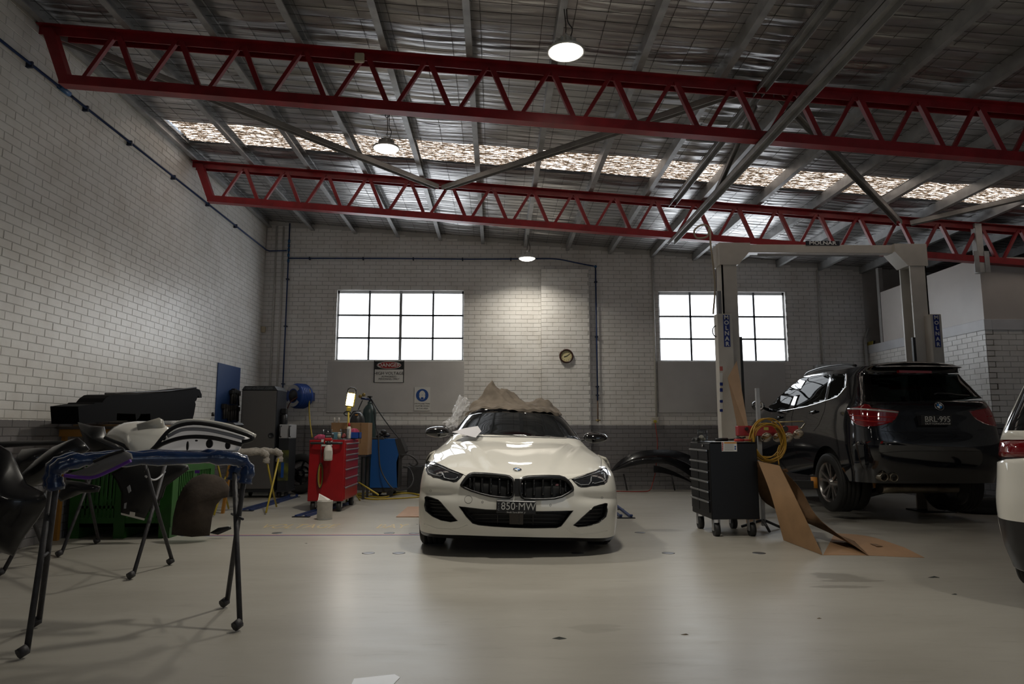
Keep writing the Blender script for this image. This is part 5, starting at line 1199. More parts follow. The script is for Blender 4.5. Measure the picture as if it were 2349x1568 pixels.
p=px(772,1000,Y=10.7); tag(MB().box((p.x-.07,10.64,zt_),(p.x+.07,10.76,zt_+.1),.006).build('glove_box',mat('box_teal',(.10,.22,.28),.5),org=(p.x,10.7,zt_)),'pale blue box of wipes in the middle of the red chest','box')
p=px(812,1000,Y=10.9)
tb=thing('parts_tub','blue plastic tub at the back right of the red chest','tub',(p.x,10.9,zt_))
MB().box((p.x-.1,10.8,zt_),(p.x+.1,11.0,zt_+.008)).box((p.x-.1,10.8,zt_),(p.x-.092,11.0,zt_+.1)).box((p.x+.092,10.8,zt_),(p.x+.1,11.0,zt_+.1)).box((p.x-.1,10.8,zt_),(p.x+.1,10.808,zt_+.1)).box((p.x-.1,10.992,zt_),(p.x+.1,11.0,zt_+.1)).build('tub_wall',M_REEL,tb)
p=px(800,1000,Y=10.75); bt_=thing('squeeze_bottle','white and red squeeze bottle standing on the red chest','bottle',(p.x,10.75,zt_))
MB().lathe([(.03,0),(.033,.01),(.033,.16),(.018,.19)],(p.x,10.75,zt_),n=18).build('bottle',MATS['bottle_white'],bt_); MB().lathe([(.02,.19),(.018,.235),(.006,.25)],(p.x,10.75,zt_),n=14).build('cap',MATS['spray_red'],bt_)
p=px(778,1000,Y=10.45); b2=thing('small_bottle','small cream bottle near the front edge of the red chest','bottle',(p.x,10.45,zt_))
MB().lathe([(.026,0),(.027,.07),(.02,.08)],(p.x,10.45,zt_),n=16).build('bottle',mat('bottle_cream',(.55,.52,.38),.5),b2); MB().lathe([(.021,.08),(.021,.1)],(p.x,10.45,zt_),n=14).build('cap',MATS['bottle_white'],b2)
# cardboard box behind, with two white tubes and a welding mask on it
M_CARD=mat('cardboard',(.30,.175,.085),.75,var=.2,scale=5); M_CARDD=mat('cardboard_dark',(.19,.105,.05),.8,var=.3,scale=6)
Yb=12.0; a=px(760,969,Y=Yb); b=px(844,1003,Y=Yb)
cbx=thing('cardboard_box','brown cardboard box behind the red chest in front of the gas cylinder','box',((a.x+b.x)/2,Yb+.2,b.z-.3))
MB().box((a.x,Yb,b.z-.3),(b.x,Yb+.4,a.z),.003).build('carton',M_CARD,cbx); MB().box((b.x-.14,Yb-.003,b.z-.1),(b.x-.12,Yb-.0005,a.z-.01)).build('carton_tape',M_CARDD,cbx)
st=thing('side_bench','low dark bench under the cardboard box','bench',((a.x+b.x)/2,Yb+.2,0))
MB().box((a.x-.05,Yb-.02,b.z-.33),(b.x-.02,Yb+.43,b.z-.302)).build('bench_top',M_WK,st)
for x in (a.x,b.x-.06): 
    for y in (Yb+.02,Yb+.4): MB().box((x-.02,y-.02,0),(x+.02,y+.02,b.z-.33)).build('leg',M_WK,st)
for i,x in enumerate((767,777)):
    p=px(x,969,Y=Yb+.1); tag(MB().cyl((p.x,Yb+.1,a.z+.001),(p.x,Yb+.1,a.z+.09),.013,n=12).build('white_tube',MATS['bottle_white'],org=(p.x,Yb+.1,a.z)),['white tube standing on the cardboard box, the left of two','white tube standing on the cardboard box, the right of two'][i],'tube','white tubes on the box')
p=px(820,968,Y=Yb+.15)
wm_=thing('welding_mask','black welding mask with orange mark on the cardboard box','welding mask',(p.x,Yb+.15,a.z))
MB().grid(lambda u,v:V(p.x,Yb+.15,a.z+.001)+V(.13*math.cos(PI*u)*math.sin(PI*.5*(1-v*.95)),-.12*math.sin(PI*u)*math.sin(PI*.5*(1-v*.95))-.0,.19*math.sin(PI*.5*v)),16,10).build('mask_shell',M_BLK,wm_)
MB().box((p.x-.02,Yb+.02,a.z+.125),(p.x+.03,Yb+.03,a.z+.145),.004).build('mask_mark',M_ORG,wm_)
MB().tube([V(p.x-.15+.0,Yb+.15,a.z+.01),V(p.x-.15,Yb+.14,a.z+.08),V(p.x-.07,Yb+.12,a.z+.2),V(p.x+.06,Yb+.1,a.z+.21)],.012,6).build('mask_strap',M_BLK,wm_)
# work light
YWk=11.35; p0=px(801,1003,Y=YWk)
wk=thing('work_light','lit handheld work lamp on a yellow telescopic pole behind the red chest','work light',(p0.x,YWk,0))
M_YEL=mat('lamp_yellow',(.45,.34,.04),.4)
lc=px(804,916,Y=YWk); MB().cyl((p0.x-.01,YWk,.0),(px(800,945,Y=YWk).x,YWk,px(800,945,Y=YWk).z),.016,n=10).build('pole',M_YEL,wk)
ML=Matrix.Translation(lc)@Matrix.Rotation(math.radians(8),4,'Y')
hd=MB().box((-.075,-.015,-.125),(.075,.03,.115),.02,M=ML).build('lamp_head',M_YEL,wk)
MB().box((-.058,-.021,-.10),(.058,-.0155,.10),.003,M=ML).build('light_panel',mat('led_panel',(1,1,1),.4,emit=(1,.9,.72),es=30.),hd)
MB().tube([ML@V(x,0,z) for x,z in ((-.065,.10),(-.06,.17),(-.03,.19),(.03,.19),(.06,.17),(.065,.10))],.014,8).build('handle',M_BLK,hd)
MB().box((-.04,-.012,-.20),(.035,.025,-.12),.01,M=ML).build('lamp_neck',M_YEL,hd)
MB().tube([ML@V(.06*math.cos(t*PI/8)-.005,0,-.235+.035*math.sin(t*PI/8)) for t in range(16)],.011,6,closed=True).build('clamp',M_BLK,wk)
lg=MB().cyl(px(823,1106,Y=11.6),px(868,1134,Y=11.6-.5),.013,n=8); lg.build('tripod_leg',M_YEL,wk)
MB().cyl((p0.x-.01,YWk,.35),(p0.x-.4,YWk+.3,.0),.012,n=8).build('tripod_leg',M_YEL,wk); MB().cyl((p0.x-.01,YWk,.35),(p0.x+.12,YWk+.45,.0),.012,n=8).build('tripod_leg',M_YEL,wk)
# yellow hose on the floor
def floorpath(pix,z=.014): return [px(x,y,Z=z) for x,y in pix]
tag(MB().tube(smooth(floorpath([(820,1138),(850,1144),(900,1143),(950,1140),(965,1137),(940,1131),(905,1133),(880,1140),(840,1137),(818,1133),(850,1129),(900,1128),(940,1130),(970,1136),(985,1139)]),70),.013,6).build('floor_hose',M_YH,org=(-1.5,11.5,0)),'yellow air hose lying in loops on the floor behind the coupe','hose')
# paint tin
c=px(740,1193,Z=0); pt_=thing('paint_tin','open white paint tin standing on the floor before the red chest','paint tin',(c.x,c.y+.1,0)); c=V(c.x,c.y+.1,0)
MB().lathe([(.098,0),(.1,.004),(.1,.232),(.104,.236),(.104,.243),(.096,.243),(.094,.2),(.0,.19)],c,n=36,caps=False).build('tin_body',mat('tin_paper',(.52,.49,.45),.5,var=.15,scale=14),pt_)
MB().lathe([(.1005,.01),(.103,.014),(.1005,.018)],c,n=36,caps=False).build('tin_rim',M_GALV,pt_)
MB().prism([c+V(-.09,-.02,.245),c+V(.05,-.05,.25),c+V(.06,.05,.25),c+V(-.095,.05,.33)],(0,0,.004)).build('lid_flap',MATS['bottle_white'],pt_)
# straightening rails
M_RAIL=mat('rail_blue',(.02,.045,.16),.45,.2,var=.4,scale=9); M_RAILD=mat('rail_dark',(.03,.03,.035),.5,.4)
def rail(pix,lab,w=.07):
    t=None; a=px(*pix[0],Z=0); b=px(*pix[1],Z=0)
    t=thing('floor_rail',lab,'rail',tuple((a+b)/2)); d=(b-a).normalized(); n=V(-d.y,d.x,0)
    for s in (-1,1):
        m=MB().prism([a+n*(s*w-.018),b+n*(s*w-.018),b+n*(s*w+.018),a+n*(s*w+.018)],(0,0,.03)); m.build('rail_bar',M_RAIL,t)
    for q in (a,b,(a+b)/2): MB().prism([q+n*(w+.05)-d*.02,q+n*(w+.05)+d*.04,q-n*(w+.05)+d*.04,q-n*(w+.05)-d*.02],(0,0,.012)).build('rail_tie',M_RAILD,t)
    for s in (-1,1): MB().box((-.02,-.02,.03),(.02,.02,.05),M=frame(b+n*s*w,d,n)).build('rail_lug',M_RAIL,t)
rail(((562,1172),(672,1140)),'blue straightening rail on the floor left of the red chest'); rail(((690,1186),(790,1155)),'blue straightening rail on the floor under the red chest'); rail(((1392,1152),(1436,1188)),'blue straightening rail on the floor right of the coupe')
pc_=px(938,1175,Z=0); tag(MB().box((px(910,1185,Z=0).x,px(940,1186,Z=0).y,.001),(px(975,1185,Z=0).x+.1,px(940,1163,Z=0).y,.012)).build('plywood_sheet',mat('plywood',(.40,.24,.15),.6,var=.2),org=tuple(pc_)),'thin plywood sheet lying on the floor left of the coupe','sheet')
# black bumper leaning on the rear wall
M_PBLK=mat('painted_black_plastic',(.007,.007,.009),.3,coat=.35,spec=.3)
bp_=thing('bumper_skin','black car bumper skin leaning against the rear wall right of the coupe','bumper',(2.8,13.5,0))
def bump(u,v):
    x=px(1385,0,Y=13.5).x+(px(1582,0,Y=13.5).x-px(1385,0,Y=13.5).x)*u
    t=2*u-1; top=.80-.30*abs(t)**2.4-.12*max(0,-t)**6; bot=.55-.55*max(0,t)**1.6-.18*max(0,-t)**2
    z=bot+(top-bot)*v; return V(x,13.34+.25*t*t+.12*v-.05*math.sin(PI*v),max(z,.01))
o_=MB().grid(bump,40,12).build('bumper_shell',M_PBLK,bp_)
MB().grid(lambda u,v:bump(u,.5+.05*v)+V(0,-.012,0),40,2).build('bumper_groove',M_BLKG,o_)
MB().grid(lambda u,v:V(bump(.42+.5*u,0).x,13.36+.2*u*u,max(.01,(.50-.42*u**1.5)*(1-.0*v)-.14*v*(1-u))),20,4).build('bumper_valance',M_PBLK,bp_)
for x in (1425,1530): p=px(x,1118,Z=.01); MB().cyl((p.x,13.55,.01),(p.x-.05,13.62,.32),.015,n=8).build('prop_stay',M_WK,bp_)
# wheel standing by the wall next to the grey cabinet
wt=thing('alloy_wheel','black alloy wheel with tyre standing behind the red chest by the rear wall','wheel',tuple(px(690,1115,Y=13.0)))
wc=px(690,1073,Y=13.1); wheel(wt,(wc.x,13.1,.37),(-.1,-.95,.25),.36,.23,mr=M_BLKG,double=False)
# floor sockets
M_SOCK=mat('floor_cap_steel',(.20,.20,.21),.35,.6)
for i,(x,y) in enumerate(((845,1268),(915,1268),(1325,1268),(1533,1268),(1741,1268),(636,1222),(893,1222),(950,1223),(1468,1221))):
    c=px(x,y,Z=0); tag(MB().lathe([(.062,0),(.062,.002),(.05,.003),(.0,.003)],c,n=24,caps=False).build('anchor_socket',M_SOCK,org=tuple(c)),'round steel cap set in the floor, %s'%['left of two in front of the coupe','right of two in front of the coupe','under the coupe nose','in front of the black tool chest left side','in front of the cardboard','far left behind the stripe','left of two beside the coupe wheel','right of two beside the coupe wheel','right of the coupe wheel'][i],'anchor socket','steel caps in the floor')
# painted line, lettering and a white paint patch on the floor
M_LR=mat('line_red',(.42,.12,.09),.5); M_LB=mat('line_blue',(.06,.11,.26),.5); M_LY=mat('faded_yellow_paint',(.50,.36,.13),.6,var=.5,scale=14,col2=(.44,.40,.33))
ln=thing('floor_stripe','thin red and blue stripe taped across the floor','stripe',(-2,7.9,0))
y1_=px(700,1227,Z=0).y; y2_=px(700,1230,Z=0).y
MB().box((px(405,1232,Z=0).x,y1_,0.0),(-.7,y1_+.035,.0015)).build('red_tape',M_LR,ln); MB().box((px(405,1232,Z=0).x,y1_-.04,0.0),(-.7,y1_-.002,.0015)).build('blue_tape',M_LB,ln)
ft=thing('floor_lettering','faded yellow words painted on the floor','lettering',(-2,8.6,0))
def ftxt(s,x0,x1,y):
    a=px(x0,y,Z=0); b=px(x1,y,Z=0); text(s,.52,frame(((a.x+b.x)/2,a.y,.0008),(1,0,0),(0,1,0)),M_LY,ft,ext=.0004,xs=(b.x-a.x)/(.36*len(s)))
ftxt('VOLTAGE',592,782,1207); ftxt('BAY',860,938,1207)
pp=[px(x,y,Z=0.001) for x,y in ((812,1556),(850,1552),(905,1546),(918,1553),(905,1566),(880,1600),(815,1590),(806,1570))]
tag(MB().prism(pp,(0,0,.0012)).build('paint_patch',mat('spilt_white_paint',(.82,.84,.88),.35),org=tuple(pp[0])),'patch of spilt white paint on the floor at the bottom edge','paint patch')
# litter
M_LIT=mat('litter_dark',(.05,.055,.05),.8); M_LEAF=mat('dry_leaf',(.13,.09,.05),.8)
for i,(x,y,s,lab,m) in enumerate(((2141,1324,.05,'dark scrap of crumpled litter on the floor at the right',M_LIT),(2190,1363,.03,'small grey litter scrap right of the crumpled one',M_LIT),(1280,1464,.045,'torn strip of dark tape on the floor front middle',M_LIT),(703,1246,.02,'tiny dark scrap on the floor below the paint tin',M_LIT),(957,1202,.02,'tiny black cap on the floor beside the coupe wheel',M_LIT),(1572,1455,.025,'small dry leaf on the floor right of the middle',M_LEAF),(1878,1418,.022,'small dry leaf on the floor towards the right',M_LEAF),(1252,1320,.015,'tiny white chip on the floor before the coupe',MATS['bottle_white']))):
    c=px(x,y,Z=0); r2=random.Random(i)
    m_=MB(); k=9; pts=[c+V(s*(.15+1.2*r2.random())*math.cos(2*PI*j/k)*1.1,s*(.15+.9*r2.random())*math.sin(2*PI*j/k)*.8,.001) for j in range(k)]
    m_.add(pts+[c+V(s*.2,0,s*.35)],[(j,(j+1)%k,k) for j in range(k)]); m_.add(pts,[tuple(range(k))])
    m_.xf(Matrix.Translation(c)@Matrix.Diagonal((.8,.5,.7,1))@Matrix.Translation(-c)); tag(m_.build('litter',m,org=tuple(c)),lab,'litter')
# ---------------------------------------------------------------- black tool chest
M_CBLK=mat('cart_black',(.005,.005,.006),.4,spec=.3)
BX0,BX1,BY0,BY1=2.40,2.94,7.72,8.48; bz0,bz1=.19,1.03
bcx=thing('tool_cart','black roller tool chest with drawers on its left side','tool cart',((BX0+BX1)/2,(BY0+BY1)/2,0))
dz=[bz1-.07,bz1-.20,bz1-.31,bz1-.42,bz1-.53,bz1-.64,bz0+.06]
dd=[]
for i in range(6):
    dd.append((dz[i+1]+.006,dz[i]-.004,BY0+.05,BY0+.40)); dd.append((dz[i+1]+.006,dz[i]-.004,BY0+.42,BY1-.03))
cart(bcx,BX0,BX1,BY0,BY1,bz0,bz1,M_CBLK,-1,dd,mat('handle_alu',(.35,.35,.36),.3,.8))
MB().cyl((BX0-.003,BY0+.22,bz1-.035),(BX0-.02,BY0+.22,bz1-.035),.014,n=12).build('lock',M_CHR,bcx)
wlb=pbox(MB(),1655,1013,1691,1035,BY0-.003,.0025).build('warning_label',M_SIGNW,bcx)
pbox(MB(),1661,1013.6,1690,1016.6,BY0-.0045,.001).build('label_band',M_ORG,wlb)
for k in range(5): pbox(MB(),1656,1014+k*4,1659,1017+k*4,BY0-.0045,.001).build('label_icon',M_SIGNR,wlb)
for k in range(6): pbox(MB(),1662,1018.5+k*2.6,1683,1019.3+k*2.6,BY0-.0045,.001).build('label_line',mat('print_grey',(.3,.3,.3),.6),wlb)
for k in range(2): 
    p=px(1686.5,1024+k*5,Y=BY0); MB().lathe([(0,.0035),(.010,.0035),(.010,.001)],p,(0,-1,0),n=14,caps=False).build('label_icon',M_SBLUE,wlb)
zt_=bz1+.001
MB().box((BX0+.02,BY0+.0,bz1),(BX1,BY1,bz1+.012),.004).build('top_tray',M_CBLK,bcx); zt_=bz1+.013
cup(1612,1000,8.1,.14,.055,M_CLR,'clear plastic tub with bits on the black chest',cont=mat('pale_bits',(.45,.40,.32),.6))
def polything(name,pts,th,m,lab,cat): return tag(MB().prism(pts,th).build(name,m,org=tuple(pts[0])),lab,cat)
polything('paper_sheet',[V(BX0+.08,BY0+.02,zt_),V(BX0+.42,BY0+.02,zt_),V(BX0+.46,BY0+.28,zt_),V(BX0+.12,BY0+.3,zt_)],(0,0,.002),MATS['bottle_white'],'white paper sheet lying on top of the black chest','paper')
def toolrod(a,b,r,m,lab,n='hand_tool',cat='tool',grip=None):
    t=thing(n,lab,cat,tuple(a)); a=Vector(a); b=Vector(b)
    MB().tube([a,a.lerp(b,.55)],r,8).build('tool_handle',grip or m,t); MB().tube([a.lerp(b,.54),b],r*.55,8).build('tool_shaft',m,t); return t
toolrod((BX0+.20,BY0+.42,zt_+.02),(BX0+.50,BY0+.50,zt_+.02),.02,M_BLK,'black air tool lying across the black chest')
toolrod((BX0+.32,BY0+.08,zt_+.018),(BX0+.52,BY0+.12,zt_+.018),.016,MATS['spray_red'],'red handled tool on the near edge of the black chest')
toolrod((BX0+.36,BY0+.20,zt_+.02),(BX0+.50,BY0+.24,zt_+.05),.02,M_BLK,'black handled tool beside the paper on the black chest')
rag(1596,1003,8.2,.05,.05,M_BLK,'dark crumpled cloth on the left end of the black chest')
# plank of cardboard leaning on the lift post
q=[px(1669,866,Y=9.6),px(1690,827,Y=9.6),px(1722,1012,Y=9.15),px(1745,1199,Z=.003),px(1712,1199,Z=.003),px(1697,1008,Y=9.15)]
tag(MB().add([q[0],q[1],q[2],q[5],q[3],q[4]]+[p+V(.004,.012,0) for p in (q[0],q[1],q[2],q[5],q[3],q[4])],[(0,1,2,3),(3,2,4,5),(6,9,8,7),(9,11,10,8),(0,6,7,1),(1,7,8,2),(2,8,10,4),(4,10,11,5),(5,11,9,3),(3,9,6,0)]).build('cardboard_plank',mat('cardboard_pale',(.40,.26,.16),.7,var=.1),org=tuple(q[4])),'tall narrow cardboard strip leaning against the left lift post','cardboard')
# big folded cardboard sheet
fc=thing('folded_cardboard','large folded cardboard sheet propped up right of the black chest','cardboard',(3.3,7.2,0))
def sheet(rows,m,nm,th=.006):
    "rows: list of (left point,right point) from top to bottom"
    L=smooth([r[0] for r in rows],16); R=smooth([r[1] for r in rows],16); k=len(L); g=MB(); nn=(L[k//2]-R[k//2]).cross(L[k//2+1]-L[k//2-1]).normalized()*th
    vs=L+R+[p+nn for p in L]+[p+nn for p in R]
    fs=[(i,i+1,k+i+1,k+i) for i in range(k-1)]+[(2*k+i,3*k+i,3*k+i+1,2*k+i+1) for i in range(k-1)]+[(i,2*k+i,2*k+i+1,i+1) for i in range(k-1)]+[(k+i,k+i+1,3*k+i+1,3*k+i) for i in range(k-1)]+[(0,k,3*k,2*k),(k-1,3*k-1,4*k-1,2*k-1)]
    return g.add(vs,fs[:2*(k-1)],True).add(vs,fs[2*(k-1):]).build(nm,m,fc,recalc=False)
A=px(1740,1058,Y=7.62); B=px(1789,1068,Y=7.5)
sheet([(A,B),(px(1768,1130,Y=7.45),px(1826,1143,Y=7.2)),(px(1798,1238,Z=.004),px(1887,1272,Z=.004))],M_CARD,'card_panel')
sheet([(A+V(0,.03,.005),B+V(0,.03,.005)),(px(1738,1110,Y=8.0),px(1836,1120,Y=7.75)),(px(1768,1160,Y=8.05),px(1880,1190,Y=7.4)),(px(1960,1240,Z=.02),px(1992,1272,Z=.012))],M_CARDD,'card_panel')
sheet([(px(1915,1222,Z=.003),px(1888,1272,Z=.003)),(px(1970,1226,Z=.003),px(1990,1273,Z=.003)),(px(2012,1234,Z=.003),px(2060,1276,Z=.003)),(px(2075,1255,Z=.003),px(2121,1278,Z=.003))],mat('cardboard_lit',(.36,.21,.11),.75,var=.12,scale=4),'card_panel')  # flat panel of the same sheet, its lit look painted in as paler card
pp=[px(x,y,Z=.0095) for x,y in ((1995,1246),(2010,1247),(2026,1252),(2012,1253))]; MB().prism(pp,(0,0,.001)).build('hand_hole',M_CARDD,fc)
# paint drying lamp on a stand with a coil of yellow lead
M_LRED=mat('lamp_red',(.33,.025,.03),.35); M_BULB=mat('silvered_bulb',(.6,.53,.45),.08,.85)
YI=8.25; b=px(1745,1070,Y=YI)
il=thing('drying_lamp','red infrared drying lamp with four round bulbs on a steel stand','heat lamp',(b.x,YI,0))
MB().box((b.x-.022,YI-.022,0.05),(b.x+.022,YI+.022,px(1742,890,Y=YI).z),.003).build('stand_pole',M_GALV,il)
for k in range(3): a=k*2*PI/3+.4; MB().cyl((b.x,YI,.12),(b.x+.26*math.cos(a),YI+.26*math.sin(a),.02),.016,n=8).build('stand_leg',M_WK,il)
a=px(1690,985,Y=YI-.05); e=px(1828,988,Y=YI-.05); hb=.055
br_=MB().box((a.x,YI-.1,a.z-hb-.02),(e.x,YI-.0,a.z+hb-.01),.006).build('lamp_bar',M_LRED,il)
for x in (1712,1782,1800): p=px(x,983,Y=YI-.1); MB().cyl((p.x,YI-.125,p.z),(p.x,YI-.1,p.z),.02 if x!=1800 else .034,n=14).build('lamp_knob',M_BLK,br_)
pbox(MB(),1752,979,1763,986,YI-.102,.0015).build('bar_label',mat('label_yellow',(.5,.45,.1),.5),br_)
for i,x in enumerate((1758,1786,1808,1831)):
    c=px(x,1000+ (3 if i<3 else -4),Y=YI-.13); o=MB().lathe([(.02,.10),(.03,.06),(.062,.02),(.066,.0),(.06,-.012),(0,-.02)],c,V(0,.75,.6),n=24,caps=False).build('bulb',M_BULB,il)
MB().tube([px(x,y,Y=YI-.05) for x,y in ((1770,968),(1842,966),(1847,971),(1838,982),(1828,982))],.008,6).build('guard_rail',mat('brass_rail',(.45,.38,.2),.3,.8),il)
cl=thing('lead_coil','coil of yellow extension lead hanging on the drying lamp stand','lead',(b.x,YI-.15,.75))
cc=px(1757,1010,Y=YI-.2)
for k in range(9):
    rx=.20+.03*rnd.uniform(-1,1); rz=.225+.03*rnd.uniform(-1,1); dx=rnd.uniform(-.025,.025); dz_=rnd.uniform(-.03,.03)
    MB().tube([cc+V(dx+rx*math.sin(2*PI*i/28)+.012*math.sin(3*2*PI*i/28+k),-.01*k+.012*math.sin(2*2*PI*i/28+k*2),dz_+rz*math.cos(2*PI*i/28)) for i in range(28)],.0075,6,closed=True).build('lead_loop',mat('amber_lead',(.40,.22,.02),.45),cl)
MB().tube(smooth([cc+V(.14,-.05,-.05),px(1784,1035,Y=YI-.25),px(1787,1066,Y=YI-.3)],14),.0075,6).build('lead_tail',MATS['amber_lead'],cl)
# tyre lying by the office wall
ty=px(2262,1180,Z=0)
tag(MB().lathe([(.20,.03),(.24,.0),(.31,.01),(.335,.05),(.335,.09),(.328,.10),(.335,.11),(.335,.19),(.31,.23),(.24,.24),(.20,.21)],(ty.x+.12,ty.y+.3,0),n=48,caps=False).build('spare_tyre',M_TYRE,org=(ty.x+.12,ty.y+.3,0)),'black tyre lying flat on the floor behind the white car','tyre')
# ---------------------------------------------------------------- left side: workbench along the wall
M_BEN=mat('bench_orange',(.33,.15,.025),.5); M_BTOP=mat('bench_top_dark',(.07,.055,.045),.6,var=.3)
wbn=thing('workbench','tall workbench with orange frame along the left wall','workbench',(-4.2,9,0))
bzt=1.215; bx1=-3.72
MB().box((XL+.012,7.55,bzt-.03),(bx1,10.15,bzt),.004).build('bench_top',M_BTOP,wbn)
for y in (7.6,10.08): MB().box((XL+.03,y-.03,bzt-.11),(bx1-.01,y+.03,bzt-.031),.004).build('bench_rail',M_BEN,wbn)
MB().box((bx1-.05,7.6,bzt-.11),(bx1-.01,10.1,bzt-.031),.004).build('bench_rail',M_BEN,wbn)
for y,x,dx in ((7.65,XL+.05,0),(8.97,XL+.05,0),(8.97,bx1-.05,-.12),(10.05,XL+.05,0),(10.05,bx1-.05,-.12)):
    if 1: MB().prism([(x-.02,y-.025,bzt-.11),(x+.02,y-.025,bzt-.11),(x+.02+dx,y-.025,0),(x-.02+dx,y-.025,0)],(0,.045,0)).build('leg',M_BEN,wbn)
MB().box((XL+.1,8.95,.45),(bx1-.1,10.0,.48)).build('lower_shelf',M_BTOP,wbn)
c8b=crop(180,840,5.339)
pl=c8b([(5,370),(200,345),(215,330),(300,330),(340,280),(390,245),(430,238),(700,240),(900,230),(1100,215),(1300,195),(1440,182),(1490,200),(1515,260),(1515,300),(1490,300),(1470,270),(1450,330),(1432,345),(1442,380),(1420,500),(1400,572),(890,572),(885,480),(770,482),(750,525),(712,560),(705,480),(480,465),(475,560),(20,585)])
P_=[px(x,y,X=-4.25) for x,y in pl]
zz=min(p.z for p in P_); P_=[V(p.x,p.y,p.z-zz+bzt+.022) for p in P_]
bkp=thing('bumper_cover','long black bumper cover lying on the workbench','bumper',(-4.3,8.8,bzt))
tri=geometry.tessellate_polygon([P_]); n=len(P_)
g=MB().add(P_+[p+V(-.28,0,0) for p in P_],[tuple(t) for t in tri]+[tuple(n+i for i in t[::-1]) for t in tri]+[(i,(i+1)%n,n+(i+1)%n,n+i) for i in range(n)]).build('cover_shell',mat('black_polypropylene',(.0025,.0025,.003),.6,spec=.05),bkp)
MB().tube([px(x,y,X=-4.24) for x,y in c8b([(330,335),(700,320),(1100,300),(1440,260)])],.012,6).build('cover_ridge',M_BLKS,g)
tag(MB().box((-4.62,7.62,bzt+.001),(-3.9,9.75,bzt+.02),.003).build('timber_board',mat('board_wood',(.26,.15,.065),.6,var=.2),org=(-4.2,8.7,bzt)),'thin timber board under the black bumper cover on the bench','board')
def benchitem(x,y,X,fn,name,lab,cat,m):
    p=px(x,y,X=X); p.z=bzt+.001; return tag(fn(p).build(name,m,org=tuple(p)),lab,cat)
p=px(488,958,X=-4.0); p.z=bzt+.001
bo=thing('clear_bottle','clear plastic bottle with black cap on the workbench','bottle',tuple(p))
MB().lathe([(.032,0),(.034,.02),(.034,.10),(.015,.14),(.014,.16)],p,n=18).build('bottle',M_CLR,bo); MB().lathe([(.02,.155),(.02,.2),(.012,.21)],p,n=14).build('cap',M_BLK,bo)
benchitem(460,962,-3.95,lambda p:MB().grid(lambda u,v:p+V(.05*math.cos(2*PI*u)*math.sin(PI*.5*v),.07*math.sin(2*PI*u)*math.sin(PI*.5*v),.075*math.cos(PI*.5*v)),16,6),'sanding_block','pale rounded sanding block on the workbench','sanding block',mat('pale_beige',(.38,.32,.27),.7))
benchitem(510,962,-4.15,lambda p:MB().box((p.x-.12,p.y-.15,p.z),(p.x+.1,p.y+.12,p.z+.035),.01),'folded_cloth','folded green and yellow cloth on the workbench','cloth',mat('cloth_olive',(.17,.16,.06),.8))
benchitem(535,962,-3.95,lambda p:MB().box((p.x-.13,p.y-.25,p.z),(p.x+.12,p.y+.15,p.z+.07),.03),'tool_case','flat black soft case on the right end of the workbench','case',M_BLKS)
benchitem(310,965,-3.8,lambda p:MB().box((p.x-.03,p.y-.1,p.z),(p.x+.04,p.y+.18,p.z+.03),.006),'clamp_rail','grey metal rail piece on the front edge of the workbench','metal part',M_WK)
# pegboard with hanging tools on the left wall
pa=px(501,831,X=XL+.02); pb=px(552,845,X=XL+.02)
pg=thing('pegboard','blue tool board on the left wall with dark tools hanging','tool board',(XL+.02,(pa.y+pb.y)/2,1.3))
MB().box((XL+.006,pa.y,1.24),(XL+.022,pb.y,pa.z),.003).build('board',mat('board_blue',(.012,.045,.15),.5),pg)
M_TOOL=mat('tool_dark',(.035,.032,.03),.5,.4)
for i in range(7):
    for j in range(2):
        y=pa.y+.25+(pb.y-pa.y-.3)*i/7; z=1.45+.28*j+.05*rnd.random()
        if j==1 and i<3: continue
        MB().tube([V(XL+.06,y,z+.1),V(XL+.07,y+.02*rnd.uniform(-1,1),z-.12)],.016+.012*rnd.random(),6).build('hung_tool',M_TOOL,pg); MB().box((XL+.03,y-.05,z+.06),(XL+.09,y+.05,z+.12+.04*rnd.random()),.008).build('hung_clamp',M_TOOL,pg)
# grey measuring cabinet in the corner
CYF=12.25; a=px(556,885,Y=CYF); b=px(637,885,Y=CYF); ca=thing('equipment_cabinet','tall dark grey equipment cabinet in the rear left corner','cabinet',((a.x+b.x)/2,CYF+.3,0))
M_CABG=mat('cabinet_grey',(.10,.095,.09),.45); M_CABD=mat('cabinet_black',(.02,.022,.026),.4)
MB().box((a.x,CYF,.1),(b.x,CYF+.55,a.z-.07),.006).build('cabinet_body',M_CABD,ca)
dr2=MB().box((a.x+.012,CYF-.018,.16),(b.x-.012,CYF,a.z-.08),.006).build('cabinet_door',M_CABG,ca)
MB().prism([(a.x,CYF-.02,a.z-.07),(b.x,CYF-.02,a.z-.07),(b.x-.05,CYF-.02,a.z),(a.x+.05,CYF-.02,a.z)],(0,.57,0)).build('cabinet_crown',M_CABD,ca)
text('car-o-liner.com',.075,FACE_CAM(((a.x+b.x)/2,CYF-.021,a.z-.035)),mat('faded_print',(.10,.11,.11),.5),ca,bold=.001)
p=px(622,998,Y=CYF-.02); MB().lathe([(.05,0),(.05,.008),(.035,.012),(.034,.004),(0,.004)],V(p.x,CYF-.018,p.z),(0,-1,0),n=24,caps=False).build('door_lock',M_CABD,dr2)
for x in (a.x+.06,b.x-.06):
    for y in (CYF+.05,CYF+.5): MB().cyl((x-.02,y,.05),(x+.02,y,.05),.05,n=14).build('caster',M_CASTER,ca)
a2=px(641,973,Y=CYF+.05); b2=px(664,973,Y=CYF+.05)
mc=thing('measuring_trolley','narrow white and black trolley with handles beside the grey cabinet','trolley',((a2.x+b2.x)/2,CYF+.3,0))
zh=px(0,1005,Y=CYF+.05).z
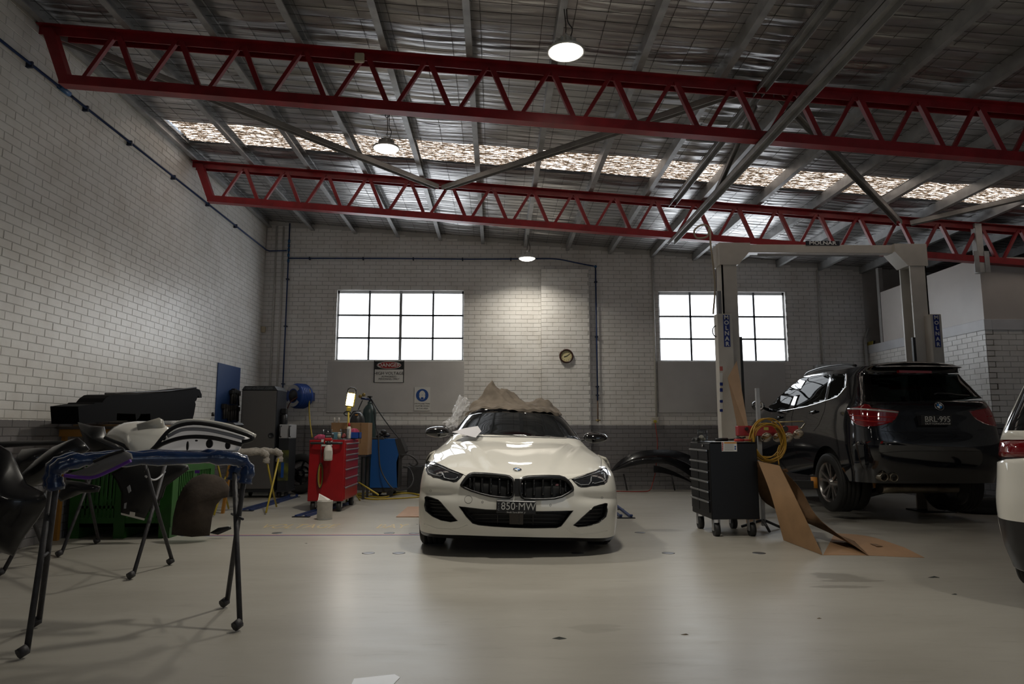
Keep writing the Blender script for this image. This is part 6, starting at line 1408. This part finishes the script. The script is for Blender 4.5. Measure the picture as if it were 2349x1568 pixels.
MB().box((a2.x,CYF+.05,zh),(b2.x,CYF+.5,a2.z),.006).build('upper_box',mat('trolley_white',(.42,.42,.43),.4),mc)
MB().box((a2.x,CYF+.05,.12),(b2.x,CYF+.5,zh-.002),.006).build('lower_box',M_CABD,mc)
pn=pbox(MB(),639,1032,660,1102,CYF+.046,.003).build('graphic_panel',mat('graphic_green',(.16,.17,.02),.4,var=.8,scale=5,col2=(.015,.02,.03)),mc)
pbox(MB(),645,1060,650,1095,CYF+.044,.002).build('graphic_blue',M_SBLUE,pn)
for x in (a2.x+.03,b2.x+.02): MB().tube([V(x,CYF+.05,a2.z-.03),V(x,CYF-.01,a2.z-.03),V(x,CYF-.01,zh+.03),V(x,CYF+.05,zh+.03)],.014,8).build('handle',M_BLK,mc)
for x in (a2.x+.03,b2.x-.03): MB().cyl((x-.02,CYF+.12,.055),(x+.02,CYF+.12,.055),.055,n=14).build('caster',M_CASTER,mc)
MB().box((a2.x-.02,CYF+.04,.1),(b2.x+.02,CYF+.5,.13)).build('trolley_base',M_CABD,mc)
p=px(651,972,Y=CYF+.25); fl=thing('air_filter','black filter unit standing on the narrow trolley','filter',(p.x,CYF+.25,a2.z))
MB().lathe([(.06,0.001),(.065,.03),(.065,.16),(.04,.19)],(p.x,CYF+.25,a2.z),n=18).build('filter_bowl',M_BLK,fl); MB().box((p.x-.05,CYF+.2,a2.z+.19),(p.x+.05,CYF+.3,a2.z+.29),.012).build('filter_head',M_BLK,fl)
# ---------------------------------------------------------------- green crate with parts
M_GRN=mat('crate_green',(.018,.10,.012),.5,var=.3,scale=4)
GX0,GX1,GY0,GY1=-4.68,-3.58,7.78,8.9; gz0,gz1=.12,.80
gcx=thing('pallet_crate','green slatted plastic pallet crate full of black car parts','crate',((GX0+GX1)/2,(GY0+GY1)/2,0))
MB().box((GX0,GY0,gz0),(GX1,GY1,gz0+.04)).build('crate_floor',M_GRN,gcx)
for ax in (0,1):
    for sd in (0,1):
        L=GX1-GX0 if ax==0 else GY1-GY0
        def bx(s0,s1,z0,z1,t=.03,nm='slat',off=0.):
            if ax==0: y=(GY0,GY1-t)[sd]; MB().box((GX0+s0,y-off,z0),(GX0+s1,y+t+off,z1)).build(nm,M_GRN,gcx)
            else: x=(GX0,GX1-t)[sd]; MB().box((x-off,GY0+s0,z0),(x+t+off,GY0+s1,z1)).build(nm,M_GRN,gcx)
        bx(0,L,gz0,gz0+.10,nm='lower_rim'); bx(0,L,gz1-.10,gz1,nm='upper_rim',off=.008)
        for s in (0,L/2-.06,L-.12): bx(s,s+.12,gz0,gz1,.045,'side_post',.006)
        k=18
        for i in range(k):
            s=.13+(L-.26)*i/k
            if L/2-.09<s<L/2+.05: continue
            bx(s,s+.022,gz0+.1,gz1-.1,.02)
        bx(.1,L-.1,gz0+.2,gz0+.23,.024,'cross_bar')
for x in (GX0,GX0+.49,GX1-.12): MB().box((x,GY0,0),(x+.12,GY1,gz0)).build('crate_runner',M_GRN,gcx)
pbox(MB(),447,1078,457,1085,GY0-.012,.004).build('crate_tag',M_PURP,gcx)
# black and brown loose parts: domed shells traced at their own depth
def shell(name,pix,Y,bulge,m,lab,cat,th=.012,group=None,skew=0.,zmin=.004):
    P=[px(x,y,Y=Y+skew*(x-pix[0][0])/100.) for x,y in pix]; c=sum(P,V(0,0,0))/len(P); n=len(P); R=6
    vs=[];fs=[]
    for k in range(R+1):
        t=k/R
        for p in P:
            q=c.lerp(p,t); q=q+V(0,-bulge*(1-t*t),0); q.z=max(q.z,zmin); vs.append(q)
    for k in range(R):
        for j in range(n): fs.append((k*n+j,k*n+(j+1)%n,(k+1)*n+(j+1)%n,(k+1)*n+j))
    o=len(vs); vs2=[p+V(0,th,0) for p in vs]
    g=MB().add(vs,fs,True).add(vs2,[f[::-1] for f in fs],True)
    g.add(vs[-n:]+vs2[-n:],[(j,(j+1)%n,n+(j+1)%n,n+j) for j in range(n)])
    b_=min(P,key=lambda p:p.z)
    o=thing(name,lab,cat,(c.x,c.y,max(0,b_.z)),group); g.build('panel_skin',m,o); return o
M_BROWN=mat('dusty_brown_felt',(.055,.040,.030),.9,var=.5,scale=6,bump=.5,bscale=20)
shell('arch_liner',[(393,1226),(397,1185),(405,1150),(420,1118),(440,1096),(465,1086),(490,1088),(512,1097),(526,1118),(522,1140),(508,1143),(495,1158),(486,1185),(480,1228),(440,1231)],7.62,.16,M_BROWN,'dusty brown wheel arch liner leaning on the green crate','car part')
shell('dark_moulding',[(480,1222),(500,1210),(528,1206),(530,1213),(500,1226)],7.75,.02,M_BLKS,'small dark moulding on the floor beside the brown liner','car part')
dp=shell('door_panel',[(255,1085),(300,1060),(360,1058),(430,1066),(433,1076),(380,1115),(372,1140),(345,1165),(331,1190),(277,1178),(278,1130),(268,1105)],7.55,.05,M_BLKS,'black car door module hanging over the front of the green crate','car part')
for pts,m_ in (([(277,1176),(331,1189),(330,1193),(278,1180)],MATS['bottle_white']),([(298,1173),(309,1175),(308,1184),(297,1181)],MATS['bottle_white']),([(291,1117),(297,1112),(300,1126),(295,1131)],M_DRL),([(285,1154),(290,1152),(288,1166),(284,1166)],M_DRL)):
    MB().prism([px(x,y,Y=7.47) for x,y in pts],(0,.01,0)).build('panel_clip',m_,dp)
# ---------------------------------------------------------------- folding panel stands
M_STAND=mat('stand_grey_tape',(.045,.043,.047),.55,.2,var=.4,scale=18,bump=.4,bscale=30)
M_BFOAM=mat('blue_film_wrap',(.008,.033,.115),.22,coat=.4,var=.5,scale=8,bump=.8,bscale=14)
M_PFILM=mat('purple_film',(.05,.025,.13),.4)
def uframe(t,f1,t1,t2,f2,r=.016,wrap=None,wr=.045,feet=True,m=None):
    f1,t1,t2,f2=[Vector(p) for p in (f1,t1,t2,f2)]
    for f,tt in ((f1,t1),(f2,t2)):
        l=MB().tube([f+V(0,0,.03),f.lerp(tt,.5),tt],r,8).build('leg',m or M_STAND,t)
        if feet: MB().tube([f+V(0,0,.045),f+V(0,0,.028)+(f-f.lerp(tt,.2))*.0+V(-.02,-.035,-.0)],.028,8).build('foot_pad',m or M_STAND,l)
    d=(t2-t1)
    bar=smooth([t1+V(0,0,-.02),t1+V(0,0,.035)+d*.03,t1+V(0,0,.055)+d*.12,t1.lerp(t2,.5)+V(0,0,.06),t2+V(0,0,.055)-d*.12,t2+V(0,0,.035)-d*.03,t2+V(0,0,-.02)],24)
    MB().tube(bar,r,8).build('top_bar',m or M_STAND,t)
    if wrap:
        big=smooth([t1+V(0,0,-.10),t1-d*.01+V(0,0,.0),t1+d*.07+V(0,0,.055),t1.lerp(t2,.3)+V(0,0,.065),t1.lerp(t2,.7)+V(0,0,.065),t2-d*.07+V(0,0,.055),t2+d*.01+V(0,0,.0),t2+V(0,0,-.10)],36)
        MB().tube(big,lambda s:wr*(.82+.18*math.sin(s*40)*math.sin(s*13)+.1*math.sin(s*90)),12).build('padding_wrap',wrap,t)
sA=thing('panel_stand','folding panel stand with blue wrapped padding, nearest the camera','stand',(-2.1,4.3,0))
f=[px(60,1508,Z=0),px(88,1438,Z=0),px(520,1392,Z=0),px(550,1445,Z=0)]
tA1=px(122,1092,Y=4.15); tA2=px(536,1092,Y=4.70); tB1=px(132,1092,Y=3.95); tB2=px(562,1092,Y=4.42)
for q_ in (tA1,tA2,tB1,tB2): q_.z=.94
uframe(sA,f[0],tA1,tA2,f[3],wrap=M_BFOAM,wr=.05); uframe(sA,f[1],tB1,tB2,f[2],wrap=M_BFOAM,wr=.05)
MB().tube([f[0].lerp(tA1,.5),f[1].lerp(tB1,.5)],.01,6).build('hinge_pin',M_STAND,sA); MB().tube([f[3].lerp(tA2,.5),f[2].lerp(tB2,.5)],.01,6).build('hinge_pin',M_STAND,sA)
for a,b,y0 in ((tA2,tB2,.62),): MB().tube([V(a.x,a.y,y0),V(b.x,b.y,y0)],.008,6).build('stay_link',M_STAND,sA)
sB=thing('panel_stand','bare grey folding panel stand behind the blue wrapped one','stand',(-3.4,6.5,0))
g_=[px(305,1328,Z=0),px(395,1295,Z=0),px(140,1277,Z=0),px(226,1247,Z=0)]
u1=px(378,1080,Y=6.35); u2=px(220,1090,Y=7.35); v1=px(335,1080,Y=5.75); v2=px(188,1090,Y=6.75)
for q_ in (u1,u2,v1,v2): q_.z=.86
uframe(sB,g_[0],u1,u2,g_[2]); uframe(sB,g_[1],v1,v2,g_[3])
MB().tube([V(v1.x,v1.y,.80)+(u1-v1)*t+V(0,0,-.05*math.sin(PI*t)) for t in [i/10 for i in range(11)]],.009,6).build('safety_chain',M_GALV,sB)
# foam wrapped yellow stand
M_YST=mat('stand_yellow',(.40,.30,.03),.45); M_FOAM=mat('bubble_foam',(.34,.31,.27),.6,var=.25,scale=40,bump=1.,bscale=55)
sC=thing('panel_stand','yellow folding stand with bubble wrapped top bar beside the workbench','stand',(-3.3,10.3,0))
h_=[px(610,1180,Z=0),px(634,1166,Z=0)]; w1=px(641,1040,Y=10.55); w2=px(610,1046,Y=10.15)
for q_ in (w1,w2): q_.z=px(0,1046,Y=10.3).z
dl_=V(-.62,-.25,0)
uframe(sC,h_[0],w1,w1+dl_,h_[0]+dl_,.014,M_FOAM,.062,False,M_YST); uframe(sC,h_[1],w2,w2+dl_,h_[1]+dl_,.014,M_FOAM,.058,False,M_YST)
# third stand, mostly hidden at the left edge
sD=thing('panel_stand','dark folding stand at the left edge under the black panels','stand',(-3.4,4.9,0))
k_=[px(5,1322,Z=0),px(110,1290,Z=0)]; a1=V(k_[0].x-.3,k_[0].y+.5,.88); 
uframe(sD,k_[0],V(k_[0].x+.1,k_[0].y+.45,.85),V(k_[0].x-.8,k_[0].y+.7,.85),V(k_[0].x-.9,k_[0].y+.3,0)); uframe(sD,k_[1],V(k_[1].x-.1,k_[1].y-.4,.85),V(k_[1].x-.75,k_[1].y-.3,.85),V(k_[1].x-.7,k_[1].y+.1,0))
# ---------------------------------------------------------------- white boot lid on the stand
bl=thing('boot_lid','white boot lid with black rubber seal resting on the panel stand','boot lid',(-2.6,4.9,.95))
def dome(pix,Y,bulge,m,name,par,th=.015,R=6):
    P=[px(x,y,Y=Yk) for (x,y),Yk in zip(pix,Y if isinstance(Y,list) else [Y]*len(pix))]; n=len(P); c=sum(P,V(0,0,0))/n; vs=[];fs=[]
    for k in range(R+1):
        for p in P: t=k/R; vs.append(c.lerp(p,t)+V(0,-bulge*(1-t*t),.25*bulge*(1-t*t)))
    for k in range(R):
        for j in range(n): fs.append((k*n+j,k*n+(j+1)%n,(k+1)*n+(j+1)%n,(k+1)*n+j))
    v2=[p+V(0,th,0) for p in vs]
    return MB().add(vs,fs,True).add(v2,[f_[::-1] for f_ in fs],True).add(vs[-n:]+v2[-n:],[(j,(j+1)%n,n+(j+1)%n,n+j) for j in range(n)]).build(name,m,par)
M_LIDI=mat('lid_inner_white',(.80,.80,.84),.35)
dome([(239,1001),(247,990),(262,978),(285,969),(315,965.5),(345,966),(375,974),(391,984),(380,1002),(366,1018),(350,1032),(328,1043),(304,1050.5),(301,1040),(294,1028),(282,1018),(262,1010)],[4.9,4.9,4.93,4.95,4.95,4.93,4.85,4.75,4.7,4.65,4.6,4.57,4.55,4.57,4.6,4.7,4.8],.10,M_WHITE,'outer_skin',bl)
dome([(346,1041),(360,1024),(376,1004),(392,988),(412,977),(440,972),(475,975),(515,984),(552,996),(572,1004),(566,1010),(556,1018),(546,1034),(500,1036),(440,1034),(390,1036)],[4.62+(1041-y_)/70*.22 for y_ in (1041,1024,1004,988,977,972,975,984,996,1004,1010,1018,1034,1036,1034,1036)],-.02,M_LIDI,'inner_panel',bl)
def pxtube(pix,Y,r,m,name,par,n=8,flat=None): return MB().tube(smooth([px(x,y,Y=Y) for x,y in pix],30),r,n,flat=flat).build(name,m,par)
pxtube([(303,1052),(330,1043),(352,1028),(372,1004),(388,987),(412,975),(450,970),(500,977),(550,991),(580,1003),(573,1010),(556,1013)],4.58,.013,M_BLK,'rubber_seal',bl)
pxtube([(390,984),(412,970),(445,966),(500,972),(550,985),(585,1001)],4.61,.017,M_WHITE,'lid_lip',bl)
pxtube([(345,1035),(372,1018),(410,1005),(450,1001),(495,1005),(540,1016),(556,1020)],4.58,.014,M_BLK,'rubber_seal',bl)
pxtube([(385,1000),(420,985),(470,985),(520,995),(560,1006)],4.595,.012,mat('lid_fold',(.36,.36,.38),.4),'lid_fold',bl)
for x,y,rx,rz in ((375,1003,.014,.020),(480,1017,.022,.029),(522,1021,.017,.025),(429.5,1022,.007,.03),(450,1010,.008,.006)):
    c=px(x,y,Y=4.585); MB().prism(ell(c,rx,rz,4.585,20),(0,.01,0)).build('access_hole',M_BLK,bl)
c=px(348,980,Y=4.77); MB().lathe([(.05,-.08),(.052,.06),(.03,.08)],c,V(.85,.35,.3),n=18).build('hinge_mount',mat('masking_plastic',(.42,.40,.35),.3),bl)
pxtube([(240,1003),(262,1012),(284,1022),(296,1034),(302,1050)],4.65,.012,M_BLK,'rubber_seal',bl)
# small grey panel with purple tape on the blue stand
fp=thing('flap_panel','grey primed flap edged with purple tape resting on the blue stand','car part',(-2.4,4.5,.9))
dome([(150,1088),(185,1080),(215,1060),(250,1045),(285,1034),(299,1040),(302,1052),(290,1060),(268,1070),(240,1080),(212,1092),(180,1092)],3.90,.03,mat('grey_primer',(.16,.155,.155),.6),'flap_skin',fp)
pxtube([(148,1090),(180,1094),(215,1094),(250,1080),(275,1068),(300,1056)],3.86,.010,M_PURP,'tape_edge',fp); pxtube([(215,1058),(250,1043),(286,1032)],3.89,.008,M_BLK,'rubber_edge',fp)
# black panels and bumper piled at the left
shell('fender_panel',[(28,1115),(40,1095),(80,1055),(120,1025),(160,1008),(178,1003),(192,1015),(204,1030),(180,1050),(150,1070),(110,1100),(70,1118)],4.95,.12,M_PBLK,'glossy black curved panel leaning behind the blue stand','car part')
shell('black_wing',[(28,1060),(50,1030),(95,1026),(130,1035),(100,1070),(60,1090),(35,1085)],5.9,.12,M_PBLK,'glossy black wing panel behind the black panels at the left','car part')
shell('black_bumper',[(-60,1010),(0,1022),(22,1035),(35,1060),(60,1110),(100,1130),(110,1150),(85,1190),(55,1230),(30,1275),(-10,1262),(-60,1240)],4.7,.16,M_PBLK,'large black bumper hanging at the left edge','bumper')
shell('black_trim',[(-40,1015),(40,1010),(120,1010),(165,1012),(160,1019),(60,1023),(-40,1030)],6.3,.03,M_BLKS,'long black trim strip lying behind the black panels at the left','car part')
shell('black_fabric_part',[(178,968),(205,975),(238,978),(243,1000),(270,1015),(290,1035),(240,1045),(210,1035),(195,1015),(185,990)],6.6,.1,M_BLKS,'dark lining part between the black panel and the white boot lid','car part')
shell('black_sill',[(150,1100),(190,1105),(205,1110),(230,1115),(225,1128),(190,1130),(140,1150),(130,1140)],6.1,.05,M_PBLK,'black sill moulding under the grey flap','car part')
# ---------------------------------------------------------------- cloth, plastic wrap and paper on the coupe
M_CLOTH=mat('brown_cloth',(.20,.165,.13),.9,var=.3,scale=7,bump=.5,bscale=18)
cth=thing('roof_cloth','crumpled brown cloth heaped on the coupe roof','cloth',(.25,9.0,1.4))
def cl_p(u,v,off=0.):
    uu=-.60+1.13*u; vv=.380+.018*math.sin(u*7)+.006*math.sin(u*33)+.2*v; p=g2.S(uu,vv); n=g2.nrm(uu,vv); x,y=p.x,p.y; s=math.sin; h=0.
    for (cx_,cy_,sx,sy,hh) in ((.0,9.25,.15,.16,.17),(-.06,9.2,.07,.1,.12),(.12,9.2,.08,.12,.09),(-.14,9.25,.09,.12,.10),(.24,9.22,.10,.14,.10),(-.28,9.25,.08,.12,.05),(.42,9.25,.12,.16,.02),(.60,9.15,.08,.12,.09),(.70,9.1,.06,.1,.07)):
        h+=hh*math.exp(-((x-cx_)/sx)**2-((y-cy_)/sy)**2)
    w=.010*s(x*24+2.5*s(y*9))+.008*s(x*47+y*31)+.008*s(y*27+3*s(x*7))
    fold=.028*abs(s(x*19+y*11+1.5*s(y*13)))*min(1,h*7)-.012*abs(s(x*31-y*23))*min(1,h*7)
    return p+n*(.02+off+w*.8)+V(.012*s(h*20)*min(1,h*5),0,h*.92+fold)
MB().grid(lambda u,v:cl_p(u,v),120,60).build('cloth_sheet',M_CLOTH,cth)
MB().grid(lambda u,v:cl_p(u,0)+V(0,-.01*v,-.028*v*(1+.5*math.sin(u*23))),120,4).build('cloth_hem',M_CLOTH,cth)
M_WRAP=bpy.data.materials.new('clear_wrap'); M_WRAP.use_nodes=True
_n=M_WRAP.node_tree.nodes; _l=M_WRAP.node_tree.links; _n.clear(); _o=_n.new('ShaderNodeOutputMaterial'); _t=_n.new('ShaderNodeBsdfTransparent'); _g=_n.new('ShaderNodeBsdfPrincipled'); _g.inputs['Base Color'].default_value=(.7,.7,.72,1); _g.inputs['Roughness'].default_value=.12; _m=_n.new('ShaderNodeMixShader'); _m.inputs[0].default_value=.28
_l.new(_t.outputs[0],_m.inputs[1]); _l.new(_g.outputs[0],_m.inputs[2]); _l.new(_m.outputs[0],_o.inputs[0])
pw_=[[px(x,y,Y=Yk) for x,y,Yk in r] for r in (((1052,907,9.1),(1064,909,9.0),(1078,920,8.9)),((1046,925,8.95),(1056,930,8.8),(1066,940,8.7)),((1040,945,8.75),(1046,950,8.6),(1054,962,8.45)),((1032,958,8.6),(1038,968,8.4),(1044,978,8.3)),((1018,968,8.5),(1028,980,8.35),(1034,988,8.2)))]
def wr(u,v):
    rows=[crom(r,u) for r in pw_]; p=crom(rows,v); return p+V(.02*math.sin(u*19+v*11),.03*math.sin(u*13+v*23),.016*math.sin(u*31+v*17)+.01*math.sin(v*41))
tag(MB().grid(wr,16,26).build('plastic_wrap',M_WRAP,org=tuple(pw_[2][1])),'crumpled clear plastic film taped over the coupe side beside the windscreen','plastic film')
q=[px(x,y,Y=Yk) for x,y,Yk in ((1037,991,7.98),(1066,982,8.05),(1096,977,8.08),(1104,989,7.95),(1091,1003.5,7.80),(1066,997.5,7.86))]
tag(MB().prism(q,(0,-.001,.003)).build('paper_sheet',mat('printed_paper',(.62,.61,.64),.6),org=tuple(q[0])),'white printed paper lying at the foot of the coupe windscreen','paper')
